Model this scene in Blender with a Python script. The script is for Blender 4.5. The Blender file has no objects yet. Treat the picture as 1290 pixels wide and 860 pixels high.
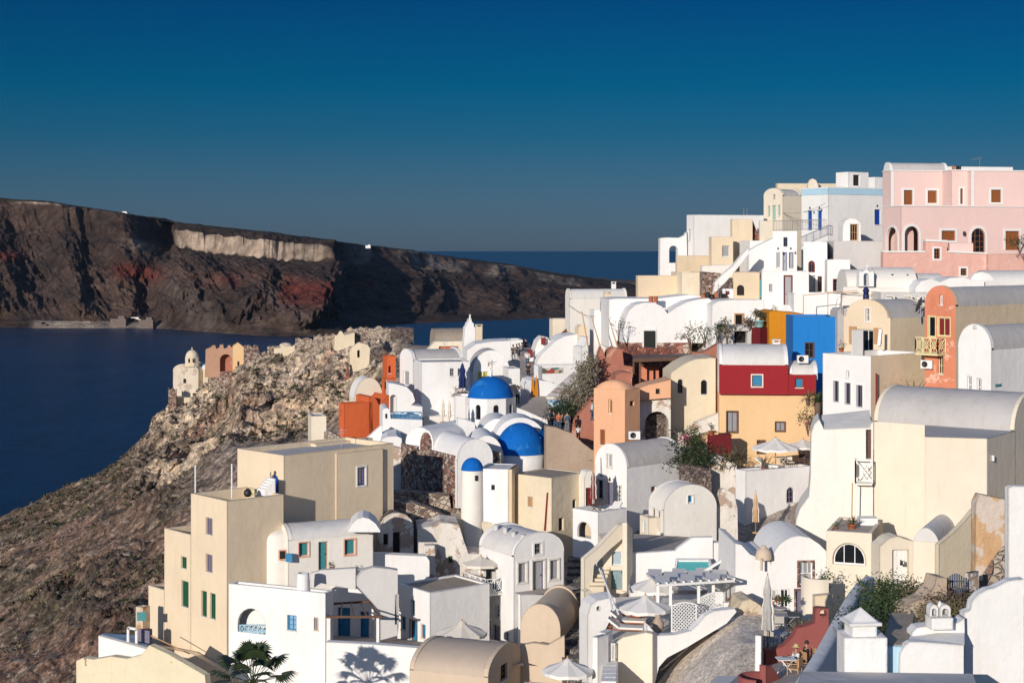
import bpy, bmesh, math, random
import numpy as np
from mathutils import Vector, noise
from mathutils.geometry import tessellate_polygon
random.seed(7); rng = np.random.default_rng(7)
R = math.radians
SC = bpy.context.scene; COL = SC.collection
# ---------------------------------------------------------------- camera, sky, sun, exposure
F = 2000.0; HOR = 315.0; CH = 110.0           # focal length in photo pixels, horizon row, eye height above the sea
cam = bpy.data.objects.new('camera', bpy.data.cameras.new('camera')); COL.objects.link(cam)
cam.location = (0, 0, CH); cam.rotation_euler = (R(90), 0, 0)
cam.data.sensor_width = 36; cam.data.lens = F*36/1290; cam.data.shift_y = -(430-HOR)/1290
cam.data.clip_start = 1; cam.data.clip_end = 400000
SC.camera = cam
SUN_AZ, SUN_EL = 25.0, 14.0                   # sun behind the viewer's left shoulder, low
w = bpy.data.worlds.new('World'); SC.world = w; w.use_nodes = True
nt = w.node_tree; bg = nt.nodes['Background']
sky = nt.nodes.new('ShaderNodeTexSky'); sky.sky_type = 'NISHITA'; sky.sun_disc = False
sky.sun_elevation = R(SUN_EL); sky.sun_rotation = R(180+SUN_AZ); sky.altitude = 100; sky.dust_density = 0.6; sky.ozone_density = 3
tc = nt.nodes.new('ShaderNodeTexCoord'); sx = nt.nodes.new('ShaderNodeSeparateXYZ'); nt.links.new(tc.outputs['Generated'], sx.inputs[0])
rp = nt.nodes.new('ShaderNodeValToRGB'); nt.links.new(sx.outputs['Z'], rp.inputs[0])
# colour filter by height: polarised, deep evening sky low, top stops brightened as shadow fill
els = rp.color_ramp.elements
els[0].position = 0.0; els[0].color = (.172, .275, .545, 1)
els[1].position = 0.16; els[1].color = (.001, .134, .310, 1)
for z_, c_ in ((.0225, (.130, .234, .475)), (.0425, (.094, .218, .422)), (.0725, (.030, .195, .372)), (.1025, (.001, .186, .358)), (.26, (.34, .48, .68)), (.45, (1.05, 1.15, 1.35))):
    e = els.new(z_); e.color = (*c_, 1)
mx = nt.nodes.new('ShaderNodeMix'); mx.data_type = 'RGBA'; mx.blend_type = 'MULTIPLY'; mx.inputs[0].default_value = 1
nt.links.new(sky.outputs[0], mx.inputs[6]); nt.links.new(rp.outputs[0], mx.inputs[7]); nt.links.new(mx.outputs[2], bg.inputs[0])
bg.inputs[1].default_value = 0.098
sd = bpy.data.lights.new('sun', 'SUN'); sd.energy = 4.35; sd.angle = R(0.5); sd.color = (1, .915, .82)
so = bpy.data.objects.new('sun', sd); COL.objects.link(so)
SV = Vector((-math.sin(R(SUN_AZ))*math.cos(R(SUN_EL)), -math.cos(R(SUN_AZ))*math.cos(R(SUN_EL)), math.sin(R(SUN_EL))))
so.rotation_euler = SV.to_track_quat('Z', 'Y').to_euler()
vs = SC.view_settings; vs.view_transform = 'Standard'; vs.look = 'None'; vs.exposure = 0; vs.gamma = 1
SC.cycles.max_bounces = 5; SC.cycles.diffuse_bounces = 3; SC.cycles.glossy_bounces = 2; SC.cycles.transparent_max_bounces = 6
SC.cycles.use_denoising = True; SC.cycles.caustics_reflective = False; SC.cycles.caustics_refractive = False

# ---------------------------------------------------------------- helpers
def P(px, py, D): return Vector(((px-645)/F*D, D, CH+(HOR-py)/F*D))
def tag(o, label=None, cat=None, group=None, kind=None):
    if label: o['label'] = label
    if cat: o['category'] = cat
    if group: o['group'] = group
    if kind: o['kind'] = kind
    return o
def thing(name, label, cat, loc, group=None, rz=0):
    o = bpy.data.objects.new(name, None); COL.objects.link(o); o.location = loc; o.rotation_euler = (0, 0, rz)
    o.empty_display_size = .3
    return tag(o, label, cat, group)
def copy_tree(o, parent=None):
    c = o.copy(); COL.objects.link(c)
    if parent: c.parent = parent
    for ch in list(o.children): copy_tree(ch, c)
    return c
def rename(o, n):
    o.name = n; return o
class MB:
    def __init__(s): s.v = []; s.f = []; s.m = []; s.smooth = []
    def add(s, vs, fs, m=0, sm=False):
        b = len(s.v); s.v += [tuple(v) for v in vs]
        for f in fs: s.f.append([b+i for i in f]); s.m.append(m); s.smooth.append(sm)
    def box(s, c, size, rz=0, m=0, top=1.0):
        hx, hy, hz = size[0]/2, size[1]/2, size[2]/2; ca, sa = math.cos(rz), math.sin(rz); vs = []
        for z, k in ((-hz, 1), (hz, top)):
            for x, y in ((-hx, -hy), (hx, -hy), (hx, hy), (-hx, hy)):
                x *= k; y *= k
                vs.append((c[0]+x*ca-y*sa, c[1]+x*sa+y*ca, c[2]+z))
        s.add(vs, [(3,2,1,0), (4,5,6,7), (0,1,5,4), (1,2,6,5), (2,3,7,6), (3,0,4,7)], m)
    def bar(s, a, b, r, n=6, m=0, r2=None, flat=False):
        a = Vector(a); b = Vector(b); d = b-a
        if d.length < 1e-6: return
        d.normalize(); u = d.orthogonal().normalized() if abs(d.z) < .95 else Vector((1, 0, 0)); 
        if abs(d.z) < .95: u = d.cross(Vector((0,0,1))).normalized()
        v = d.cross(u); r2 = r if r2 is None else r2; vs = []
        for p, q in ((a, r), (b, r2)):
            for i in range(n):
                t = 2*math.pi*(i+.5)/n; vs.append(p+u*math.cos(t)*q+v*math.sin(t)*q)
        fs = [(i, (i+1) % n, n+(i+1) % n, n+i) for i in range(n)]+[tuple(range(n))[::-1], tuple(range(n, 2*n))]
        s.add(vs, fs, m, n > 6)
    def lathe(s, c, prof, n=20, m=0, sm=True, a0=0, a1=2*math.pi):
        full = abs(a1-a0-2*math.pi) < 1e-4; k = n if full else n+1; vs = []
        for r, z in prof:
            for i in range(k):
                t = a0+(a1-a0)*i/n; vs.append((c[0]+r*math.cos(t), c[1]+r*math.sin(t), c[2]+z))
        fs = []
        for j in range(len(prof)-1):
            for i in range(n if full else n):
                i2 = (i+1) % k
                fs.append((j*k+i, j*k+i2, (j+1)*k+i2, (j+1)*k+i))
        s.add(vs, fs, m, sm)
    def build(s, name, mat, parent=None, off=None):
        me = bpy.data.meshes.new(name); off = Vector(off) if off is not None else Vector((0, 0, 0))
        me.from_pydata([(x-off.x, y-off.y, z-off.z) for x, y, z in s.v], [], s.f)
        mats = mat if isinstance(mat, (list, tuple)) else [mat]
        for q in mats: me.materials.append(q)
        me.polygons.foreach_set('material_index', s.m); me.polygons.foreach_set('use_smooth', s.smooth)
        me.update()
        o = bpy.data.objects.new(name, me); COL.objects.link(o)
        if parent: o.parent = parent
        return o
def add_np(name, V, Fq, mat, colors=None, smooth=True):
    me = bpy.data.meshes.new(name); n = len(V); k = Fq.shape[1]
    me.vertices.add(n); me.vertices.foreach_set('co', V.astype(np.float32).ravel())
    me.loops.add(Fq.size); me.loops.foreach_set('vertex_index', Fq.astype(np.int32).ravel())
    me.polygons.add(len(Fq)); me.polygons.foreach_set('loop_start', np.arange(0, Fq.size, k, dtype=np.int32))
    me.polygons.foreach_set('use_smooth', np.full(len(Fq), smooth)); me.update(calc_edges=True); me.validate()
    if colors is not None:
        ca = me.color_attributes.new('Col', 'FLOAT_COLOR', 'POINT'); ca.data.foreach_set('color', np.c_[colors, np.ones(n)].astype(np.float32).ravel())
    me.materials.append(mat); o = bpy.data.objects.new(name, me); COL.objects.link(o); return o
def grid_faces(nr, nc):
    i = np.arange(nr-1)[:, None]*nc+np.arange(nc-1)[None]; i = i.ravel()
    return np.stack([i, i+1, i+nc+1, i+nc], 1)
# vectorised value noise
_perm = rng.permutation(65536).astype(np.int64); _val = rng.random(65536)
def vn(x, y, z=0.0):
    x = np.asarray(x, float); y = np.asarray(y, float); z = np.asarray(z, float)+np.zeros_like(x)
    xi, yi, zi = np.floor(x).astype(np.int64), np.floor(y).astype(np.int64), np.floor(z).astype(np.int64)
    fx, fy, fz = x-xi, y-yi, z-zi
    fx, fy, fz = fx*fx*(3-2*fx), fy*fy*(3-2*fy), fz*fz*(3-2*fz)
    def h(a, b, c): return _val[(_perm[(a*73+b*7919+c*104729) & 65535]+b*31+a*17) & 65535]
    def l(a, b, t): return a+(b-a)*t
    r = l(l(l(h(xi, yi, zi), h(xi+1, yi, zi), fx), l(h(xi, yi+1, zi), h(xi+1, yi+1, zi), fx), fy),
          l(l(h(xi, yi, zi+1), h(xi+1, yi, zi+1), fx), l(h(xi, yi+1, zi+1), h(xi+1, yi+1, zi+1), fx), fy), fz)
    return r*2-1
def fbm(x, y, z=0.0, o=5, g=.5, ridged=False):
    a = 1; s = 0; t = 0
    for k in range(o):
        q = vn(x*2**k+k*17.3, y*2**k+k*9.1, np.asarray(z)*2**k+k*3.7)
        s = s+a*((1-2*np.abs(q)) if ridged else q); t += a; a *= g
    return s/t
def smooth(a, b, x): t = np.clip((x-a)/(b-a), 0, 1); return t*t*(3-2*t)

# ---------------------------------------------------------------- materials
_M = {}
def newmat(name):
    m = bpy.data.materials.new(name); m.use_nodes = True; return m, m.node_tree, m.node_tree.nodes['Principled BSDF']
def N(nt, t, **k):
    n = nt.nodes.new(t)
    for a, b in k.items(): setattr(n, a, b)
    return n
def noise_n(nt, scale, detail=4, rough=.55, vec=None):
    n = N(nt, 'ShaderNodeTexNoise'); n.inputs['Scale'].default_value = scale; n.inputs['Detail'].default_value = detail; n.inputs['Roughness'].default_value = rough
    if vec: nt.links.new(vec, n.inputs['Vector'])
    return n
def mapr(nt, sock, a, b, c, d):
    n = N(nt, 'ShaderNodeMapRange'); nt.links.new(sock, n.inputs[0])
    for i, v in enumerate((a, b, c, d)): n.inputs[i+1].default_value = v
    return n.outputs[0]
def mixc(nt, fac, a, b, mode='MIX'):
    n = N(nt, 'ShaderNodeMix', data_type='RGBA', blend_type=mode)
    for i, v in ((0, fac), (6, a), (7, b)):
        if hasattr(v, 'is_linked') or isinstance(v, bpy.types.NodeSocket): nt.links.new(v, n.inputs[i])
        elif i == 0: n.inputs[0].default_value = v
        else: n.inputs[i].default_value = (*v, 1) if len(v) == 3 else v
    return n.outputs[2]
def plaster(name, c, dirt=.25, rough=.5, bump=.35, c2=None, peel=0.0, bevel=.11):
    """rendered, limewashed wall: tone drifts, faint runs and stains, hand-trowelled relief"""
    if name in _M: return _M[name]
    m, nt, b = newmat(name); L = nt.links
    g = N(nt, 'ShaderNodeNewGeometry').outputs['Position']
    big = noise_n(nt, .35, 4, .6, g); 
    mp = N(nt, 'ShaderNodeMapping'); mp.inputs['Scale'].default_value = (2.2, 2.2, .28); L.new(g, mp.inputs[0])
    run = noise_n(nt, 1.0, 6, .7, mp.outputs[0])
    dk = tuple(x*.62 for x in c); br = (c[0]*.80, c[1]*.70, c[2]*.58)
    col = mixc(nt, mapr(nt, big.outputs[0], .35, .75, 0, dirt), c, dk)
    col = mixc(nt, mapr(nt, run.outputs[0], .52, .78, 0, dirt*1.5), col, br)
    sm_ = noise_n(nt, 5.5, 5, .7, g); col = mixc(nt, mapr(nt, sm_.outputs[0], .45, .75, 0, .16), col, br)
    if c2:
        p = noise_n(nt, .9, 6, .65, g)
        col = mixc(nt, mapr(nt, p.outputs[0], .62-peel, .66-peel, 0, 1), col, c2)
    L.new(col, b.inputs['Base Color']); b.inputs['Roughness'].default_value = .85; b.inputs['Specular IOR Level'].default_value = .25
    f1 = noise_n(nt, 1.6, 3, .5, g); f2 = noise_n(nt, 9, 4, .6, g)
    ad = N(nt, 'ShaderNodeMath', operation='MULTIPLY_ADD'); L.new(f2.outputs[0], ad.inputs[0]); ad.inputs[1].default_value = .22; L.new(f1.outputs[0], ad.inputs[2])
    bp = N(nt, 'ShaderNodeBump'); bp.inputs['Strength'].default_value = 1; bp.inputs['Distance'].default_value = bump*.11; L.new(ad.outputs[0], bp.inputs['Height'])
    if bevel:
        bv = N(nt, 'ShaderNodeBevel'); bv.samples = 3; bv.inputs[0].default_value = bevel; L.new(bv.outputs[0], bp.inputs['Normal'])
    L.new(bp.outputs[0], b.inputs['Normal'])
    _M[name] = m; return m
def plain(name, c, rough=.6, metal=0, var=.25, emit=None, scale=6, spec=.4):
    if name in _M: return _M[name]
    m, nt, b = newmat(name); 
    tcn = N(nt, 'ShaderNodeTexCoord').outputs['Object']
    n = noise_n(nt, scale, 4, .6, tcn)
    nt.links.new(mixc(nt, mapr(nt, n.outputs[0], .3, .8, 0, 1), c, tuple(x*(1-var) for x in c)), b.inputs['Base Color'])
    b.inputs['Roughness'].default_value = rough; b.inputs['Metallic'].default_value = metal; b.inputs['Specular IOR Level'].default_value = spec
    _M[name] = m; return m
def rubble(name, cols, mortar, scale=3.2, mw=.07):
    if name in _M: return _M[name]
    m, nt, b = newmat(name); L = nt.links; g = N(nt, 'ShaderNodeNewGeometry').outputs['Position']
    wn = noise_n(nt, 2.5, 2, .5, g); 
    av = N(nt, 'ShaderNodeVectorMath', operation='MULTIPLY_ADD'); L.new(wn.outputs['Color'], av.inputs[0]); av.inputs[1].default_value = (.25,)*3; L.new(g, av.inputs[2])
    mp = N(nt, 'ShaderNodeMapping'); mp.inputs['Scale'].default_value = (1, 1, 1.45); L.new(av.outputs[0], mp.inputs[0])
    v = N(nt, 'ShaderNodeTexVoronoi'); v.inputs['Scale'].default_value = scale; L.new(mp.outputs[0], v.inputs['Vector'])
    e = N(nt, 'ShaderNodeTexVoronoi', feature='DISTANCE_TO_EDGE'); e.inputs['Scale'].default_value = scale; L.new(mp.outputs[0], e.inputs['Vector'])
    sp = N(nt, 'ShaderNodeSeparateColor'); L.new(v.outputs['Color'], sp.inputs[0])
    cr = N(nt, 'ShaderNodeValToRGB'); cr.color_ramp.interpolation = 'CONSTANT'; L.new(sp.outputs[0], cr.inputs[0])
    for i, c in enumerate(cols):
        el = cr.color_ramp.elements[i] if i < 2 else cr.color_ramp.elements.new(i/len(cols))
        el.position = i/len(cols); el.color = (*c, 1)
    L.new(mixc(nt, mapr(nt, e.outputs['Distance'], mw*.5, mw, 1, 0), cr.outputs[0], mortar), b.inputs['Base Color'])
    b.inputs['Roughness'].default_value = .95
    bp = N(nt, 'ShaderNodeBump'); bp.inputs['Distance'].default_value = .12; L.new(mapr(nt, e.outputs['Distance'], 0, .15, 0, 1), bp.inputs['Height']); L.new(bp.outputs[0], b.inputs['Normal'])
    _M[name] = m; return m
def ground_mat(name, bump, s1, s2, cvar=.45, speck=0, ys=1.0):
    m, nt, b = newmat(name); L = nt.links; g = N(nt, 'ShaderNodeNewGeometry').outputs['Position']; mq = N(nt, 'ShaderNodeMapping'); mq.inputs['Scale'].default_value = (1, ys, 1); L.new(g, mq.inputs[0]); g = mq.outputs[0]
    at = N(nt, 'ShaderNodeAttribute', attribute_name='Col'); n1 = noise_n(nt, s1, 7, .65, g); n2 = noise_n(nt, s2, 6, .7, g)
    vo = N(nt, 'ShaderNodeTexVoronoi'); vo.inputs['Scale'].default_value = s2*.8; L.new(g, vo.inputs['Vector'])
    c = mixc(nt, 1.0, at.outputs['Color'], mixc(nt, mapr(nt, n1.outputs[0], .35, .68, 0, 1), (1-cvar,)*3, (1+cvar, 1+cvar*.95, 1+cvar*.85)), 'MULTIPLY')
    c = mixc(nt, 1.0, c, mixc(nt, mapr(nt, n2.outputs[0], .38, .66, 0, 1), (.6, .58, .56), (1.35, 1.33, 1.3)), 'MULTIPLY')
    if speck:
        wq = N(nt, 'ShaderNodeVectorMath', operation='MULTIPLY_ADD'); L.new(noise_n(nt, 3, 3, .6, g).outputs['Color'], wq.inputs[0]); wq.inputs[1].default_value = (.5,)*3; L.new(g, wq.inputs[2])
        v2 = N(nt, 'ShaderNodeTexVoronoi'); v2.inputs['Scale'].default_value = speck; L.new(wq.outputs[0], v2.inputs['Vector']); s2_ = N(nt, 'ShaderNodeSeparateColor'); L.new(v2.outputs['Color'], s2_.inputs[0])
        k = mapr(nt, s2_.outputs[0], 0, 1, .5, 1.35); kk = N(nt, 'ShaderNodeMath', operation='POWER'); L.new(k, kk.inputs[0]); kk.inputs[1].default_value = 1.6
        cb_ = N(nt, 'ShaderNodeCombineXYZ'); [L.new(kk.outputs[0], cb_.inputs[i]) for i in range(3)]; c = mixc(nt, .6, c, cb_.outputs[0], 'MULTIPLY')
    L.new(c, b.inputs['Base Color']); b.inputs['Roughness'].default_value = .95; b.inputs['Specular IOR Level'].default_value = .1
    ad = N(nt, 'ShaderNodeMath', operation='MULTIPLY_ADD'); L.new(n2.outputs[0], ad.inputs[0]); ad.inputs[1].default_value = .45; L.new(n1.outputs[0], ad.inputs[2])
    a2 = N(nt, 'ShaderNodeMath', operation='MULTIPLY_ADD'); L.new(vo.outputs['Distance'], a2.inputs[0]); a2.inputs[1].default_value = .25; L.new(ad.outputs[0], a2.inputs[2])
    bp = N(nt, 'ShaderNodeBump'); bp.inputs['Strength'].default_value = 1; bp.inputs['Distance'].default_value = bump; L.new(a2.outputs[0], bp.inputs['Height']); L.new(bp.outputs[0], b.inputs['Normal'])
    return m
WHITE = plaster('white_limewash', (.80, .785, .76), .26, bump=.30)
WHITE2 = plaster('white_textured_limewash', (.80, .78, .755), .12, bump=.75)
OFFW = plaster('off_white_plaster', (.78, .74, .67), .22)
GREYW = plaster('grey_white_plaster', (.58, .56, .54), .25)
CREAM = plaster('cream_plaster', (.75, .615, .44), .3, bump=.25)
CREAM2 = plaster('pale_cream_plaster', (.76, .675, .54), .28, bump=.22)
TAN = plaster('tan_plaster', (.66, .53, .37), .25)
BEIGE = plaster('beige_worn_plaster', (.70, .60, .44), .35, bump=.5)
SAND = plaster('sand_plaster', (.60, .48, .36), .25)
ORANGE = plaster('orange_plaster', (.60, .125, .04), .25)
PEACH = plaster('peach_plaster', (.74, .41, .24), .25)
PEACHY = plaster('yellow_peach_plaster', (.74, .50, .27), .2)
RED = plaster('crimson_plaster', (.29, .018, .024), .25)
MAROON = plaster('maroon_plaster', (.13, .012, .015), .3)
BLUEW = plaster('azure_plaster', (.014, .19, .54), .2)
DOME = plaster('blue_dome_paint', (.0, .115, .44), .45, bump=.2, bevel=0, c2=(.02, .17, .48), peel=.05)
MUST = plaster('mustard_plaster', (.60, .23, .012), .25)
PINK = plaster('pink_plaster', (.77, .56, .51), .15, bump=.2)
PINKR = plaster('rough_pink_plaster', (.72, .42, .35), .3, bump=.9, c2=(.66, .50, .42), peel=.02)
SALM = plaster('weathered_salmon_plaster', (.66, .24, .14), .5, bump=.5, c2=(.70, .42, .30), peel=.06)
TERRA = plaster('dusty_terracotta_plaster', (.42, .17, .115), .5, bump=.9, c2=(.5, .28, .21), peel=.05)
REDT = plaster('dusty_red_plaster', (.28, .085, .075), .3)
LBLUE = plaster('pale_blue_limewash', (.42, .62, .74), .15)
ROOFG = plaster('grey_cement_roof', (.50, .475, .455), .4, bump=.4)
ROOFB = plaster('brown_cement_roof', (.36, .30, .235), .5, bump=.6, c2=(.27, .22, .17), peel=.03)
ROOFW = plaster('pale_cement_roof', (.66, .64, .61), .35, bump=.35)
PAVE = plaster('terrace_cement', (.44, .38, .33), .35, bump=.5)
PEEL = plaster('peeling_limewash', (.74, .69, .62), .5, bump=1.0, c2=(.42, .31, .24), peel=.10)
PEELR = plaster('peeling_ochre_plaster', (.62, .40, .22), .5, bump=1.0, c2=(.60, .50, .42), peel=.12)
STONE = rubble('red_and_white_rubble', [(.16, .06, .045), (.34, .2, .15), (.09, .055, .05), (.42, .33, .26), (.22, .09, .065), (.5, .42, .35)], (.42, .34, .28))
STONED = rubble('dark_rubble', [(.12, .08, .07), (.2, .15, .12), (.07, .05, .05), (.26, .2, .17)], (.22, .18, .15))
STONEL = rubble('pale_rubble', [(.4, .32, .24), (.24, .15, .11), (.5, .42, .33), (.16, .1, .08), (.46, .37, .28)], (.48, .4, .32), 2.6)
STONER = rubble('red_rubble', [(.3, .08, .05), (.22, .07, .05), (.4, .16, .11), (.14, .05, .04)], (.36, .17, .12), 2.6)
COBBLE = rubble('cobbles', [(.13, .115, .105), (.19, .165, .15), (.1, .09, .085), (.24, .2, .18)], (.3, .27, .25), 4.5)
GLASS = plain('dark_window_glass', (.012, .014, .018), .12, var=.5, spec=.6)
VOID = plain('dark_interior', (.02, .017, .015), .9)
FW = plain('white_paint', (.78, .77, .74), .5, var=.12)
FC = plain('cream_paint', (.75, .66, .36), .5, var=.12)
FPINK = plain('pink_trim_paint', (.72, .40, .30), .6, var=.2)
FBLUE = plain('cobalt_paint', (.01, .06, .36), .45, var=.3)
FNAVY = plain('navy_paint', (.012, .022, .09), .5, var=.3)
FTEAL = plain('teal_paint', (.05, .24, .25), .5, var=.25)
FSKY = plain('bright_blue_paint', (.02, .22, .42), .5, var=.25)
FGREEN = plain('green_paint', (.015, .10, .055), .5, var=.3)
FMINT = plain('mint_paint', (.30, .50, .46), .5, var=.2)
FWOOD = plain('varnished_wood', (.30, .10, .03), .5, var=.4, scale=9)
FBROWN = plain('brown_wood', (.12, .055, .03), .6, var=.4)
FTAN = plain('tan_wood', (.50, .29, .14), .6, var=.25)
FREDB = plain('oxblood_paint', (.20, .02, .018), .5, var=.3)
FGREY = plain('grey_paint', (.36, .36, .37), .6, var=.2)
FLIL = plain('lilac_grey_paint', (.19, .17, .24), .6, var=.3)
METAL = plain('grey_metal', (.32, .32, .33), .4, .7, .3)
DARKM = plain('dark_iron', (.05, .045, .045), .5, .5, .3)
CLAYP = plain('terracotta_pot', (.45, .14, .06), .8, var=.3)
CANV = plain('cream_canvas', (.74, .67, .56), .85, var=.1)
CANVW = plain('white_canvas', (.78, .74, .68), .85, var=.08)
CANVB = plain('navy_canvas', (.015, .03, .12), .85, var=.2)
LEAFD = plain('dark_leaves', (.035, .06, .022), .55, var=.6, scale=2)
LEAFG = plain('green_leaves', (.06, .095, .03), .55, var=.5, scale=2)
LEAFO = plain('olive_dry_leaves', (.17, .145, .075), .7, var=.5, scale=2)
LEAFS = plain('silvery_dry_leaves', (.26, .225, .16), .75, var=.5, scale=2)
FLOWP = plain('magenta_flowers', (.45, .04, .13), .6, var=.4, scale=2)
FLOWR = plain('red_flowers', (.5, .03, .02), .6, var=.4, scale=2)
TRUNK = plain('bark', (.16, .11, .075), .9, var=.4)
SKIN = plain('skin', (.42, .23, .15), .6, var=.1)
# ---------------------------------------------------------------- sea
def sea():
    m, nt, b = newmat('sea_water'); L = nt.links; g = N(nt, 'ShaderNodeNewGeometry').outputs['Position']
    b.inputs['Base Color'].default_value = (.001, .008, .026, 1); b.inputs['Roughness'].default_value = .28; b.inputs['IOR'].default_value = 1.33; b.inputs['Specular IOR Level'].default_value = .10
    n1 = noise_n(nt, .035, 6, .6, g); n2 = noise_n(nt, .004, 4, .6, g)
    L.new(mixc(nt, mapr(nt, n2.outputs[0], .35, .7, 0, 1), (.0001, .016, .047), (.0002, .025, .068)), b.inputs['Base Color'])
    mw = N(nt, 'ShaderNodeMapping'); mw.inputs['Scale'].default_value = (1, .16, 1); mw.inputs['Rotation'].default_value = (0, 0, .12); L.new(g, mw.inputs[0]); n3 = noise_n(nt, .05, 6, .7, mw.outputs[0]); cc_ = b.inputs['Base Color'].links[0].from_socket; L.new(mixc(nt, 1, cc_, mixc(nt, mapr(nt, n3.outputs[0], .35, .7, 0, 1), (.72,)*3, (1.35,)*3), 'MULTIPLY'), b.inputs['Base Color'])  # ripple light and dark painted into the water colour
    bp = N(nt, 'ShaderNodeBump'); bp.inputs['Distance'].default_value = 3.5; bp.inputs['Strength'].default_value = .6; L.new(n1.outputs[0], bp.inputs['Height']); L.new(bp.outputs[0], b.inputs['Normal'])
    s = 150000; xs = [-s, -20000, -6000, -2000, 0, 2000, 6000, 20000, s]; ys = [-3000, 0, 2000, 5000, 12000, 40000, s]
    V = np.array([(x, y, 0) for y in ys for x in xs], float)
    o = add_np('sea', V, grid_faces(len(ys), len(xs)), m, smooth=False); tag(o, 'deep blue open sea reaching to the horizon', None, kind='structure')
sea()
# ---------------------------------------------------------------- far island
def island():
    pxs = np.linspace(-420, 868, 1150); nc = len(pxs)
    def I(a, xs=pxs): return np.interp(xs, [p[0] for p in a], [p[1] for p in a])
    top = I([(-420, 235), (0, 249), (60, 254), (150, 268), (200, 277), (260, 284), (330, 291), (400, 300), (440, 307), (500, 314), (545, 321), (600, 328), (640, 334), (700, 346), (740, 352), (770, 357), (800, 362), (868, 375)])
    base = I([(-420, 411), (0, 412), (40, 413), (190, 413), (260, 418), (330, 423), (430, 424), (450, 417), (475, 411), (520, 407.5), (600, 404.5), (690, 401), (760, 396), (868, 392)])
    top = top+1.0*fbm(pxs*.05, pxs*0, 3, 4)
    Db = CH*F/(base-HOR)                                  # shore distance
    Xb = (pxs-645)/F*Db
    # rim lies further back from the shore; its height from its row
    back = I([(-420, 620), (0, 600), (150, 520), (330, 560), (420, 620), (450, 760), (520, 950), (640, 1100), (760, 1000), (868, 900)])
    Dt = Db+back; Ht = CH+(HOR-top)/F*Dt
    nr = 300; t = np.linspace(0, 1, nr)[:, None]
    u = pxs[None]/1.0
    # profile (height fraction) against t (horizontal fraction): talus, then a steep cliff near the rim
    hz = np.interp(t[:, 0], [0, .03, .30, .55, .72, .80, .90, 1], [0, .03, .22, .50, .66, .74, .95, 1])[:, None]
    T = t+0*u; U = u+0*t
    warpx = U/88+1.15*T+.55*fbm(U/60, T*2.5, 1.3, 4)
    rid = fbm(warpx, T*1.1, 5.0, 5, .55, True)            # vertical ribs and gullies
    rid2 = fbm(U/22+2.5*T, T*5, 9.0, 5, .6, True)
    amp = smooth(0, .22, T)*(1-smooth(.9, 1, T)*.85)*(1-.35*smooth(.5, .9, T))
    big = np.zeros_like(U)
    for c0, wd, a0, lean in ((-60, 40, 150, 30), (40, 34, -190, 25), (78, 16, 110, 18), (108, 24, -140, 30), (150, 34, 150, -20), (205, 16, -90, -30), (250, 40, 130, -60), (330, 34, 170, -50), (398, 26, 230, -30), (455, 22, -200, -10), (505, 16, 190, 10), (560, 26, -160, 20), (610, 14, 120, 20), (650, 26, -140, 20)):
        big += a0*np.exp(-((U-c0-lean*(1-T)+8*fbm(U/30, T*4, 3, 3))/wd)**2)
    disp = ((rid-.15)*150+rid2*46+big*.75)*amp
    disp *= np.interp(pxs, [0, 380, 480, 700, 868], [1, 1, .8, .7, .4])[None]
    # bench under the pumice cliff
    pm = smooth(185, 235, U)*(1-smooth(398, 412, U))
    hfrac = hz+0*u
    # pumice scar: near vertical white wall, t .80-.93, set back
    wall_t = .80
    h2 = np.interp(t[:, 0], [0, .03, .30, .55, .72, .80, .835, 1], [0, .03, .24, .48, .64, .70, .90, 1])[:, None]
    hfrac = hfrac*(1-pm)+(h2+.035*fbm(U/13, T*2, 14, 4)*smooth(.6, .78, T)*(1-smooth(.82, .9, T)))*pm
    disp = disp*(1-pm*smooth(.70, .8, T)*.80)+pm*smooth(.78, .84, T)*fbm(U/7, T*4, 2, 4, .6, True)*16
    scar = np.exp(-((U-192)/20)**2)*smooth(.55, .78, T)*(1-smooth(.93, 1, T))*120
    Yg = Db[None]+back[None]*T-disp*.55+scar
    Xg = (U-645)/F*(Db[None]+back[None]*T)+disp*.18
    Zg = Ht[None]*hfrac+rid*10*amp+fbm(U/6, T*40, 4, 4)*5*amp
    shore = I([(0, 0), (20, 0), (40, 1), (200, 1), (230, 0), (868, 0)])[None]
    Zg = np.where((T < .035), np.minimum(Zg, 4+2*shore), Zg); Zg[0] = -6
    # strata colours
    hf = Zg/Ht[None]+.035*fbm(U/50, T*6, 7, 3)
    c = np.zeros((nr, nc, 3)); dark = np.array([.046, .034, .030]); brown = np.array([.088, .058, .046]); red = np.array([.125, .036, .028]); pum = np.array([.35, .275, .215]); grey = np.array([.10, .088, .080]); scrub = np.array([.045, .040, .028])
    n1 = fbm(U/30, T*8, 11, 5)[..., None]; c[:] = dark+(brown-dark)*np.clip(.5+1.2*n1, 0, 1)
    sl_ = U+T*150; tal = smooth(-.1, .5, fbm(sl_/26, T*.8, 8, 4))*smooth(.50, .36, hf)*smooth(160, 215, U)*(1-smooth(395, 440, U))*1.3; c = c+(np.array([.12, .092, .078])-c)*(tal*.5)[..., None]
    rb = np.exp(-((hf-.44)/.065)**2)*smooth(-.15, .35, fbm(U/55, T*2+U/300, 21, 4))*smooth(90, 150, U)
    rb = np.maximum(rb, np.exp(-((hf-.40)/.11)**2)*smooth(-.25, .2, fbm(U/30, T*3, 23, 3))*smooth(280, 320, U)*(1-smooth(440, 470, U)))
    rb = np.maximum(rb, np.exp(-((hf-.50)/.04)**2)*(1-smooth(20, 40, U))*.8)
    c = c+(red-c)*np.clip(rb*1.2, 0, 1)[..., None]
    Tn = T+.012*fbm(U/9, T*3, 88, 4); pw = pm*smooth(.795, .803, Tn)*(1-smooth(.838, .848, Tn)); 
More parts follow.
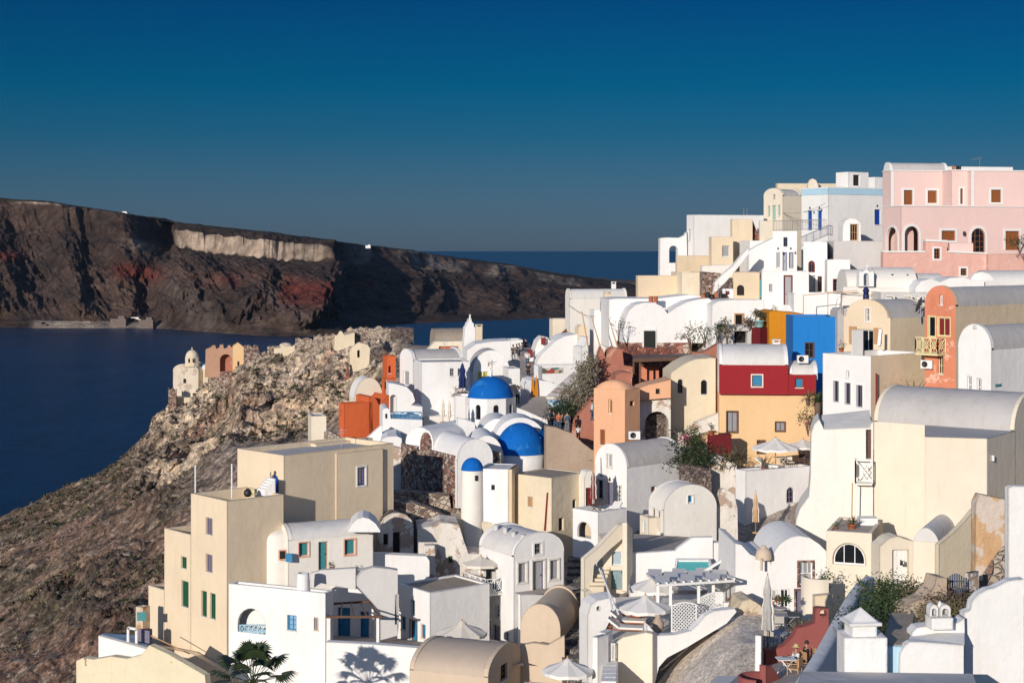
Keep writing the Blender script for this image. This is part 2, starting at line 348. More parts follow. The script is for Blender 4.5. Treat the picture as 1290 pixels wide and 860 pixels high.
    pw = np.maximum(pw, smooth(425, 470, U)*(1-smooth(720, 750, U))*smooth(.70, .76, T)*(1-smooth(.93, .96, T))*smooth(-.25, .25, fbm(U/14, T*4, 31, 4))*.6)
    pw = np.maximum(pw, np.exp(-((U-52)/24)**2)*smooth(.90, .92, T)*(1-smooth(.95, .97, T))*smooth(-.3, .1, fbm(U/10, T*4, 33, 3)))
    pw = np.maximum(pw, np.exp(-((U-165)/9)**2)*np.exp(-((T-.72)/.05)**2)*.7)
    c = c+(pum*(1+.25*fbm(U/4, T*30, 41, 4))[..., None]-c)*np.clip(pw, 0, 1)[..., None]
    tp = smooth(.94, .97, T)*(1-pw); c = c+(scrub-c)*tp[..., None]
    sh = (T < .05)*smooth(35, 50, U)*(1-smooth(180, 215, U)); c = c+(np.array([.24, .2, .17])-c)*sh[..., None]
    V = np.stack([Xg, Yg, Zg], -1)
    # plateau behind the rim, dropping gently to the far coast
    rows = []; cc = []
    for k, (bk, dz) in enumerate(((60, 3), (160, 5), (400, -6), (900, -40), (1600, -120), (2400, -400))):
        Y = Yg[-1]+bk; X = (pxs-645)/F*Y; Z = Ht*(Y/Yg[-1])*0+Ht+dz*.3+2*fbm(pxs/9, pxs*0+k, 2, 3); rows.append(np.stack([X, Y, Z], -1)); cc.append(np.tile(scrub, (nc, 1)))
    V = np.concatenate([V, np.stack(rows)], 0); c = np.concatenate([c, np.stack(cc)], 0)
    nr += len(rows)
    m = ground_mat('island_rock', 9.0, .012, .06, .35)
    o = add_np('far_island', V.reshape(-1, 3), grid_faces(nr, nc), m, np.clip(c, 0, 1).reshape(-1, 3)); tag(o, 'long dark volcanic island with red strata and a pale pumice cliff', None, kind='structure')
    # low cape beyond, at the right end
    pc = np.linspace(640, 880, 160); tt = np.linspace(0, 1, 24)[:, None]
    topc = np.interp(pc, [640, 690, 760, 880], [352, 347, 350, 356]); Dc = 3300.0
    D = Dc+tt*1300; H = (CH+(HOR-topc)/F*(Dc+1000))[None]*smooth(0, .8, tt)
    X = (pc[None]-645)/F*(Dc+0*tt)+tt*0; Yc = D+0*X; Z = H*(1+.12*fbm(pc[None]/9+0*tt, tt*6, 3, 4))-2
    cl = np.array([.13, .095, .07])*(1+.5*fbm(pc[None]/12+0*tt, tt*14, 5, 4))[..., None]
    o = add_np('low_cape', np.stack([X, Yc, Z], -1).reshape(-1, 3), grid_faces(24, 160), m, np.clip(cl, 0, 1).reshape(-1, 3)); tag(o, 'flat brown cape beyond the dark cliffs', None, kind='structure')
island()
for i, (px, py, D, sx_, sz_, lab, mt) in enumerate(((155, 270.5, 2800, 18, 7, 'largest of the tiny white houses on the far island ridge', WHITE), (161, 271.5, 2810, 10, 6, 'tiny white house right beside the largest one on the far ridge', WHITE), (178, 274.5, 2830, 7, 5, 'lone tiny white house on the far island ridge', WHITE), (464, 311, 2850, 9, 5, 'tiny white house at the right of the far ridge', WHITE), (150, 407, 2255, 22, 13, 'left dark square building on the far quay', STONED), (185, 408, 2235, 20, 12, 'right dark square building on the far quay', STONED), (165, 405, 2280, 30, 8, 'pale long building behind the far quay', OFFW))):
    mb = MB(); mb.box((0, 0, 0), (sx_, 12, sz_)); mb.box((sx_*.2, 0, sz_*.6), (sx_*.4, 10, sz_*.4)); o = mb.build('far_house', mt); p = P(px, py, D); o.location = p; tag(o, lab, 'house', 'far island houses')
mb = MB(); a_, b_ = P(48, 411, 2290), P(205, 411, 2290); 
for i in range(24): q = a_.lerp(b_, (i+.5)/24); mb.box((q.x, q.y-10*math.sin(i*.9), 3+1.5*math.sin(i*1.3)), (10, 60, 4+2*math.sin(i*2.1)))
o = mb.build('far_quay', OFFW if False else plain('quay_stone', (.15, .12, .10), .9, var=.5, scale=.05)); tag(o, 'pale stone quay and rubble shore of the far island', None, kind='structure')
# ---------------------------------------------------------------- village slope
GX = [-200, 0, 100, 190, 240, 300, 400, 450, 500, 600, 700, 800, 900, 1000, 1100, 1200, 1300, 1500]
GY = [50, 60, 75, 95, 110, 125, 145, 160, 180, 193, 201, 212, 235, 246, 260, 280, 310, 345]
GZ = [[-60,-52,-48,-42,-40,-38,-34,-32,-31,-28,-25,-23,-20,-19.5,-19.5,-19.5,-19,-17],
 [-61,-51,-47,-42,-40,-36,-32,-30,-29,-27,-25,-23.5,-21.5,-20.5,-18.5,-17.5,-16.5,-14],
 [-62,-50,-45,-39,-36.5,-34,-30,-28.5,-27,-25.5,-24,-23.5,-22.3,-21.2,-18,-17.2,-16.5,-10],
 [-60,-40,-37,-33,-32,-31,-29.5,-29,-28,-27,-25.5,-24.3,-23.2,-22.0,-19.5,-18.2,-17,-10],
 [-58,-34,-32,-29.5,-28.6,-27.5,-25.5,-25,-24.5,-24,-22.8,-21.5,-21,-20.3,-16.5,-14,-12,-9],
 [-57,-33.5,-31,-28.2,-26.5,-25,-22,-21,-21,-21,-20.3,-19,-18,-17,-12.5,-11,-8,-6],
 [-57,-35,-32,-28.5,-26,-23.5,-20,-18.5,-18.5,-17.5,-16.5,-14,-11.5,-10,-7,-6,-4,-3],
 [-57,-35.5,-32.5,-28.6,-26,-22.9,-21.0,-17.5,-17,-15,-13,-9,-6.5,-5.5,-4,-3,-1,0],
 [-58,-36.5,-33,-28.7,-26,-22.9,-21.6,-17.6,-15.2,-13,-11.7,-8,-4,-2.5,-1,0,0,0],
 [-59,-37,-33.2,-28.7,-26.4,-23.2,-21.6,-17.6,-14,-12.8,-13,-9.5,-5,-3,-2,-1,-1,-1],
 [-59.5,-37.6,-33.4,-28.7,-26.8,-20.2,-17.4,-15.6,-13.2,-12.8,-14,-11,-7,-4.5,-3,-3,-3,-3],
 [-60,-38,-33.5,-28.8,-27,-19.6,-16.8,-15,-12.7,-13,-15,-12,-8,-5,-4,-4,-4,-4],
 [-65,-39.6,-34.5,-29,-27,-18.8,-14.6,-13.2,-13.6,-16,-24,-24,-20,-16,-12,-12,-12,-12],
 [-72,-46,-39,-27.6,-23.6,-18.8,-15,-13.6,-14,-18,-28,-30,-28,-26,-20,-20,-20,-20],
 [-82,-55,-45,-27.5,-24.5,-18.6,-16,-14.5,-15,-22,-36,-40,-40,-40,-30,-30,-30,-30],
 [-95,-72,-60,-38,-30,-22,-19,-17,-19,-36,-50,-60,-60,-60,-60,-60,-60,-60],
 [-110,-95,-88,-72,-62,-52,-44,-42,-44,-70,-85,-95,-95,-95,-95,-95,-95,-95],
 [-116]*18]
GZ = np.array(GZ, float)
def gz_arr(px, Y):
    px = np.clip(px, GX[0], GX[-1]); Y = np.clip(Y, GY[0], GY[-1])
    i = np.clip(np.searchsorted(GX, px, side='right')-1, 0, len(GX)-2); j = np.clip(np.searchsorted(GY, Y, side='right')-1, 0, len(GY)-2)
    gx = np.array(GX, float); gy = np.array(GY, float)
    a = (px-gx[i])/(gx[i+1]-gx[i]); b = (Y-gy[j])/(gy[j+1]-gy[j])
    return (GZ[j, i]*(1-a)+GZ[j, i+1]*a)*(1-b)+(GZ[j+1, i]*(1-a)+GZ[j+1, i+1]*a)*b+CH
def gz(X, Y): return float(gz_arr(np.array([X/Y*F+645]), np.array([Y]))[0])
def gp(px, D, dz=0): 
    z = gz((px-645)/F*D, D); return Vector(((px-645)/F*D, D, z+dz))
def village_ground():
    pxs = np.concatenate([np.arange(-250, 580, 1.35), np.arange(580, 1520, 6)]); ys = np.concatenate([np.geomspace(50, 100, 70)[:-1], np.geomspace(100, 188, 300)[:-1], np.linspace(188, 216, 150)[:-1], np.linspace(216, 290, 200)[:-1], np.linspace(290, 345, 30)])
    U, Y = np.meshgrid(pxs, ys); X = (U-645)/F*Y
    Z = gz_arr(U+3*fbm(X/9, Y/9, 1, 2), Y+4*fbm(X/12, Y/12, 5, 2))
    wild = (1-smooth(470, 540, U+fbm(X/6, Y/6, 2, 2)*10)); wild = np.maximum(wild*smooth(118, 150, Y+ (300-U)*.25), wild*smooth(60, 20, U*0+U-140)*1)
    wild = np.maximum(wild, .0)
    crag = smooth(186, 198, Y)*smooth(150, 200, U)*(1-smooth(490, 530, U))*(1-smooth(300, 330, Y))
    rg = fbm(X/10, Y/19, Z/8, 6, .5, True); rg = rg-.32; rg2 = fbm(X/3.2, Y/7, Z/3, 5, .6, True); rg2 = rg2-.25; fine = fbm(X/1.3, Y/3, Z/1.3, 4, .6)
    Z0 = Z.copy()
    Z = Z+wild*(rg*1.1+rg2*.45+fine*.22)+crag*(rg*2.3+rg2*.8+fine*.15-.3)+(1-wild)*.06*fine
    led = fbm(X/7+0*Y, Y/14, Z/1.1, 4); X = X+crag*(rg2*1.0+led*1.0); Yd = Y-crag*(rg*2.0+led*1.8)
    # dark outcrops breaking the slope
    oc = np.zeros_like(U)
    for p0, y0, s0 in ((170, 205, 5), (178, 196, 4), (205, 172, 4.5), (188, 182, 3), (150, 150, 5), (118, 150, 4), (112, 138, 4), (140, 128, 3.5), (160, 122, 3), (215, 215, 4), (90, 165, 3), (60, 150, 3), (265, 190, 3)):
        oc += np.exp(-(((U-p0)/F*Y)**2*1.6+((Y-y0)*.6)**2)/s0**1.6)
    oc = np.clip(oc*(1+.9*fbm(X/2, Y/2, 71, 4)), 0, 1); Z = Z+oc*(.6+1.1*fbm(X/1.8, Y/1.8, Z/2, 5, .6, True))
    # colours
    br = np.array([.19, .125, .088]); rb = np.array([.20, .10, .075]); dk = np.array([.075, .06, .052]); pale = np.array([.42, .335, .25]); scree = np.array([.26, .205, .165]); ol = np.array([.12, .10, .06]); pave = np.array([.34, .30, .27])
    n1 = fbm(X/14, Y/14, 3, 5); n2 = fbm(X/4, Y/4, 8, 5); n3 = fbm(X/1.3, Y/3.5, 13, 4)
    def mixn(c, d, f): return c+(d-c)*np.clip(f, 0, 1)[..., None]
    c = np.tile(br*1.15, U.shape+(1,)); c = mixn(c, rb, smooth(.1, .6, n1)*.5); c = mixn(c, ol, smooth(.0, .45, fbm(X/7, Y/7, 31, 4))*.8); c = mixn(c, dk, smooth(.1, .5, -n2)*.8)
    c = mixn(c, pale*.8, smooth(.12, .45, n3+.3*n2-.1)*.8);
    sc = smooth(205, 290, U+.6*(Y-150))*(1-smooth(440, 475, U))*smooth(118, 140, Y)*(1-smooth(188, 196, Y))
    nn = X*.93-Y*.36; al = X*.36+Y*.93; stre = fbm(nn*1.3, al*.07, 3, 5); stre2 = fbm(nn*.45+2*n2*.2, al*.05, 9, 4)
    c = mixn(c, scree, sc*(.75+.3*stre)); c = mixn(c, np.array([.40, .33, .27]), smooth(.05, .45, stre)*(.25+.5*sc)); c = mixn(c, dk, smooth(.1, .5, -stre2)*.45)
    c = mixn(c, pale, crag*smooth(-.55, .1, n1+.4*rg2)*.95); c = mixn(c, rb*1.3, crag*smooth(.3, .5, fbm(X/5, Y/5, 55, 3))*.6); c = mixn(c, dk*.9, oc*.75)
    slopey = np.abs(np.gradient(Z, axis=0)); band = fbm(X/25, Z*.55, Y/60, 4); c = mixn(c, pale*.62, crag*smooth(.1, .4, band)*.7); c = mixn(c, dk, crag*smooth(.25, .5, -fbm(X/5, Z/1.6, Y/12, 4))*.8); c = c*(1.42+.2*crag[..., None]); c = mixn(c, pave, (1-wild)*.9)  # dark patches painted in as shaded hollows of the crag
    V = np.stack([X, Yd, Z], -1).reshape(-1, 3)
    m = ground_mat('hillside_earth', .40, .9, 4.0, .5, 2.2, .38)
    o = add_np('hillside', V, grid_faces(len(ys), len(pxs)), m, np.clip(c, 0, 1).reshape(-1, 3)); tag(o, 'rocky hillside the village stands on', None, kind='structure')
    o.data.materials.append(ground_mat('village_ground', .04, .9, 5, .25, 0, .5)); fc_ = ((U[:-1, :-1] > 545) | (wild[:-1, :-1] < .25)).ravel().astype(np.int32); o.data.polygons.foreach_set('material_index', fc_)
    return X, Yd, Z, U, Y, wild, crag, sc
GR = village_ground()
def scatter():
    X, Yd, Z, U, Y, wild, crag, sc = GR
    ok = np.argwhere((wild > .6) & (U > -60) & (U < 500) & (Y > 92) & (Y < 275))
    wgt = Y[ok[:, 0], ok[:, 1]]**.0; 
    # rocks
    mats = [plain('slope_rock', (.27, .21, .17), .95, var=.55, scale=.7), plain('dark_slope_rock', (.085, .07, .065), .95, var=.5, scale=.7)]
    mb = MB(); ico = []
    bm = bmesh.new(); bmesh.ops.create_icosphere(bm, subdivisions=1, radius=1); iv = np.array([v.co[:] for v in bm.verts]); fi = [[v.index for v in f.verts] for f in bm.faces]; bm.free()
    for i in ok[rng.choice(len(ok), 3800)]:
        a = tuple(i); s = .04+.30*rng.random()**7; p = np.array([X[a], Yd[a], Z[a]+s*.1])
        if sc[a] > .5: s *= .4
        v = iv*(1+rng.normal(0, .22, (len(iv), 1)))*np.array([s*(1+rng.random()), s*(1+rng.random()), s*.8])+p
        mb.add(v, fi, int(rng.random() < .35))
    o = mb.build('scattered_rocks', mats); tag(o, 'loose stones and boulders strewn over the hillside', None, kind='stuff')
    mb = MB(); mats = [LEAFO, plain('dry_scrub', (.11, .075, .05), .9, var=.5, scale=1), LEAFD, plain('grey_scrub', (.16, .14, .10), .9, var=.4, scale=1)]
    cl = fbm(X/9, Y/9, 77, 4)
    k = 0
    for i in ok[rng.choice(len(ok), 26000)]:
        a = tuple(i)
        if cl[a] < -.12+.3*rng.random() or sc[a] > .6*rng.random()+.2: continue
        k += 1
        if k > 6200: break
        s = .14+.42*rng.random()**2.5; p = np.array([X[a], Yd[a], Z[a]+s*.15]); mi = int(rng.choice([0, 1, 1, 2, 3]))
        for q in range(9):
            d = rng.normal(0, 1, 3); d[2] = abs(d[2]); d /= np.linalg.norm(d); e = np.cross(d, rng.normal(0, 1, 3)); e /= np.linalg.norm(e)+1e-6
            c0 = p+d*s*.55; mb.add([c0-e*s*.3-d*s*.3, c0+e*s*.3-d*s*.2, c0+d*s*.45], [(0, 1, 2)], mi)
    o = mb.build('scrub', mats); tag(o, 'low dry scrub dotted over the hillside', None, kind='stuff')
scatter()
# ---------------------------------------------------------------- building kit
class Face:
    """a vertical wall plane: origin O on the ground plan, direction d along it, outward normal n"""
    def __init__(s, O, d, n, length): s.O = O; s.d = d; s.n = n; s.len = length
    def s_of(s, px):
        u = (px-645)/F; x0, y0 = s.O; return (u*y0-x0)/(s.d[0]-u*s.d[1])
    def depth(s, t): return s.O[1]+t*s.d[1]
    def z_of(s, t, py): return CH+(HOR-py)/F*s.depth(t)
    def pt(s, px, py): t = s.s_of(px); return t, s.z_of(t, py)
    def w(s, t, z, out=0.0): return Vector((s.O[0]+t*s.d[0]+s.n[0]*out, s.O[1]+t*s.d[1]+s.n[1]*out, z))
def tess(polys):
    flat = [p for q in polys for p in q]
    return flat, tessellate_polygon([[Vector((a, b, 0)) for a, b in q] for q in polys])
def wall_face(mb, fc, outer, holes=(), depth=.2, m=0):
    outer = [(a+random.uniform(-1e-4, 1e-4), b) for a, b in outer]
    flat, tris = tess([outer]+list(holes))
    mb.add([fc.w(a, b) for a, b in flat], [tuple(t) for t in tris], m)
    for h in holes:
        k = len(h); mb.add([fc.w(a, b) for a, b in h]+[fc.w(a, b, -depth) for a, b in h], [(i, (i+1) % k, k+(i+1) % k, k+i) for i in range(k)], m)
def rect_poly(s0, s1, z0, z1, arch=False):
    if not arch: return [(s0, z0), (s1, z0), (s1, z1), (s0, z1)]
    r = (s1-s0)/2; rz = min(r, (z1-z0)*.98) if arch is True else (z1-z0)*arch; c = (s0+s1)/2
    return [(s0, z0), (s1, z0)]+[(c+r*math.cos(t), z1-rz+rz*math.sin(t)) for t in [math.pi*i/10 for i in range(11)]]
def arc_rect(hw, z, r, n=14):
    return [(math.pi*i/n) for i in range(n+1)]
def prism(h, pts, zt, depth, mat, name='wall', roof=None):
    """upright prism over a free footprint given as (column, depth) corners"""
    q = [((px-645)/F*D, D) for px, D in pts]; k = len(q); mb = MB(); mb.add([(x, y, zt-depth) for x, y in q]+[(x, y, zt) for x, y in q], [(i, (i+1) % k, k+(i+1) % k, k+i) for i in range(k)]+[tuple(range(k))]); h.b(mb, name, mat)
    mb = MB(); mb.add([(x, y, zt+.004) for x, y in q]+[(x, y, zt-.03) for x, y in q], [tuple(range(k))]+[(i, (i+1) % k, k+(i+1) % k, k+i) for i in range(k)]); h.b(mb, 'roof', roof or mat)
class House:
    def __init__(s, name, label, cat, at, group=None):
        s.root = thing(name, label, cat, at, group); s.off = Vector(at); s.faces = {}
    def b(s, mb, name, mat, parent=None): return mb.build(name, mat, parent or s.root, s.off)
    # windows, doors ---------------------------------------------------
    def opening(s, fc, w):
        """w = (px0,py0,px1,py1,kind,frame,pane,opts)"""
        x0, y0, x1, y1 = w[:4]; s0 = fc.s_of(x0); s1 = fc.s_of(x1)
        if s0 > s1: s0, s1 = s1, s0
        sm = (s0+s1)/2; z0 = fc.z_of(sm, y1); z1 = fc.z_of(sm, y0)
        return s0, s1, z0, z1
    def fit(s, fc, w, kind, frame, pane, arch=False, sur=None, depth=.2, mull=(1, 1), half=False, **k):
        s0, s1, z0, z1 = s.opening(fc, w); hole = rect_poly(s0, s1, z0, z1, arch); W = s1-s0; H = z1-z0
        def quad(mb, a0, a1, b0, b1, o0, o1, m=0):
            vs = [fc.w(a, b, o) for o in (o0, o1) for a, b in ((a0, b0), (a1, b0), (a1, b1), (a0, b1))]
            mb.add(vs, [(0,1,2,3), (7,6,5,4), (0,4,5,1), (1,5,6,2), (2,6,7,3), (3,7,4,0)], m)
        # pane or door leaf, set back in the wall
        mb = MB(); n = len(hole); c = [fc.w(a, b, -depth+.01) for a, b in hole]; cb = [fc.w(a, b, -depth-.05) for a, b in hole]
        mb.add(c+cb, [tuple(range(n)), tuple(range(n, 2*n))]+[(i, (i+1) % n, n+(i+1) % n, n+i) for i in range(n)])
        if kind in ('shut', 'door') and W > .25:
            leaf = 2 if (W > .75 or kind == 'shut') else 1; 
            for q in range(leaf):
                a0 = s0+W*q/leaf+.05; a1 = s0+W*(q+1)/leaf-.05; top = z1-(W/2 if arch else .08)
                if kind == 'shut':
                    nb = max(4, int((top-z0)/.11))
                    for j in range(nb): 
                        zz = z0+.08+(top-z0-.1)*j/nb; quad(mb, a0+.03, a1-.03, zz, zz+.06, -depth+.01, -depth+.04)
                else:
                    for (b0, b1) in ((z0+.15, z0+(top-z0)*.42), (z0+(top-z0)*.5, top-.08)):
                        quad(mb, a0+.04, a1-.04, b0, b1, -depth+.01, -depth+.035)
        part = s.b(mb, {'win': 'window', 'shut': 'window', 'door': 'door', 'open': 'opening', 'glassdoor': 'door'}[kind], pane)
        if kind == 'open': 
            if sur: s.surround(fc, hole, s0, s1, z0, z1, arch, sur, part, kind)
            return hole
        fm = MB(); t = .06 if W < 1.2 else .08; o0, o1 = -depth+.01, -depth+.07
        zt = z1 if not arch else z1-W/2
        if arch:
            k2 = [(a, b) for a, b in hole[2:]]; cx = (s0+s1)/2
            for i in range(len(k2)-1):
                a, b = k2[i], k2[i+1]; ai = (cx+(a[0]-cx)*(1-2*t/W), a[1]-t*(a[1] > zt+.01)); bi = (cx+(b[0]-cx)*(1-2*t/W), b[1]-t*(b[1] > zt+.01))
                vs = [fc.w(p[0], p[1], o1) for p in (a, b, bi, ai)]+[fc.w(p[0], p[1], o0) for p in (a, b, bi, ai)]
                fm.add(vs, [(0,1,2,3), (0,3,7,4), (1,5,6,2), (3,2,6,7), (0,4,5,1)])
        quad(fm, s0, s0+t, z0, zt, o0, o1); quad(fm, s1-t, s1, z0, zt, o0, o1)
        if kind != 'door': quad(fm, s0+t, s1-t, z0, z0+t, o0, o1)
        if not arch: quad(fm, s0+t, s1-t, z1-t, z1, o0, o1)
        if kind in ('win', 'glassdoor'):
            nx, nz = mull
            for i in range(1, nx+1): a = s0+W*i/(nx+1); quad(fm, a-.022, a+.022, z0+t, zt-.0 if not arch else z1-t, o0, o1-.012)
            for j in range(1, nz+1): bb = z0+(zt-z0)*j/(nz+1 if not arch else nz); quad(fm, s0+t, s1-t, bb-.02, bb+.02, o0, o1-.018)
        s.b(fm, 'frame', frame, part)
        if kind == 'door' and W > .4:
            hb = MB(); hb.box(fc.w(s1-.16, z0+1.0, -depth+.06), (.05, .05, .12)); s.b(hb, 'handle', DARKM, part)
        if sur: s.surround(fc, hole, s0, s1, z0, z1, arch, sur, part, kind)
        if kind in ('win', 'shut') and H > .5 and sur is None and not half:
            sl = MB(); quad(sl, s0-.05, s1+.05, z0-.07, z0-.003, -depth*.5, .05); s.b(sl, 'sill', OFFW if pane is not GLASS else OFFW, part)
        return hole
    def surround(s, fc, hole, s0, s1, z0, z1, arch, sur, part, kind):
        mat, wd = sur if isinstance(sur, tuple) else (sur, .12); sb = MB(); cx = (s0+s1)/2; W = s1-s0
        if arch:
            base = [hole[0]]+hole[::-1][:-2]+[hole[1]] if False else [(s1, z0)]+hole[2:]+[(s0, z0)]
            rr = hole[2][1]
            out = []
            for a, b in base:
                k = 1+2*wd/W; out.append((cx+(a-cx)*k, b if b <= rr+.01 else rr+(b-rr)*(1+wd/max(.05, z1-rr))))
        else:
            base = [(s0, z0), (s0, z1), (s1, z1), (s1, z0)]; out = [(s0-wd, z0), (s0-wd, z1+wd), (s1+wd, z1+wd), (s1+wd, z0)]
            if kind != 'door': base.append((s0, z0)); out = [(s0-wd, z0-wd), (s0-wd, z1+wd), (s1+wd, z1+wd), (s1+wd, z0-wd), (s0-wd, z0-wd)]
        for i in range(len(base)-1):
            q = (base[i], base[i+1], out[i+1], out[i]); vs = [fc.w(a, b, .05) for a, b in q]+[fc.w(a, b, -.02) for a, b in q]
            sb.add(vs, [(0,1,2,3), (0,4,5,1), (2,6,7,3), (1,5,6,2), (0,3,7,4)])
        s.b(sb, 'surround', mat, part)
    # footprints ---------------------------------------------------------
    def plan(s, xl, xc, xr, D, a):
        a = R(a); C = ((xc-645)/F*D, D); dL = (-math.cos(a), math.sin(a)); dR = (math.sin(a), math.cos(a))
        def ln(d, x):
            if isinstance(x, tuple): return x[1]
            u = (x-645)/F; v = (u*C[1]-C[0])/(d[0]-u*d[1])
            if v <= 0 or v > 60: print('BAD LENGTH', s.root.name, x, v); v = 4
            return v
        sl, sr = ln(dL, xl), ln(dR, xr)
        return C, dL, dR, sl, sr
    def base(s, C, dL, dR, sl, sr, zb):
        if zb is not None: return zb
        pts = [(C[0]+dL[0]*i*sl+dR[0]*j*sr, C[1]+dL[1]*i*sl+dR[1]*j*sr) for i in (0, 1) for j in (0, 1)]
        return min(gz(*p) for p in pts)-1.2
    def block(s, xl, xc, xr, yt, D, a, mat, wins=(), roof=None, rmat=None, lmat=None, para=.3, pw=.22, yb=None, zb=None, wname='wall', tmat=None, batter=0, cap=None):
        C, dL, dR, sl, sr = s.plan(xl, xc, xr, D, a); zt = CH+(HOR-yt)/F*D
        if yb is not None: zb = CH+(HOR-yb)/F*D
        z0 = s.base(C, dL, dR, sl, sr, zb)
        fL = Face(C, dL, (-dR[0], -dR[1]), sl); fR = Face(C, dR, (-dL[0], -dL[1]), sr)
        s.faces[wname] = (fL, fR); mb = MB(); hs = {'L': [], 'R': []}
        for w in wins: 
            f = fL if w[0] == 'L' else fR; hs[w[0]].append(s.fit(f, w[1:5], *w[5:8], **(w[8] if len(w) > 8 else {})))
        s.check(fL, hs['L'], z0, zt, sl); s.check(fR, hs['R'], z0, zt, sr)
        for fq, Lq, mq, hq in ((fL, sl, lmat, hs['L']), (fR, sr, rmat, hs['R'])):
            m2 = MB() if mq else mb; wall_face(m2, fq, [(0, z0), (Lq, z0), (Lq, zt), (0, zt)], hq)
            if mq: s.b(m2, 'side_wall', mq)
        q = lambda i, j, z, g=0: (C[0]+dL[0]*(i*sl+(g if i == 0 else -g))+dR[0]*(j*sr+(g if j == 0 else -g)), C[1]+dL[1]*(i*sl+(g if i == 0 else -g))+dR[1]*(j*sr+(g if j == 0 else -g)), z)
        cs = ((0, 0), (1, 0), (1, 1), (0, 1)); zr = zt-para
        mb.add([q(1,0,z0), q(1,1,z0), q(1,1,zt), q(1,0,zt), q(0,1,z0), q(0,1,zt)], [(0,1,2,3), (1,4,5,2)])
        vs = [q(i, j, zt) for i, j in cs]+[q(i, j, zt, pw) for i, j in cs]+[q(i, j, zr, pw) for i, j in cs]
        mb.add(vs, [(k, (k+1) % 4, 4+(k+1) % 4, 4+k) for k in range(4)]+[(4+k, 4+(k+1) % 4, 8+(k+1) % 4, 8+k) for k in range(4)])
        s.b(mb, 'wall', mat)
        rb = MB(); zz = zr-.004
        rb.add([q(i, j, zz, pw-.01) for i, j in cs]+[q(i, j, zz-.15, pw-.01) for i, j in cs], [(0,1,2,3), (7,6,5,4)]+[(k, (k+1) % 4, 4+(k+1) % 4, 4+k) for k in range(4)]); s.b(rb, 'roof', roof or ROOFG)
        if cap:
            cb = MB(); g2 = -.06
            for (zA, zB) in ((zt+.003, zt+.10),):
                vs = [q(i, j, zA, g2) for i, j in cs]+[q(i, j, zB, g2) for i, j in cs]+[q(i, j, zB, pw+.04) for i, j in cs]+[q(i, j, zA, pw+.04) for i, j in cs]
                cb.add(vs, [(k, (k+1) % 4, 4+(k+1) % 4, 4+k) for k in range(4)]+[(4+k, 4+(k+1) % 4, 8+(k+1) % 4, 8+k) for k in range(4)]+[(8+k, 8+(k+1) % 4, 12+(k+1) % 4, 12+k) for k in range(4)]+[(12+k, 12+(k+1) % 4, (k+1) % 4, k) for k in range(4)])
            s.b(cb, 'coping', cap)
        s.top = zt; s.roofz = zz; s.C = C; s.dL = dL; s.dR = dR; s.sl = sl; s.sr = sr
        return fL, fR
    def check(s, f, hs, z0, zt, L):
        for h in hs:
            for i, (a, b) in enumerate(h):
                if a < .02 or a > L-.02 or b < z0+.02 or b > zt-.01: print('HOLE OUT', s.root.name, [round(v, 2) for v in (a, b, z0, zt, L)]); h[i] = (min(max(a, .03), L-.03), min(max(b, z0+.03), zt-.03))
    def vault(s, xl, xc, xr, ye, D, a, mat, roof, gable='L', rise=1.2, wins=(), yb=None, zb=None, rim=.14, rimw=.28, wname='wall', shoulder=0.0, pw=2.0, over=0.0, n=18, gmat=None, emat=None):
        """barrel-vaulted house: arched gables on the named face, eaves on the other"""
        C, dL, dR, sl, sr = s.plan(xl, xc, xr, D, a); ze = CH+(HOR-ye)/F*D
        if yb is not None: zb = CH+(HOR-yb)/F*D
        z0 = s.base(C, dL, dR, sl, sr, zb)
        fL = Face(C, dL, (-dR[0], -dR[1]), sl); fR = Face(C, dR, (-dL[0], -dL[1]), sr); s.faces[wname] = (fL, fR); mb = MB(); hs = {'L': [], 'R': []}
        G, W, dA, lenA, E, eN = (fL, sl, dR, sr, fR, 'R') if gable == 'L' else (fR, sr, dL, sl, fL, 'L')
        sh = shoulder; hw = W/2-sh
        def arc(k=1.0, add=0.0): return [(W/2+(hw)*math.cos(math.pi*i/n), ze+add+(rise)*abs(math.sin(math.pi*i/n))**(2/pw)*k) for i in range(n+1)]
        for w in wins:
            f = fL if w[0] == 'L' else fR; hs[w[0]].append(s.fit(f, w[1:5], *w[5:8], **(w[8] if len(w) > 8 else {})))
        arc0 = arc(1, rim); outer = [(0, z0), (W, z0), (W, ze+rim)]+([] if sh == 0 else [])+[p for p in arc0 if True][(1 if sh == 0 else 0):]
        if sh > 0: outer += [(0, ze+rim)]
        m2 = MB() if gmat else mb; wall_face(m2, G, outer, hs[gable])
        if gmat: s.b(m2, 'gable_wall', gmat)
        # back gable
        for (a0, a1) in ((0, 0),):
            vs = []
            for t, z in outer: v = G.w(t, z); vs.append((v.x+dA[0]*lenA, v.y+dA[1]*lenA, v.z))
            mb.add(vs, [tuple(range(len(vs)))])
        # rim bands front and back
        arcr = arc(1, 0)
        for (o0, o1) in ((0, rimw), (lenA, lenA-rimw)):
            top = ([(W, ze+rim)] if sh > 0 else [])+arc0+([(0, ze+rim)] if sh > 0 else []); low = ([(W, ze-.02)] if sh > 0 else [])+arcr+([(0, ze-.02)] if sh > 0 else [])
            vs = []
            for (q, o) in ((top, o0), (top, o1), (low, o1)):
                for t, z in q: v = G.w(t, z); vs.append((v.x+dA[0]*o, v.y+dA[1]*o, v.z-(.03 if q is low else 0)))
            k = len(top); mb.add(vs, [(i, i+1, k+i+1, k+i) for i in range(k-1)]+[(k+i, k+i+1, 2*k+i+1, 2*k+i) for i in range(k-1)])
        m2 = MB() if emat else mb; wall_face(m2, E, [(0, z0), (lenA, z0), (lenA, ze), (0, ze)], hs[eN])
        if emat: s.b(m2, 'side_wall', emat)
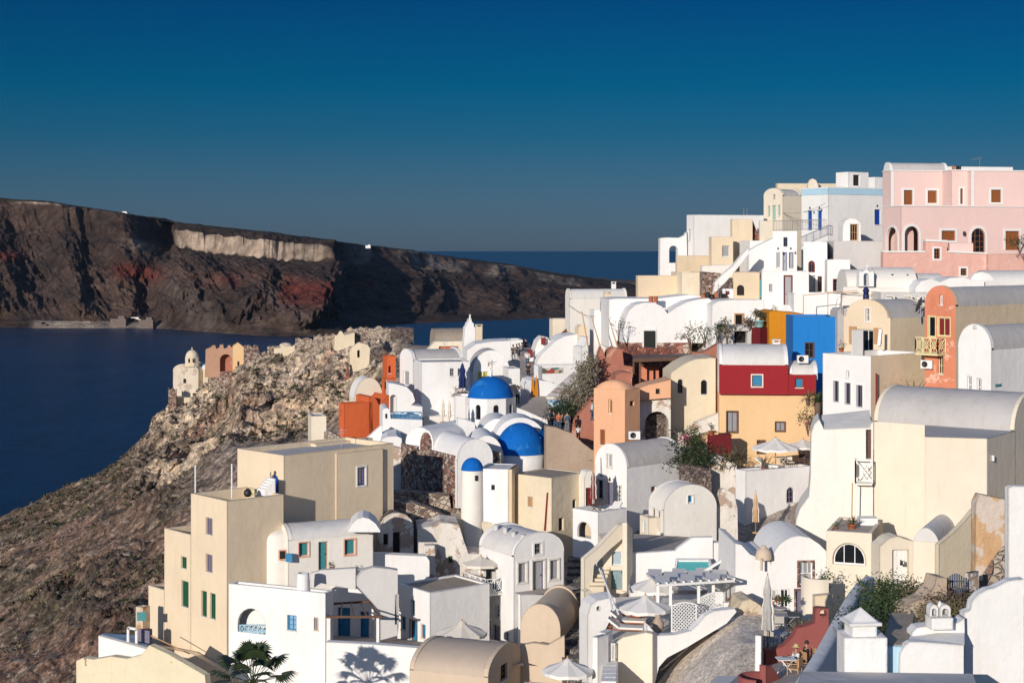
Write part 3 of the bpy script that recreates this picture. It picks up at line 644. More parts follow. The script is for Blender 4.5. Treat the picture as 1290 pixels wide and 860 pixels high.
        far = [(0, z0), (lenA, z0), (lenA, ze), (0, ze)]; vs = []
        oth = dL if gable == 'L' else dR
        for t, z in far: v = E.w(t, z); vs.append((v.x+oth[0]*W, v.y+oth[1]*W, v.z))
        mb.add(vs, [(0, 1, 2, 3)])
        s.b(mb, 'wall', mat)
        rb = MB(); st = [(W+over, ze-.004-over*.3)]*(1 if (sh > 0 or over) else 0)+arcr+[(-over, ze-.004-over*.3)]*(1 if (sh > 0 or over) else 0); m2 = 14; vs = []; 
        for j in range(m2+1):
            o = rimw*.9+(lenA-rimw*1.8)*j/m2
            for t, z in st:
                v = G.w(t, z); wob = .007*math.sin(j*1.7+t*2.3+D); vs.append((v.x+dA[0]*o, v.y+dA[1]*o, v.z+wob))
        k = len(st); rb.add(vs, [(j*k+i, j*k+i+1, (j+1)*k+i+1, (j+1)*k+i) for j in range(m2) for i in range(k-1)], 0, True); s.b(rb, 'roof', roof)
        s.C = C; s.dL = dL; s.dR = dR; s.sl = sl; s.sr = sr; s.top = ze
        return fL, fR
    def slab(s, fc, pts, thick, mat, name='wall', holes=(), out=0.0):
        """a wall of free outline (photo points on plane fc), real thickness"""
        poly = [fc.pt(*p) for p in pts]; mb = MB(); f2 = Face((fc.O[0]+fc.n[0]*out, fc.O[1]+fc.n[1]*out), fc.d, fc.n, fc.len)
        hs = [rect_poly(*s.opening(fc, h[:4]), arch=(h[4] if len(h) > 4 else False)) for h in holes]
        wall_face(mb, f2, poly, hs, thick); f3 = Face((f2.O[0]-fc.n[0]*thick, f2.O[1]-fc.n[1]*thick), fc.d, fc.n, fc.len); wall_face(mb, f3, poly, hs, 0.001)
        k = len(poly); mb.add([f2.w(a, b) for a, b in poly]+[f3.w(a, b) for a, b in poly], [(i, (i+1) % k, k+(i+1) % k, k+i) for i in range(k)])
        return s.b(mb, name, mat)
def free_face(px, D, a, right=False):
    """plane through the point at column px, depth D; a = turn away from the picture plane; recedes left, or right"""
    a = R(a); O = ((px-645)/F*D, D)
    if right: d = (math.cos(a), math.sin(a)); n = (math.sin(a), -math.cos(a))
    else: d = (-math.cos(a), math.sin(a)); n = (-math.sin(a), -math.cos(a))
    return Face(O, d, n, 10)
def wall_thing(name, label, cat, px, D, a, right, pts, thick, mat, holes=(), group=None):
    """a free-standing wall"""
    f = free_face(px, D, a, right); lo = max(p[1] for p in pts); h = House(name, label, cat, tuple(f.w(0, CH+(HOR-lo)/F*D)), group)
    h.slab(f, pts, thick, mat, 'wall' if not name.endswith('wall') else 'masonry', holes); return h, f
def dome_mb(c, r, h, n=28, flare=0.0):
    k = 10; prof = [(r*math.cos(math.pi/2*i/k)+(flare if i == 0 else 0), h*math.sin(math.pi/2*i/k)) for i in range(k)]+[(.001, h)]
    mb = MB(); mb.lathe(c, prof, n); return mb
def railing(h, pts, hgt, mat, r=.022, gap=.12, kind='bars', name='railing'):
    mb = MB()
    for a, b in zip(pts[:-1], pts[1:]):
        a = Vector(a); b = Vector(b); L = (b-a).length; up = Vector((0, 0, hgt))
        mb.bar(a+up, b+up, r*1.3, 4); mb.bar(a+up*.08, b+up*.08, r, 4)
        if kind == 'cross':
            k = max(1, round(L/.75))
            for i in range(k):
                p, q = a.lerp(b, i/k), a.lerp(b, (i+1)/k); mb.bar(p+up*.08, q+up, r, 4); mb.bar(q+up*.08, p+up, r, 4); mb.bar(p, p+up, r*1.4, 4)
                m_ = (p+q)/2+up*.54; d = (q-p)*.25
                mb.bar(m_+d, m_+up*.3, r*.8, 4); mb.bar(m_+up*.3, m_-d, r*.8, 4); mb.bar(m_-d, m_-up*.3, r*.8, 4); mb.bar(m_-up*.3, m_+d, r*.8, 4)
            mb.bar(b, b+up, r*1.4, 4)
        else:
            k = max(1, int(L/gap))
            for i in range(k+1): p = a.lerp(b, i/k); mb.bar(p, p+up, r*.7 if i % 6 else r*1.4, 4)
    return h.b(mb, name, mat)
def stairs_mb(p0, p1, width_dir, width, n, thick=2.5):
    mb = MB(); p0 = Vector(p0); p1 = Vector(p1); wd = Vector(width_dir).normalized()*width
    for i in range(n):
        a = p0.lerp(p1, i/n); b = p0.lerp(p1, (i+1)/n); z = p0.z+(p1.z-p0.z)*(i+1)/n; z0 = min(p0.z, p1.z)-thick
        a2 = a+wd; b2 = b+wd
        mb.add([(a.x, a.y, z0), (b.x, b.y, z0), (b2.x, b2.y, z0), (a2.x, a2.y, z0), (a.x, a.y, z), (b.x, b.y, z), (b2.x, b2.y, z), (a2.x, a2.y, z)], [(0,1,2,3), (4,5,6,7), (0,1,5,4), (1,2,6,5), (2,3,7,6), (3,0,4,7)])
    return mb
# ---------------------------------------------------------------- furniture, plants, people
def umbrella_open(label, loc, rad, hgt, canvas=CANV, pole=FTAN, group=None, n=8, tilt=0, drop=.32):
    t = thing('parasol', label, 'parasol', loc, group); z = hgt; mb = MB(); rise = rad*drop; vs = [(0, 0, z+rise)]
    for j, f in enumerate((.35, .7, 1.0)):
        for i in range(n*2):
            a = math.pi*i/n; sag = (0 if i % 2 == 0 else -.045*rad*f); vs.append((rad*f*math.cos(a)*(1 if i % 2 == 0 else .965), rad*f*math.sin(a)*(1 if i % 2 == 0 else .965), z+rise*(1-f)**1.0*(.92 if j < 2 else 1)+sag))
    k = n*2; fs = [(0, 1+i, 1+(i+1) % k) for i in range(k)]
    for j in range(2): fs += [(1+j*k+i, 1+(j+1)*k+i, 1+(j+1)*k+(i+1) % k, 1+j*k+(i+1) % k) for i in range(k)]
    mb.add(vs, fs); b = len(vs)
    val = [(x, y, zz) for x, y, zz in vs[1+2*k:]]; mb.add(val+[(x*1.005, y*1.005, zz-.16) for x, y, zz in val], [(i, (i+1) % k, k+(i+1) % k, k+i) for i in range(k)])
    mb.lathe((0, 0, z+rise*.86), [(rad*.2, 0), (rad*.12, rise*.12), (.02, rise*.26)], n)
    mb.build('canopy', canvas, t)
    p = MB(); p.bar((0, 0, 0), (0, 0, z+rise), .035, 8); p.build('pole', pole, t)
    rb = MB()
    for i in range(n): a = 2*math.pi*i/n; rb.bar((0, 0, z+rise*.9), (rad*.98*math.cos(a), rad*.98*math.sin(a), z-.02), .014, 4); rb.bar((0, 0, z-.15), (rad*.5*math.cos(a), rad*.5*math.sin(a), z+rise*.45), .01, 4)
    rb.build('ribs', pole, t); f = MB(); f.lathe((0, 0, z+rise), [(.05, 0), (.06, .08), (.001, .2)], 8); f.build('finial', pole, t)
    bs = MB(); bs.lathe((0, 0, 0), [(.3, 0), (.3, .07), (.06, .12), (.05, .3)], 12); bs.build('base', FGREY, t)
    return t
def umbrella_closed(label, loc, hgt, canvas=CANV, stripes=None, group=None, lean=0, fat=1):
    t = thing('parasol', label, 'parasol', loc, group); mb = MB(); n = 16; prof = []
    k = 12
    for j in range(k+1):
        f = j/k; z = hgt*(.26+.72*f); r = (.15*(1-f)**.5+.035+(.045 if .62 < f < .8 else 0)+(.03 if .3 < f < .42 else 0))*fat*hgt/3
        prof.append((r if j < k else .02, z))
    vs = []
    for j, (r, z) in enumerate(prof):
        for i in range(n): a = 2*math.pi*i/n; q = r*(1+.36*(1 if i % 2 else -1)*(1-.6*j/k)); vs.append((q*math.cos(a), q*math.sin(a), z+.03*math.sin(i*2.3+j)))
    fs = []; ms = []
    mats = [canvas]+([stripes] if stripes else [])
    for j in range(k):
        for i in range(n): mb.add([vs[j*n+i], vs[j*n+(i+1) % n], vs[(j+1)*n+(i+1) % n], vs[(j+1)*n+i]], [(0, 1, 2, 3)], (1 if stripes and i % 4 < 2 else 0))
    mb.build('canopy', mats, t)
    p = MB(); p.bar((0, 0, 0), (0, 0, hgt), .03, 8); p.lathe((0, 0, 0), [(.25, 0), (.25, .06), (.05, .1)], 10); p.build('pole', FTAN, t)
    t.rotation_euler = (0, lean, 0); return t
def clump(loc, r, n, leaf, mat, sq=(1, 1, 1), mb=None, m=0, seed=0, holes=.0):
    mb = mb or MB(); rs = np.random.default_rng(seed+int(abs(loc[0]*13+loc[1]*7+r*100)))
    cs = rs.normal(0, .45, (max(4, n//60), 3))*r*np.array(sq); 
    for i in range(n):
        c = cs[rs.integers(len(cs))]+rs.normal(0, .26, 3)*r*np.array(sq); p = Vector(loc)+Vector(c)
        d = Vector(rs.normal(0, 1, 3)).normalized(); e = d.orthogonal().normalized(); e.rotate(Vector(d).to_track_quat('Z', 'Y')); g = d.cross(e); s = leaf*(.6+.8*rs.random())
        mb.add([p-e*s*.35, p+d*s*.2+g*s*.2, p+e*s*.35, p+d*s], [(0, 1, 2, 3)], m)
    return mb
def shrub(name, label, cat, loc, r, n, leaf, mat, sq=(1, 1, .8), trunk=.0, group=None, flowers=None, up=0.0):
    t = thing(name, label, cat, loc, group); mb = clump((0, 0, r*sq[2]*.8+up), r, n, leaf, mat, sq, seed=int(loc[0]*10)); mats = [mat]
    if flowers: clump((0, 0, r*sq[2]*.9+up), r*1.05, n//3, leaf*.9, mat, sq, mb, 1, 5); mats.append(flowers)
    mb.build('foliage', mats, t)
    tb = MB(); rs = random.Random(int(loc[0]*7))
    for i in range(5):
        a = rs.random()*6.28; q = Vector((math.cos(a)*r*sq[0]*.5, math.sin(a)*r*sq[1]*.5, r*sq[2]+up)); m_ = Vector((q.x*.3, q.y*.3, (up+r*.3)*.8)); tb.bar((0, 0, -.1), m_, .05*max(.5, r), 5, r2=.035*max(.5, r)); tb.bar(m_, q, .035*max(.5, r), 5, r2=.01)
    tb.build('stem', TRUNK, t); return t
def spiky(name, label, loc, r, n, mat=LEAFG, w=.07, droop=.5, group=None, pot=None, trunk=0.0, cat='plant', up=.9):
    t = thing(name, label, cat, loc, group); mb = MB(); rs = random.Random(int(loc[0]*31+loc[1]*3)); z0 = trunk
    if pot:
        pb = MB(); pb.lathe((0, 0, 0), [(pot*.6, 0), (pot*.95, pot*1.1), (pot*1.05, pot*1.1), (pot*1.05, pot*1.3), (pot*.85, pot*1.3), (pot*.8, pot*1.15)], 16); pb.lathe((0, 0, pot*1.12), [(pot*.84, 0), (.001, .01)], 16, 0)
        pb.build('pot', CLAYP, t); z0 = pot*1.15+trunk
    for i in range(n):
        a = rs.random()*6.283; el = rs.uniform(.05, 1.35)*up; L = r*rs.uniform(.75, 1.1); pts = []
        for k in range(6):
            f = k/5; e = el-droop*f*f*(1.4-el); pts.append(Vector((math.cos(a)*math.cos(e)*L*f, math.sin(a)*math.cos(e)*L*f, z0+math.sin(e)*L*f)))
        sd = Vector((-math.sin(a), math.cos(a), 0)); vs = []
        for k, p in enumerate(pts): ww = w*(1-(k/5)**2)*(.6+k*.3 if k < 2 else 1); vs += [p-sd*ww, p+Vector((0, 0, -ww*.3)), p+sd*ww]
        mb.add(vs, [(3*k, 3*k+1, 3*k+4, 3*k+3) for k in range(5)]+[(3*k+1, 3*k+2, 3*k+5, 3*k+4) for k in range(5)])
    mb.build('leaves', mat, t)
    if trunk: tb = MB(); tb.bar((0, 0, z0-trunk-.1), (0, 0, z0+.05), r*.16, 9, r2=r*.2); tb.build('trunk', TRUNK, t)
    return t
def fan_palm(label, loc, r, n, trunk):
    t = thing('fan_palm', label, 'palm tree', loc); rs = random.Random(8); dead = MB(); 
    tb = MB()
    for i in range(14): z = trunk*i/14; tb.bar((0, 0, z), (0, 0, z+trunk/14+.02), .27+.03*(i % 2), 10, r2=.24)
    tb.build('trunk', TRUNK, t)
    mb = MB(); dm = MB()
    for i in range(n):
        a = i*2.4+rs.uniform(-.2, .2); el = 1.4-2.0*(i/n)**.9+rs.uniform(-.1, .1); L = r*rs.uniform(.5, .68); dr = Vector((math.cos(a)*math.cos(el), math.sin(a)*math.cos(el), math.sin(el)))
        o = Vector((0, 0, trunk)); tip = o+dr*L; M_ = mb if i < n*.82 else dm
        M_.bar(o, tip, .03, 4, r2=.018)
        sd = Vector((-math.sin(a), math.cos(a), 0)); upv = dr.cross(sd); K = 26
        for k in range(K):
            th = (k/(K-1)-.5)*3.6; dd = (dr*math.cos(th)+sd*math.sin(th)); LL = r*.42*(1-.25*abs(th)/1.8)*rs.uniform(.9, 1.08); mid = tip+dd*LL*.55+upv*.02; end = tip+dd*LL+Vector((0, 0, -.22*LL*(1+rs.random()*.5)))
            q = dd.cross(upv).normalized()*.042*r/1.6
            M_.add([tip, mid-q, end, mid+q], [(0, 1, 2, 3)]); 
    mb.build('crown', LEAFD, t); dm.build('dead_fronds', plain('dry_palm_leaves', (.26, .20, .10), .8), t); return t
def pot_plant(label, loc, s, leaf=LEAFG, potm=CLAYP, n=90, group=None, flowers=None, cat='potted plant'):
    t = thing('potted_plant', label, cat, loc, group); pb = MB(); pb.lathe((0, 0, 0), [(s*.28, 0), (s*.42, s*.5), (s*.46, s*.5), (s*.46, s*.6), (s*.36, s*.6), (.001, s*.52)], 14); pb.build('pot', potm, t)
    mb = clump((0, 0, s*1.05), s*.6, n, s*.28, leaf, (1, 1, .8)); mats = [leaf]
    if flowers: clump((0, 0, s*1.15), s*.6, n//3, s*.2, leaf, (1, 1, .8), mb, 1, 3); mats.append(flowers)
    mb.build('foliage', mats, t); return t
def table(label, loc, w=.8, d=.8, h=.72, mat=FW, rz=0, round_=False, group=None):
    t = thing('table', label, 'table', loc, group, rz); mb = MB()
    if round_: mb.lathe((0, 0, h-.05), [(.001, 0), (w/2, 0), (w/2, .05), (.001, .05)], 20, sm=False)
    else:
        for i in range(6): mb.box((-w/2+w*(i+.5)/6, 0, h-.02), (w/6-.012, d, .03))
    mb.build('tabletop', mat, t)
    for sx_ in (-1, 1):
        for sy_ in (-1, 1):
            l = MB(); l.bar((sx_*w*.42, sy_*d*.4, 0), (-sx_*w*.3 if not round_ else sx_*w*.2, sy_*d*.4, h-.04), .022, 4); l.build('leg', mat, t)
    return t
def chair(label, loc, mat=FW, seatm=CANV, rz=0, group=None, s=1.0, high=.92):
    t = thing('chair', label, 'chair', loc, group, rz); mb = MB(); mb.box((0, 0, .45), (.48, .46, .05)); mb.build('seat', seatm, t)
    mb = MB(); mb.box((0, .24, .72), (.46, .04, .34)); mb.build('backrest', seatm, t)
    for sx_ in (-1, 1):
        for sy_ in (-1, 1):
            l = MB(); l.bar((sx_*.22, sy_*.22, 0), (sx_*.22, sy_*.22, high if sy_ > 0 else .66), .022, 4); l.build('leg', mat, t)
        l = MB(); l.box((sx_*.23, 0, .66), (.05, .46, .03)); l.build('armrest', mat, t)
    t.scale = (s,)*3; return t
def lounger(label, loc, rz, cush=CANVW, fr=FW, group=None):
    t = thing('sun_lounger', label, 'sun lounger', loc, group, rz); mb = MB(); mb.box((0, -.3, .32), (.64, 1.3, .1)); mb.build('cushion', cush, t)
    mb = MB(); vs = [(-.32, .35, .27), (.32, .35, .27), (.32, .95, .72), (-.32, .95, .72)]; mb.add(vs+[(x, y-.06, z+.09) for x, y, z in vs], [(0,1,2,3), (4,5,6,7), (0,1,5,4), (1,2,6,5), (2,3,7,6), (3,0,4,7)]); mb.build('backrest', cush, t)
    mb = MB(); mb.box((-.34, 0, .24), (.05, 1.9, .06)); mb.box((.34, 0, .24), (.05, 1.9, .06)); mb.build('frame', fr, t)
    for a in (-1, 1):
        for b in (-.85, .85): l = MB(); l.box((a*.34, b, .12), (.05, .05, .24)); l.build('leg', fr, t)
    return t
def ac_unit(label, loc, rz, wall='wall'):
    t = thing('air_conditioner', label, 'air conditioner', loc, None, rz); mb = MB(); mb.box((0, 0, .3), (.85, .32, .6)); mb.build('casing', FW, t)
    mb = MB(); mb.lathe((0, 0, 0), [(.001, 0), (.22, 0), (.22, .02), (.20, .025)], 18); me = mb.build('fan_grille', DARKM, t); me.location = (-.12, -.165, .31); me.rotation_euler = (R(90), 0, 0)
    mb = MB(); mb.box((-.3, .02, -.03), (.04, .3, .05)); mb.box((.3, .02, -.03), (.04, .3, .05)); mb.build('bracket', METAL, t); return t
def chimney(label, loc, wd, h, mat=WHITE, rz=0, cap=True, kind='slots', group=None):
    t = thing('chimney', label, 'chimney', loc, group, rz); mb = MB(); mb.box((0, 0, h/2), (wd, wd, h)); mb.build('stack', mat, t)
    cb = MB()
    if kind == 'slots':
        for x in (-1, 1):
            for y in (-1, 1): cb.box((x*wd*.38, y*wd*.38, h+.08), (wd*.2, wd*.2, .16))
        cb.box((0, 0, h+.2), (wd*1.12, wd*1.12, .08))
    cb.build('cap', mat, t)
    return t
def person(label, loc, shirt, trousers, hair=(.03, .02, .015), rz=0, h=1.7, bag=None, sit=False, skirt=False, hat=None, stride=.12, group=None, arms=0):
    """one continuous skinned body, clothes and hair as its parts"""
    t = thing('person', label, 'person', loc, group, rz); k = h/1.75
    def skin(name, pts, edges, rad, mat, root=0, sub=1):
        me = bpy.data.meshes.new(name); me.from_pydata([tuple(c*k for c in p) for p in pts], edges, []); o = bpy.data.objects.new(name, me); COL.objects.link(o); o.parent = t
        md = o.modifiers.new('skin', 'SKIN'); 
        for i, r in enumerate(rad): sv = me.skin_vertices[0].data[i]; sv.radius = (r[0]*k, r[1]*k) if isinstance(r, tuple) else (r*k, r*k); sv.use_root = (i == root)
        md.use_smooth_shade = True; ss = o.modifiers.new('sub', 'SUBSURF'); ss.levels = sub; ss.render_levels = sub; me.materials.append(mat); return o
    s = stride
    if sit: hip, kn, an, ty = .48, (.48, -.42), (.06, -.42), 0
    else: hip, kn, an, ty = .92, (.50, 0), (.07, 0), 0
    pl = (0, 0, hip); ch = (0, .0, hip+.30); sh = (0, 0, hip+.50); nk = (0, 0, hip+.59); hd = (0, -.02, hip+.70); ht = (0, -.01, hip+.82)
    def leg(sd):
        f = s*sd
        return [(.10*sd, 0, hip-.04), (.11*sd, kn[1]-(f*.5 if not sit else 0), kn[0]), (.11*sd, an[1]+(f if not sit else 0), an[0]), (.12*sd, an[1]-.14+(f if not sit else 0), .03)]
    def arm(sd):
        if arms: return [(.19*sd, 0, hip+.49), (.24*sd, -.06, hip+.24), (.14*sd, -.28, hip+.26), (.10*sd, -.34, hip+.28)]
        return [(.19*sd, 0, hip+.49), (.24*sd, .03*sd, hip+.22), (.23*sd, -.10, hip+.0), (.22*sd, -.13, hip-.08)]
    pts = [pl, ch, sh, nk, hd, ht]+leg(1)+leg(-1)+arm(1)+arm(-1); E = [(0,1), (1,2), (2,3), (3,4), (4,5), (0,6), (6,7), (7,8), (8,9), (0,10), (10,11), (11,12), (12,13), (2,14), (14,15), (15,16), (16,17), (2,18), (18,19), (19,20), (20,21)]
    rad = [(.14, .10), (.13, .10), (.13, .09), .05, .09, .075]+[.085, .055, .04, .035]*2+[.05, .04, .033, .035]*2
    skin('body', pts, E, rad, SKIN)
    tp = [pl, ch, (0, 0, hip+.46), (.19, 0, hip+.48), arm(1)[1], (-.19, 0, hip+.48), arm(-1)[1]]; skin('shirt', tp, [(0,1), (1,2), (2,3), (3,4), (2,5), (5,6)], [(.165, .125), (.155, .12), (.15, .105), .07, .055, .07, .055], shirt)
    if skirt: skin('skirt', [(0, 0, hip+.05), (0, 0, hip-.25), (0, 0, hip-.5)], [(0,1), (1,2)], [(.16, .13), (.2, .17), (.22, .2)], trousers)
    else:
        a, b = leg(1), leg(-1); skin('trousers', [(0, 0, hip+.04), a[0], a[1], a[2], b[0], b[1], b[2]], [(0,1), (1,2), (2,3), (0,4), (4,5), (5,6)], [(.16, .12), .10, .072, .055, .10, .072, .055], trousers)
    hm = MB(); hm.lathe((0, .015*k, (hip+.74)*k), [(.105*k, -.03*k), (.11*k, .03*k), (.09*k, .09*k), (.05*k, .125*k), (.001, .135*k)], 12); hm.build('hair', plain('hair_%02x%02x' % (int(hair[0]*255), int(hair[1]*255)), hair, .7), t)
    if hat: hb = MB(); hb.lathe((0, 0, (hip+.80)*k), [(.22*k, -.02), (.12*k, .01), (.10*k, .10*k), (.001, .12*k)], 14); hb.build('hat', hat, t)
    if bag: bb = MB(); bb.box((0, .17*k, (hip+.30)*k), (.28*k, .14*k, .38*k), top=.8); bb.build('bag', bag, t)
    return t
# ---------------------------------------------------------------- the village
def w(f, x0, y0, x1, y1, kind='win', frame=FW, pane=GLASS, **o): return (f, x0, y0, x1, y1, kind, frame, pane, o)
def H(name, label, px, D, cat='house', group=None): return House(name, label, cat, tuple(gp(px, D)), group)
def extra(h, name, mat, fn): mb = MB(); fn(mb); return h.b(mb, name, mat)

# --- left cream complex
h = H('cream_tower_house', 'tall stepped cream house with green and lilac shutters at the left edge of the village', 286, 100)
fL, fR = h.block(240.5, 286, 357, 631, 100, 48, CREAM, [w('L', 259, 652, 267.5, 673, 'shut', FLIL, FLIL), w('L', 259, 698, 267.5, 720, 'shut', FLIL, FLIL), w('L', 253.5, 744, 260.5, 776, 'shut', FGREEN, FGREEN), w('L', 264.5, 747, 271.5, 779, 'shut', FGREEN, FGREEN)], roof=ROOFG, para=1.0)
t_, _ = fL.pt(240.5, 700); q = fL.w(t_+.02, 0)
D2 = q.y; x2 = 645+q.x/q.y*F
h.block(207, x2, ('m', 6), 673.5, D2, 48, CREAM, [w('L', 228, 701, 235, 715.5, 'shut', FGREEN, FGREEN), w('L', 228.5, 731.5, 237.5, 764, 'shut', FGREEN, FGREEN)], roof=ROOFG, para=.8)
t2 = fL.s_of(207)+.02; q = fL.w(t2, 0); h.block(187, 645+q.x/q.y*F, ('m', 4), 743, q.y, 48, CREAM, [], roof=ROOFB, para=.3)
q = P(196, 822, 95); 
# flared plinth at the foot
h.slab(free_face(300, 98.3, 45), [(188, 812), (240, 822), (300, 855), (300, 960), (180, 960)], .45, CREAM, 'plinth')
h = H('cream_cube_house', 'flat roofed cream house with a blue arched door and roof stairs', 357, 104)
h.block(299, 357.5, ('m', 9.5), 573.5, 104.5, 45, CREAM, [w('L', 341.5, 597.5, 352, 622, 'door', FBLUE, FBLUE, arch=True, sur=(FC, .06))], roof=ROOFG, para=.35)
h.block(414, 424, 482, 571, 107.5, 47, CREAM, [w('R', 450, 588, 460.5, 611, 'shut', FBLUE, FBLUE, sur=(FW, .1))], roof=ROOFG, para=.35)
extra(h, 'roof_ledge', CREAM, lambda mb: mb.box(P(431, 561, 114), (5.2, .6, .7), R(45)))
# small things on the tower roof
for px, D, lab in ((243, 104, 'thin white pole at the outer corner of the cream tower roof'), (289, 101.2, 'thin white pole at the inner corner of the cream tower roof')):
    mb = MB(); p = P(px, 640, D); mb.bar((0, 0, -.3), (0, 0, 1.9), .05, 6); o = mb.build('pole', FW); o.location = p+Vector((.1, .3, .9)); tag(o, lab, 'pole')
p = P(313, 624, 103.2); chair('yellowish armchair on the cream tower roof terrace', p+Vector((0, .8, -.5)), FC, FC, .6)
mb = MB(); mb.lathe((0, 0, 0), [(.001, 0), (.2, .06), (.27, .28), (.2, .46), (.12, .5), (.12, .56), (.001, .56)], 14); o = mb.build('black_urn', DARKM); o.location = P(312, 626, 102.6); tag(o, 'round black urn on the cream tower roof', 'urn')
h = House('roof_stair', 'white steps beside the blue arched door climbing to the cream cube roof', 'stairs', tuple(P(330, 620, 104))); 
mb = stairs_mb(P(324, 617, 103.9), P(338, 601, 104.1), (.5, -.5, 0), .8, 5, .3); h.b(mb, 'steps', WHITE)
# little lean-to house and pool terrace at the slope edge
h = H('rusty_annex', 'small annex with rust streaked walls and a lilac door behind the cream tower', 180, 106)
h.block(171, 180, 189, 765, 104, 30, plaster('rust_streaked_plaster', (.66, .55, .42), .6, c2=(.45, .25, .1), peel=.05), [], para=.05, roof=ROOFW)
mb = MB(); mb.box((0, 0, 0), (.9, .08, 1.4)); o = mb.build('shutter', FLIL, h.root); o.location = P(183, 805, 103.4)-h.off
mb = MB(); mb.box((0, 0, 0), (.6, .08, .55)); o = mb.build('window', FTEAL, h.root); o.location = P(178.5, 776, 103.5)-h.off
h = H('terrace_wall', 'low white terrace with a blue shaded deck above the scrub', 150, 104, 'terrace')
h.slab(free_face(186, 101, 20), [(124, 800), (160, 810), (188, 818), (188, 850), (124, 835)], .35, WHITE, 'parapet')
extra(h, 'deck', LBLUE, lambda mb: mb.add([P(126, 800, 104), P(186, 815, 101.6), P(186, 800, 108), P(130, 797, 108)], [(0, 1, 2, 3)]))
extra(h, 'gate_frame', WHITE, lambda mb: (mb.bar(P(161.5, 812, 102), P(161.5, 790, 102), .11, 4), mb.bar(P(172, 815, 102), P(172, 792, 102), .11, 4), mb.bar(P(161, 790, 102), P(172.5, 792, 102), .11, 4)))
wall_thing('retaining_wall', 'crumbling cream retaining wall below the scrub in the bottom left', 'wall', 186, 96, 25, False, [(96, 832), (104, 828), (118, 830), (140, 826), (160, 829), (178, 824), (188, 812), (210, 822), (258, 850), (270, 960), (96, 960)], .5, plaster('crumbling_cream_plaster', (.74, .65, .46), .3, bump=.8, c2=(.40, .22, .15), peel=-.03))

# --- white houses lower left
h = H('loggia_house', 'white house with an arched loggia and pale blue balustrade', 410, 96)
fL, fR = h.block(288, 410, 420, 747, 96, 24, WHITE, [w('L', 299.5, 766, 335, 797, 'open', FW, GREYW, arch=True, depth=1.3), w('L', 362, 774.5, 373.5, 793.5, 'win', FSKY, plain('pale_blue_glass', (.25, .42, .6), .3), mull=(1, 2)), w('L', 395.5, 777.5, 401, 793.5, 'shut', FTAN, FGREY)], roof=ROOFB, para=.2)
a, b_ = fL.pt(300.5, 797), fL.pt(334.5, 797)
mb = MB()
for i in range(6):
    p0 = fL.w(a[0]+(b_[0]-a[0])*i/6, a[1]+.05, -.15); p1 = fL.w(a[0]+(b_[0]-a[0])*(i+1)/6, a[1]+.05, -.15); u = Vector((0, 0, .42)); mb.bar(p0, p1+u, .035, 4); mb.bar(p1, p0+u, .035, 4); mb.bar(p0, p0+u, .035, 4)
p0 = fL.w(a[0], a[1]+.05, -.15); p1 = fL.w(b_[0], b_[1]+.05, -.15); mb.bar(p0+Vector((0, 0, .42)), p1+Vector((0, 0, .42)), .05, 4); mb.bar(p0, p1, .05, 4); h.b(mb, 'balustrade', plain('pale_blue_paint', (.35, .55, .66), .6))
h = H('terrace_wall', 'long white wall under the pergola terrace catching the palm shadow', 470, 95, 'wall')
h.slab(free_face(532, 92.2, 12), [(410.5, 808), (470, 811), (532, 816), (532, 960), (410.5, 960)], .5, WHITE, 'masonry')
extra(h, 'floor', PAVE, lambda mb: mb.add([P(411, 809.5, 95.2), P(532, 818, 92.6), P(532, 800, 104), P(411, 796, 104)], [(0, 1, 2, 3)]))
h = H('low_white_house', 'white wall with two blue doors behind the red beamed pergola', 470, 101)
f = free_face(470, 101, 12); h.slab(f, [(411, 745), (420, 740), (450, 741), (470, 760), (474, 830), (411, 830)], 3, WHITE, 'wall', [(425.5, 765, 441, 808), (454, 770, 464.5, 805)])
h.fit(f, (425.5, 765, 441, 808), 'door', FSKY, FSKY); h.fit(f, (454, 770, 464.5, 805), 'door', FBLUE, FSKY)
h = House('timber_pergola', 'bare red brown pergola beams over the lower terrace', 'pergola', tuple(P(440, 808, 97)))
extra(h, 'front_beam', FBROWN, lambda mb: mb.bar(P(411, 776.5, 96), P(482, 776.5, 94.5), .09, 4)); extra(h, 'rear_beam', FBROWN, lambda mb: mb.bar(P(419, 760, 100), P(467, 757, 100), .09, 4))
for i in range(5): extra(h, 'rafter', FBROWN, lambda mb: mb.bar(P(413+i*16.5, 776.5, 95.9-i*.3), P(420+i*11.3, 759.5-i*.4, 100), .055, 4))
extra(h, 'post', FW, lambda mb: mb.bar(P(476, 812, 94.8), P(476, 777, 94.8), .12, 4)); extra(h, 'post', FW, lambda mb: mb.bar(P(414, 808, 96.2), P(414, 777, 96.2), .16, 4))

h = H('teal_door_house', 'low white house with teal doors and shutters in pink frames', 400, 103.5)
h.vault(('m', 3.0), 363, 470, 681, 101.5, 66, OFFW, ROOFW, 'L', .85, [w('R', 376.5, 683, 389, 700.5, 'shut', FPINK, FTEAL, sur=(FPINK, .07)), w('R', 401.5, 682, 413.5, 717.5, 'door', FPINK, FTEAL), w('R', 434, 679, 447.5, 698.5, 'shut', FPINK, FTEAL, sur=(FPINK, .08))], rim=.03)
h = H('round_tower_house', 'rounded white stair tower with a small window framed in pink', 349, 101)
h.off = h.root.location.copy(); c = P(350, 700, 102.8); zt = CH+(HOR-684)/F*101
mb = MB(); mb.lathe((c.x, c.y, 0), [(1.0, zt+.62), (1.0, zt+.6)], 4)
mb = MB(); mb.lathe((c.x, c.y, zt), [(1.02, -7), (1.0, 0), (.92, .22), (.7, .42), (.35, .55), (.001, .58)], 32); h.b(mb, 'wall', OFFW)
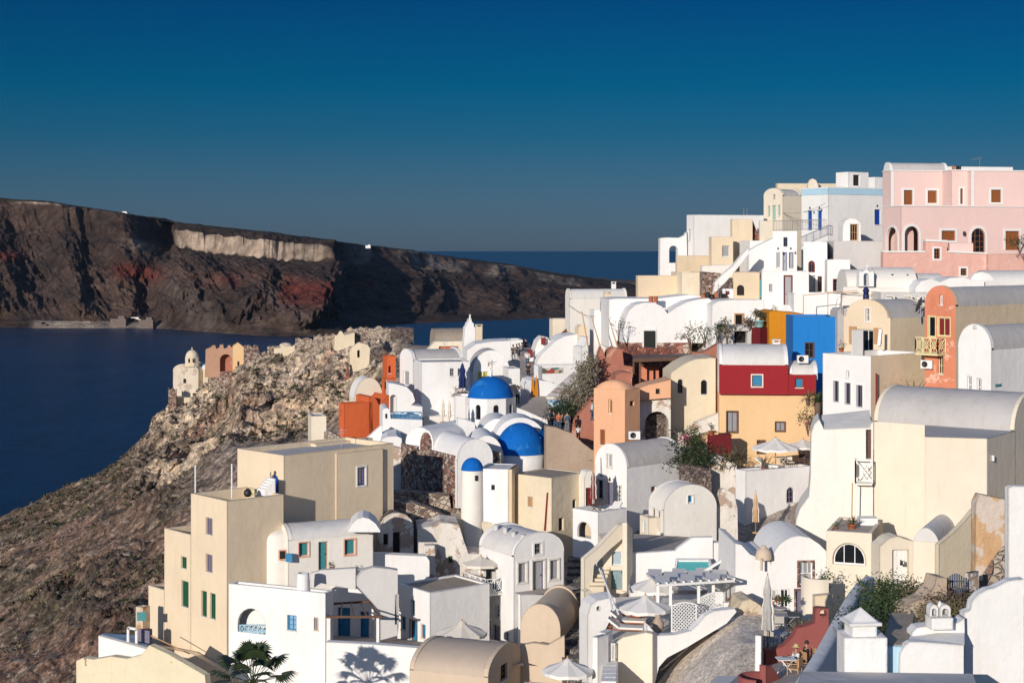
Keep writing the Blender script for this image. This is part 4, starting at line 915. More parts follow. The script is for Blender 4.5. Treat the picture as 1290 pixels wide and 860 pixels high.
mb = MB(); mb.box(P(355.8, 698.5, 101.75), (.5, .12, .66), R(20)); o = h.b(mb, 'window', FPINK); mb = MB(); mb.box(P(355.8, 698.5, 101.68), (.34, .08, .5), R(20)); h.b(mb, 'pane', VOID, o)
mb = MB(); mb.box((0, 0, 0), (.42, .3, .5)); o = mb.build('water_tank', FSKY); o.location = P(364.5, 702, 101.2); tag(o, 'small bright blue box fixed beside the teal house window', 'box')
h = H('yard_wall', 'white yard wall with a slanting cement coping in front of the teal door', 425, 98, 'wall')
h.slab(free_face(448, 98.6, 12), [(390, 722), (404, 717.5), (448, 715), (448, 742), (430, 739), (404, 734), (392, 742)], .4, GREYW, 'masonry')  # grey plaster paints the shade onto this white wall
h = H('cylinder_chimney', 'squat round white chimney stump on the loggia roof', 382, 97.5, 'chimney')
p = P(382, 743, 97.3); mb = MB(); mb.lathe(p, [(.42, -.4), (.40, .6), (.36, 1.05), (.30, 1.08), (.30, .9), (.001, .9)], 18); h.b(mb, 'stack', WHITE)
h = H('white_yard_house', 'windowless white wall with a curved top and teal door beside the alley', 500, 104)
f = free_face(449, 97.4, 6, True); h.slab(f, [(449, 737), (449, 728), (456, 718), (470, 714), (490, 716), (501, 718), (501, 800), (479, 806), (479, 770)], .6, GREYW, 'wall', [(497.5, 748, 502.5, 786)]); h.fit(f, (497.5, 748, 502.5, 786), 'door', FTEAL, FTEAL)  # white wall in shade; the grey plaster carries that shade
# long white yard wall
h = H('yard_wall', 'long plain white wall below the ruined stone cottage', 500, 107, 'wall')
h.slab(free_face(448, 105, 8, True), [(448, 699), (478, 697.5), (537, 700), (541, 706), (541, 760), (448, 760)], .8, WHITE, 'masonry')
h = H('stone_cottage', 'white washed cottage with a dark stone barrel roof and black doorways', 479, 108)
h.vault(('m', 4), 479, 521, 668, 109, 72, PEEL, STONED, 'R', 1.1, [w('R', 483, 672, 489, 686, 'open', FW, VOID), w('R', 495, 670, 504, 697, 'open', FW, VOID)], rim=.05)
h = H('half_moon_vault', 'plain white half moon vault end between teal house and stone cottage', 458, 106)
h.slab(free_face(438, 102.3, 5, True), [(437, 670), (438, 668), (443, 659), (450, 653), (457, 651), (465, 653), (473, 659), (479, 668), (479, 670)], 2.8, WHITE, 'wall')

# --- ruins in the middle
wall_thing('rubble_wall', 'upper rubble terrace wall below the big stone church wall', 'wall', 494, 115.8, 5, True, [(492, 622), (500, 619), (513, 619), (548, 622), (566, 624), (568, 640), (600, 646), (630, 655), (660, 663), (660, 690), (492, 690)], 1.2, STONEL)
wall_thing('rubble_wall', 'lower broken rubble wall with pale stones above the plastered ruin', 'wall', 494, 112.8, 4, True, [(494, 640), (494, 632), (520, 633), (545, 642), (560, 650), (575, 662), (560, 700), (494, 700)], 1.2, STONEL)
h = H('plastered_ruin', 'ruined cottage of crumbling white plaster with a tiny green window', 560, 111)
f = free_face(535, 109.5, 6, True); h.slab(f, [(526, 665), (548, 662), (556, 658), (578, 660), (584, 680), (590, 697), (606, 697), (606, 745), (545, 745), (526, 700)], 3.5, PEEL, 'wall', [(565, 700, 570, 708.5)]); h.fit(f, (565, 700, 570, 708.5), 'shut', FGREEN, FGREEN)
h.slab(free_face(575, 113, 5, True), [(570, 652), (590, 655), (612, 657), (640, 662), (640, 710), (575, 710)], 2.5, BEIGE, 'rear_wall')
extra(h, 'buttress', PEEL, lambda mb: mb.box(P(541, 715, 108.6), (.9, 1.2, 3.2), R(10), 0, .7))
ac_unit('air conditioner on the crumbling white ruin', P(542, 698, 108.6), .2)
wall_thing('rubble_wall', 'dark stone heap between cottage roof and church wall', 'wall', 470, 118, 15, True, [(478, 652), (490, 640), (505, 643), (530, 652), (545, 664), (540, 680), (478, 680)], 2.5, STONED)

# --- white box with teal shutters and the tall white barrel house
h = H('white_box_house', 'white cube house with turquoise shutters and a pebbly brown roof', 541, 98)
fL, fR = h.block(500.5, 541.7, ('m', 4.6), 746.5, 98, 52, WHITE, [w('L', 517.5, 755, 522.5, 775, 'shut', FMINT, FTEAL), w('L', 505.5, 776, 511, 793, 'shut', FWOOD, FSKY), w('L', 516.7, 781, 525.6, 810, 'door', FWOOD, FSKY, sur=(FTAN, .05)), w('L', 530, 786, 536, 803.5, 'shut', FWOOD, FSKY)], roof=ROOFB, para=.1)
h = H('tall_barrel_house', 'tall white barrel roofed house with lilac grey shutters and four roof vents', 647, 104)
fL, fR = h.vault(603.5, 647.3, 710.5, 701.5, 101, 58, WHITE, ROOFW, 'R', 1.32, [w('R', 673, 684, 682.5, 697.5, 'win', FGREY, GLASS, sur=(FW, .12)), w('R', 653, 709, 663, 733, 'shut', FGREY, FGREY, sur=(OFFW, .12)), w('R', 671, 706, 685.5, 744.5, 'door', FLIL, FGREY, sur=(OFFW, .12)), w('R', 693, 705, 703.5, 729, 'shut', FGREY, FGREY, sur=(OFFW, .12)),
  w('L', 624, 762, 630, 778, 'win', FW, GLASS, mull=(1, 2), sur=(FW, .06)), w('L', 614, 781, 618, 798, 'win', FLIL, GLASS), w('L', 621, 787, 629.5, 815, 'door', FLIL, FGREY), w('L', 636.5, 795, 640.5, 812, 'win', FTAN, GLASS), w('L', 609, 706, 625, 741, 'open', FW, GREYW, arch=True, depth=.6)], rim=.10)
for i, (x, y) in enumerate(((625, 662), (636.5, 665.5), (647, 671), (658.5, 674.5))):
    p = P(x, y, 104.4-i*.9); mb = MB(); mb.lathe(p, [(.16, -.3), (.16, .1), (.11, .12), (.11, 0), (.001, 0)], 10); h.b(mb, 'roof_vent', GREYW)
h.slab(fR, [(642, 744), (714, 744), (716, 752), (712, 766), (718, 772), (716, 850), (642, 850)], .3, WHITE, 'terrace_front', out=1.3)
extra(h, 'terrace_floor', PAVE, lambda mb: mb.add([fR.w(0, fR.pt(647, 746)[1], 0), fR.w(0, fR.pt(647, 746)[1], 1.3), fR.w(4.2, fR.pt(647, 746)[1], 1.3), fR.w(4.2, fR.pt(647, 746)[1], 0)], [(0, 1, 2, 3)]))
# balcony on the lit face
z = fL.pt(622, 742)[1]; s0, s1 = fL.s_of(604), fL.s_of(633)
extra(h, 'balcony_slab', OFFW, lambda mb: mb.add([fL.w(a, zz, o) for zz in (z-.14, z) for a, o in ((s0, .02), (s1, .02), (s1, 1.25), (s0, 1.25))], [(0,1,2,3), (4,5,6,7), (2,3,7,6), (0,3,7,4), (1,2,6,5)]))
railing(h, [fL.w(s1, z, 0), fL.w(s1, z, 1.2), fL.w(s0, z, 1.2), fL.w(s0, z, 0)], .95, FW, .03, .14, 'cross')
p = fL.w((s0+s1)/2, z, .75); umbrella_open('cream canopy parasol over the small balcony of the tall barrel house', tuple(p), 1.25, 1.75, CANV, n=4, drop=.3)
chair('white chair on the balcony railed terrace under the cream canopy', tuple(fL.w(s0+(s1-s0)*.3, z, .6)), FW, CANVW, .5)
# terrace in front with parasol
h = H('paved_terrace', 'sunken dining terrace between the white cube and the barrel house', 590, 94, 'terrace')
extra(h, 'floor', PAVE, lambda mb: mb.add([P(541, 826, 94), P(660, 838, 89), P(650, 812, 99), P(600, 800, 103)], [(0, 1, 2, 3)]))
umbrella_open('large cream parasol over the dining terrace by the white cube house', tuple(P(582, 828, 93.5)), 1.48, 1.5, CANV, n=8, drop=.42)
table('round table under the large cream parasol', tuple(P(586, 829, 93.8)), .9, .9, .72, FBROWN, 0, True)
chair('dark wood chair left of the table under the cream parasol', tuple(P(571, 828, 94.2)), FBROWN, FBROWN, .9); chair('white cushioned chair right of the table under the cream parasol', tuple(P(604, 829, 94.2)), FW, CANVW, -.9); chair('dark chair by the lilac door of the barrel house', tuple(P(613, 829, 95.4)), FBROWN, FBROWN, -1.5)
# bottom barrels
h = H('long_barrel_house', 'long sand coloured barrel roof with a barred gable window at the bottom', 615, 86)
h.vault(516, 615, 656, 853, 86, 20, SAND, plaster('sand_roof', (.52, .42, .33), .25, bump=.15), 'R', 1.12, [w('R', 630.5, 836, 639, 856, 'win', FBROWN, GLASS, mull=(2, 2))], rim=.04)
h = H('arched_chapel_house', 'tall narrow cream barrel house with a rounded front beside the alley', 682, 93)
h.vault(655.5, 706, ('m', 5.5), 795, 92, 14, SAND, SAND, 'L', 1.42, [], rim=.12)
h.slab(free_face(710, 90.6, 10), [(656, 812), (672, 809), (690, 812), (700, 806), (711, 800), (712, 900), (656, 900)], .35, SAND, 'porch_wall')
for i, (x, y, D, r, lab) in enumerate(((715, 886, 80, 1.3, 'white parasol at the bottom edge nearest the cobbled alley'), (668, 906, 79, 1.0, 'off white parasol partly hidden at the bottom edge left of the other'))):
    umbrella_open(lab, tuple(P(x, y, D)), r, 1.72 if i == 0 else 1.4, CANVW, n=8, drop=.4)
h = H('shop_roof', 'flat grey roof edge with a stub vent at the bottom of the alley', 700, 80); h.block(655, 690, ('m', 1.2), 868, 80, 12, GREYW, [], para=.1)

# --- cobbled alley
h = House('cobbled_lane', 'dark cobbled stepped lane climbing between the houses', 'lane', tuple(gp(725, 95)))
pts = [(708, 860, 88), (745, 860, 88), (708, 800, 93.5), (742, 800, 93.5), (711, 775, 97.5), (741, 775, 97.5), (713, 742, 103), (738, 742, 103), (716, 700, 110), (736, 700, 110)]
mb = MB(); V = [P(*p) for p in pts]
for i in range(0, 8, 2):
    for k in range(5):
        a = V[i].lerp(V[i+2], k/5); b2 = V[i+1].lerp(V[i+3], k/5); c = V[i].lerp(V[i+2], (k+1)/5); d = V[i+1].lerp(V[i+3], (k+1)/5); zz = c.z
        mb.add([(a.x, a.y, a.z-.02), (b2.x, b2.y, a.z-.02), (b2.x, b2.y, zz), (a.x, a.y, zz), (c.x, c.y, zz), (d.x, d.y, zz)], [(0, 1, 2, 3), (3, 2, 5, 4)])
o = mb.build('cobbled_lane', COBBLE); o['kind'] = 'structure'; o['label'] = 'dark cobbled stepped lane climbing between the houses'; bpy.data.objects.remove(h.root)

# --- stair house right of the lane and pool terrace
h = H('cream_stair_house', 'cream house with a blue window beside its curved outdoor stair', 775, 97)
f = free_face(760, 97, 3, True); h.slab(f, [(760, 683), (789, 680), (789, 745), (760, 760)], 3, CREAM2, 'wall', [(770.5, 694, 784.5, 712), (770.5, 718, 787, 742)]); h.fit(f, (770.5, 694, 784.5, 712), 'win', FW, plain('curtained_glass', (.42, .5, .56), .2), sur=(FW, .04), mull=(0, 0)); h.fit(f, (770.5, 718, 787, 742), 'door', FTEAL, plain('grey_teal_paint', (.25, .36, .38), .5))
h.slab(free_face(737, 95.5, 25, True), [(736, 704), (755, 688), (780, 661), (789, 658), (792, 664), (797, 697), (792, 700), (787, 676), (770, 690), (760, 700), (748, 712), (744, 770), (736, 775)], .45, CREAM2, 'stair_wall')
mb = stairs_mb(P(742, 742, 95.3), P(757, 697, 98.5), (1, -.1, 0), .9, 9, 2); h.b(mb, 'steps', BEIGE)
h.slab(free_face(789, 95, 70, True), [(790, 658), (797, 665), (797, 720), (790, 745)], .3, CREAM2, 'side_wall')
spiky('agave', 'small agave on the ledge of the cream stair house', tuple(P(769, 684, 97.6)), .55, 16, LEAFG, .05)
h = H('lane_wall', 'rounded cream parapet with a little arch niche along the lane', 740, 90, 'wall')
h.slab(free_face(738, 92, 30, True), [(736, 745), (742, 742), (750, 748), (750, 775), (736, 775)], .4, CREAM2, 'masonry')
h = H('white_stair_tower', 'white block with a small arched niche between lane and lounge terrace', 748, 88)
f = free_face(740, 87, 14, True); h.slab(f, [(740, 775), (744, 762), (752, 756), (766, 753), (775, 752), (776, 764), (764, 790), (752, 808), (747, 822), (747, 870), (740, 870)], 1.6, WHITE, 'wall', [(751.5, 763, 756, 768.5, True)])
h = House('white_gate', 'white slatted gate at the top of the white entrance steps', 'gate', tuple(P(768, 832, 81)))
for i in range(7): extra(h, 'slat', FW, lambda mb: mb.box(P(761.8+i*2.1, 821, 81), (.045, .04, .95)))
for y in (811, 830): extra(h, 'rail', FW, lambda mb: mb.box(P(768, y, 81.05), (.6, .05, .06)))
h = House('entrance_steps', 'white steps below the slatted gate', 'stairs', tuple(P(768, 840, 80))); h.b(stairs_mb(P(757, 858, 77.5), P(760, 833, 80.8), (1, 0, 0), .75, 5, 2), 'steps', WHITE)
h = H('gate_pillar', 'white gate pillar with a rounded top beside the entrance steps', 752, 80, 'wall'); h.block(746, 753, ('m', .9), 803, 80, 40, WHITE, [], para=.02, roof=WHITE); h.block(754, 763, ('m', .8), 797, 82.5, 30, WHITE, [], para=.02, roof=WHITE)
h = H('garden_wall', 'cream swooping retaining wall in front of the lounge terrace', 790, 80, 'wall')
h.slab(free_face(820, 81, 12), [(766, 900), (768, 850), (772, 820), (777, 808), (785, 802), (800, 799), (814, 796), (822, 798), (822, 960), (766, 960)], .5, CREAM2, 'masonry')
h.slab(free_face(815, 81.5, 15, True), [(815, 785), (828, 800), (850, 799), (870, 794), (880, 785), (888, 775), (900, 769), (925, 766), (928, 770), (915, 785), (890, 800), (865, 815), (840, 828), (830, 840), (815, 900)], .5, WHITE, 'curved_wall')
# lounge terrace
h = H('lounge_terrace', 'white paved terrace under the pergola and parasols', 820, 86, 'terrace')
extra(h, 'floor', OFFW, lambda mb: mb.add([P(770, 812, 82), P(925, 790, 83.5), P(925, 745, 95), P(775, 752, 95)], [(0, 1, 2, 3)]))
for i in range(3): lounger('white sun lounger, %s of the row below the parasols' % ('nearest', 'middle one', 'farthest')[i], tuple(P(788+i*2.5, 797-i*9, 83.5+i*1.7)), R(80), CANVW, FWOOD, 'sun loungers on the lounge terrace')
umbrella_open('front white parasol of the pair over the sun loungers', tuple(P(813, 796, 84.5)), 1.38, 1.35, CANVW, n=8, drop=.42); umbrella_open('rear white parasol of the pair beside the pool wall', tuple(P(824, 772, 90.5)), 1.42, 1.5, CANVW, n=8, drop=.40)
mb = MB(); mb.lathe((0, 0, 0), [(.16, 0), (.30, .25), (.31, .5), (.18, .72), (.13, .8), (.16, .9), (.14, .92), (.10, .8), (.001, .78)], 16); o = mb.build('clay_jar', plain('pale_clay', (.42, .32, .24), .8)); o.location = P(829, 796, 83.2); tag(o, 'pale clay jar on the corner of the swooping wall', 'jar')
pot_plant('olive shrub in a pot between the sun loungers and jar', tuple(P(802, 784, 86)), .75, LEAFO, n=120)
table('small table under the front white parasol', tuple(P(822, 785, 87)), .8, .8, .7, FBROWN)
for i, (a, b2) in enumerate((((755, 716, 88.5), (779, 773, 84)), ((759, 717, 89), (772, 768, 84.5)))):
    mb = MB(); o0 = P(*a); mb.bar((0, 0, 0), P(*b2)-o0, .05, 6); o = mb.build('leaning_pole', FW); o.location = o0; tag(o, ('longer', 'shorter')[i]+' of two white poles leaning beside the parasols', 'pole', 'poles leaning by the stair')
h = House('white_pergola', 'white timber pergola with checkered shade slats over the lounge terrace', 'pergola', tuple(P(860, 790, 86)))
A, B_, C_, D_ = P(829, 737, 84.5), P(925, 731, 86), P(815, 724, 92), P(905, 722, 93)
for i in range(4): a = A.lerp(C_, i/3); b2 = B_.lerp(D_, i/3); extra(h, 'beam', FW, lambda mb: mb.bar(a, b2, .09, 4))
for i in range(10):
    a = A.lerp(B_, i/9); b2 = C_.lerp(D_, i/9); extra(h, 'slat', FW if i % 2 else CANVW, lambda mb: mb.bar(a+Vector((0, 0, .1)), b2+Vector((0, 0, .1)), .07, 4))
for i in range(6):
    for j in range(3):
        if (i+j) % 2 == 0:
            a = A.lerp(B_, (i+.5)/6).lerp(C_.lerp(D_, (i+.5)/6), (j+.5)/3); extra(h, 'shade_cloth', CANVW, lambda mb: mb.box(a+Vector((0, 0, .18)), (.78, 2.4, .03), -.1))
for (x, y0, y1, D) in ((828.5, 796, 737, 84.5), (844.5, 796, 737, 84.8), (880, 775, 735, 86), (898.5, 771, 733, 86.5), (905, 768, 722, 92)): extra(h, 'post', FW, lambda mb: mb.bar(P(x, y0, D), P(x, y1, D), .11, 4))
def lattice(h, a, b, hgt, mat, arch=0, r=.028, gap=.19):
    a = Vector(a); b = Vector(b); L = (b-a).length; d = (b-a)/L; mb = MB(); n = int((L+hgt)/gap)
    def top(s): return hgt+arch*math.sin(math.pi*min(1, max(0, s/L)))
    for k in range(n):
        for sg in (1, -1):
            c0 = k*gap; s0 = c0 if sg > 0 else c0-hgt; z0 = 0.0; s1 = s0-hgt if sg > 0 else s0+hgt; z1 = hgt
            pA, pB = (s0, 0.0), (s1, hgt+arch)
            if sg > 0: pB = (s0-hgt-arch, hgt+arch)
            else: pA = (c0-hgt-arch, 0.0); pB = (c0, hgt+arch)
            q = [];
            for t in np.linspace(0, 1, 25):
                s = pA[0]+(pB[0]-pA[0])*t; z = pA[1]+(pB[1]-pA[1])*t
                if 0 <= s <= L and z <= top(s): q.append((s, z))
            if len(q) > 1: mb.bar(a+d*q[0][0]+Vector((0, 0, q[0][1])), a+d*q[-1][0]+Vector((0, 0, q[-1][1])), r, 4)
    for i in range(8): s, s2 = L*i/8, L*(i+1)/8; mb.bar(a+d*s+Vector((0, 0, top(s))), a+d*s2+Vector((0, 0, top(s2))), r*1.6, 4)
    mb.bar(a, a+Vector((0, 0, hgt)), r*1.6, 4); mb.bar(b, b+Vector((0, 0, hgt)), r*1.6, 4); mb.bar(a, b, r*1.6, 4); return h.b(mb, 'lattice', mat)
h = House('lattice_screen', 'white diamond lattice screen along the pergola terrace', 'screen', tuple(P(850, 796, 84)))
lattice(h, P(846, 795, 84), P(877, 793, 84.2), 1.35, FW, .15); lattice(h, P(882, 770, 86), P(910, 763, 86.2), .75, FW, .1)
h = House('flower_trough', 'white flower box with red blooms at the end of the pergola', 'planter', tuple(P(922, 762, 86))); extra(h, 'box', FW, lambda mb: mb.box(P(923, 762, 86), (1.05, .35, .38), .1)); mb = clump(P(923, 753.5, 86), .42, 60, .1, LEAFG, (1.2, .4, .4)); clump(P(923, 753, 86), .42, 30, .09, LEAFG, (1.2, .4, .4), mb, 1, 4); h.b(mb, 'foliage', [LEAFG, FLOWR])
# pool terrace
h = H('pool_terrace', 'white walled terrace with a small turquoise plunge pool', 850, 97, 'terrace')
h.slab(free_face(793, 96.5, 4, True), [(793, 697), (851, 693), (853, 690), (872, 676.5), (898, 676), (898, 790), (793, 790)], .35, WHITE, 'parapet')
h.slab(free_face(897, 97, 4, True), [(897, 683), (927, 683), (932, 690), (932, 790), (897, 790)], .6, WHITE, 'side_wall', [(916.5, 690, 926, 735)])
h = House('plunge_pool', 'small square turquoise plunge pool behind the pergola', 'pool', tuple(P(873, 718, 95)))
pc = [P(852, 718, 95), P(895, 718, 95), P(892, 705, 95.9), P(854, 705, 95.9)]
h2 = [P(849, 722, 94.7), P(899, 722, 94.7), P(895, 702.5, 96.3), P(851, 702.5, 96.3)]
mb = MB(); mb.add(h2+pc, [(k, (k+1) % 4, 4+(k+1) % 4, 4+k) for k in range(4)]); mb.add(h2+[v-Vector((0, 0, 1)) for v in h2], [(k, (k+1) % 4, 4+(k+1) % 4, 4+k) for k in range(4)]); mb.add(pc+[v-Vector((0, 0, .12)) for v in pc], [(k, (k+1) % 4, 4+(k+1) % 4, 4+k) for k in range(4)]); h.b(mb, 'coping', WHITE)
mb = MB(); mb.add([v-Vector((0, 0, .10)) for v in pc], [(0, 1, 2, 3)]); wm, wnt, wb = newmat('pool_water'); wb.inputs['Base Color'].default_value = (.10, .42, .42, 1); wb.inputs['Roughness'].default_value = .08
n_ = noise_n(wnt, 5, 3, .5, N(wnt, 'ShaderNodeNewGeometry').outputs['Position']); bp = N(wnt, 'ShaderNodeBump'); bp.inputs['Distance'].default_value = .04; wnt.links.new(n_.outputs[0], bp.inputs['Height']); wnt.links.new(bp.outputs[0], wb.inputs['Normal']); h.b(mb, 'water', wm)
h = H('grey_terrace', 'sunlit grey brown roof terrace behind the pool wall', 815, 100, 'terrace')
h.slab(free_face(789, 99.8, 70, True), [(787, 658), (796, 668), (798, 700), (787, 700)], .3, CREAM2, 'parapet'); extra(h, 'floor', PAVE, lambda mb: mb.add([P(797, 697, 97), P(852, 694, 97), P(870, 676, 106), P(798, 672, 106)], [(0, 1, 2, 3)]))

# --- J and K barrel houses
h = H('cream_barrel_house', 'cream barrel house with a tiny blue gable window and tall brown shutters', 836, 106)
h.vault(817, 836, 903, 643, 106, 70, OFFW, OFFW, 'R', 1.62, [w('R', 866.5, 623.5, 873.5, 633.5, 'shut', FW, FSKY, sur=(FW, .05)), w('L', 821.3, 640, 824.8, 668, 'shut', FBROWN, FBROWN), w('L', 828, 643, 831.3, 667, 'shut', FBROWN, FBROWN)], rim=.04)
h.block(806, 817, ('m', 2), 652, 106.6, 70, CREAM2, [w('L', 808.5, 656, 812.5, 671, 'door', FW, FSKY)], para=.05)
h = H('white_gable_house', 'white barrel house with a grey roof and three tall lilac shutters above its terrace', 790, 115)
fL, fR = h.vault(749.5, 790, 859.5, 589.5, 115, 47, WHITE, ROOFG, 'L', 1.6, [w('L', 765, 572, 771.3, 588.5, 'shut', FW, FGREY, sur=(OFFW, .08)), w('L', 753.3, 604, 760, 628, 'win', FLIL, GLASS, sur=(OFFW, .08)), w('L', 763.8, 607, 773, 642, 'door', FW, FLIL, sur=(OFFW, .08)), w('L', 777, 611.5, 783, 632, 'win', FW, GLASS, mull=(1, 3), sur=(OFFW, .08)), w('R', 820.5, 612.5, 826.5, 619.5, 'win', FWOOD, GLASS)], rim=.06, rimw=.2)
h.slab(fL, [(757, 576), (757.8, 576), (759, 600), (757, 600)], .03, FGREY, 'pipe', out=.06)
h = H('front_terrace_block', 'white terrace block with an arched opening below the lilac shutter house', 753, 109, 'terrace')
h.block(721.5, 753.5, 789.5, 645, 108, 47, WHITE, [w('L', 727, 657, 744.5, 677, 'open', FW, TAN, arch=True, depth=.8)], para=.75, roof=PAVE)
p = P(755, 640, 110); table('dark table on the terrace below the lilac shutter house', tuple(P(752, 648, 110)), 1.2, .7, .72, FBROWN, .7); lounger('dark wooden deckchair on the terrace below the lilac shutter house', tuple(P(771, 648, 110)), -.6, CANVW, FBROWN); umbrella_closed('closed cream and red striped parasol against the red door', tuple(P(747.5, 641, 112)), 2.9, CANV, FREDB)
h = H('red_door_porch', 'narrow cream porch with a red door and rounded bell arch', 743, 114)
h.slab(free_face(736, 113.5, 20, True), [(736, 602), (739, 594), (744, 592), (748, 597), (749, 660), (736, 660)], 1, OFFW, 'wall', [(738, 614, 747, 640)]); h.fit(free_face(736, 113.5, 20, True), (738, 614, 747, 640), 'door', FREDB, FREDB)
# tan blocks below the church
h = H('tan_block_house', 'worn tan block house with a flat brown roof below the small blue dome', 695, 112)
fL, fR = h.block(645, 695, 737.5, 602, 112, 40, BEIGE, [w('L', 664.8, 625.5, 671, 638, 'shut', FTAN, FTAN), w('R', 721.3, 629, 726, 641, 'shut', FNAVY, FNAVY), w('R', 704, 652, 710, 668, 'open', FW, VOID)], roof=ROOFB, para=.05)
h.slab(fL, [(689.5, 620), (691, 620), (688, 668), (686, 668)], .05, FREDB, 'drainpipe', out=.08)
h = H('white_annex', 'narrow white annex with one tiny window beside the blue domed apse', 640, 113)
h.block(603.5, 640, ('m', 3), 591, 113, 12, WHITE, [w('L', 619, 610.5, 623.3, 617, 'open', FW, VOID)], roof=ROOFW, para=.04); h.block(640.3, 645, ('m', 2.5), 591, 113, 12, TAN, [], roof=ROOFB, para=.02)

# --- the blue domed church
h = House('domed_church', 'white church with two big blue domes and a small blue domed apse', 'church', tuple(gp(615, 130))); off = h.off
c = P(618, 500, 137.5); z = c.z; mb = dome_mb((c.x, c.y, z), 1.93, 1.80, 32, .10); dm = h.b(mb, 'dome', DOME)
mb = MB(); mb.bar((c.x, c.y, z+1.75), (c.x, c.y, z+2.0), .16, 8, r2=.1); mb.bar((c.x, c.y, z+1.9), (c.x, c.y, z+2.75), .05, 4); mb.bar((c.x-.28, c.y, z+2.45), (c.x+.28, c.y, z+2.45), .05, 4); h.b(mb, 'cross', FW, dm)
# octagonal drum, built wall by wall
Rr = 2.22; zb_, zt_ = z-2.6, z+.02; dmb = MB(); aps = []
for i in range(8):
    a0 = R(-90-8+45*i); a1 = R(-90-8+45*(i+1)); A_ = (c.x+Rr*math.cos(a0), c.y+Rr*math.sin(a0)); B2 = (c.x+Rr*math.cos(a1), c.y+Rr*math.sin(a1)); L_ = math.dist(A_, B2); d_ = ((B2[0]-A_[0])/L_, (B2[1]-A_[1])/L_); am = (a0+a1)/2; f = Face(A_, d_, (math.cos(am), math.sin(am)), L_)
    hole = rect_poly(L_/2-.24, L_/2+.24, z-1.75, z-.5, True); wall_face(dmb, f, [(0, zb_), (L_, zb_), (L_, zt_), (0, zt_)], [hole], .22); aps.append((f, L_))
dmb.lathe((c.x, c.y, z), [(Rr-.02, .02), (1.9, .05)], 8, 0, False, R(-98), R(-98)+2*math.pi)
dr = h.b(dmb, 'drum', WHITE)
for f, L_ in aps:
    mb = MB(); hole = rect_poly(L_/2-.24, L_/2+.24, z-1.75, z-.5, True); mb.add([f.w(a, b2, -.18) for a, b2 in hole], [tuple(range(len(hole)))]); mb.bar(f.w(L_/2, z-1.75, -.15), f.w(L_/2, z-.5, -.15), .03, 4); mb.bar(f.w(L_/2-.24, z-1.2, -.15), f.w(L_/2+.24, z-1.2, -.15), .03, 4); h.b(mb, 'window', GLASS, dr)
# second dome on its cylinder
c2 = P(655.5, 570, 124); mb = dome_mb(tuple(c2), 1.93, 2.35, 32, .05); d2 = h.b(mb, 'dome', DOME)
mb = MB()
for a, e_ in ((-120, .6), (-85, .75), (-60, .8), (-20, .55)): ca = R(a); mb.box((c2.x+1.93*math.cos(e_)*math.cos(ca), c2.y+1.93*math.cos(e_)*math.sin(ca), c2.z+2.35*math.sin(e_)), (.14, .14, .12))
h.b(mb, 'dome_steps', DOME, d2)
mb = MB(); mb.lathe((c2.x, c2.y, c2.z), [(2.05, -6), (1.98, -.9), (1.95, .01), (1.85, .03)], 36); h.b(mb, 'apse_wall', WHITE)
mb = MB(); mb.add([P(677, 567, 123.6), P(686.5, 567, 124.4), P(686.5, 540, 124.4), P(683, 543, 124.2), P(683.5, 537, 124.2), P(680, 545, 124), P(676, 548, 123.8)], [(0, 1, 2, 3, 4, 5, 6)]); mb.add([tuple(Vector(v)+Vector((.1, 1.0, 0))) for v in mb.v[:7]], [(0, 1, 2, 3, 4, 5, 6)]); mb.f += [[i, (i+1) % 7, 7+(i+1) % 7, 7+i] for i in range(7)]; mb.m += [0]*7; mb.smooth += [False]*7; h.b(mb, 'blue_buttress', DOME)
# white arched wall behind the second dome, with its vault running back
g = free_face(621, 126, 6, True)
arch_pts = [(621, 590)]+[(655+33.5*math.cos(math.pi*(1-i/16)), 562-36.5*math.sin(math.pi*(1-i/16))**.85) for i in range(17)]+[(690, 590)]
h.slab(g, arch_pts, 3.6, WHITE, 'arched_bay')
# nave vaults: long barrels running left from the front
def vault_piece(px, py, D, ang, W, L, rise, mat, nm='vault', base=5.0):
    """a vault whose arched end faces the viewer at (px,py)=left springing, turned by ang"""
    f = free_face(px, D, ang, True); z0 = CH+(HOR-py)/F*D; mb = MB(); n = 18; bk = Vector((-f.n[0]*L, -f.n[1]*L, 0)); arc = [(W/2-W/2*math.cos(math.pi*i/n), z0+rise*math.sin(math.pi*i/n)) for i in range(n+1)]
    pr = [(0, z0-base)]+arc+[(W, z0-base)]; a = [f.w(*p) for p in pr]; b2 = [v+bk for v in a]; k = len(pr)
    mb.add(a+b2, [tuple(range(k)), tuple(range(k, 2*k))]); mb.add(a+b2, [(0, 1, k+1, k), (k-2, k-1, 2*k-1, 2*k-2)]); mb.add(a+b2, [(i, i+1, k+i+1, k+i) for i in range(1, k-2)], 0, True); return h.b(mb, nm, mat)
hh = h; vault_piece(592, 580, 121, 6, 2.6, 5.5, 1.9, WHITE)
# stone wall with the long white vault above it, and the rubble lunette at its far end
hh.block(505, 571.5, ('m', 4), 574, 116.5, 60, STONE, [], roof=WHITE, para=.05); hh.vault(531, 576, 621, 580, 116.2, 66, WHITE, WHITE, 'R', 1.5, [], rim=.03, n=14, yb=640)
g2 = free_face(546, 120.5, 35); A2 = [(546, 570)]+[(537+9*math.cos(math.pi*i/12), 560-19*math.sin(math.pi*i/12)) for i in range(13)]+[(528, 566)]
hh.slab(g2, A2, 3.5, WHITE, 'vault'); hh.slab(g2, [(544, 570)]+[(537+7.2*math.cos(math.pi*i/12), 560-16*math.sin(math.pi*i/12)) for i in range(13)]+[(530, 566)], .1, STONE, 'lunette', out=.06)
vault_piece(511, 556, 124, -28, 2.6, 7, 1.2, WHITE, base=2)
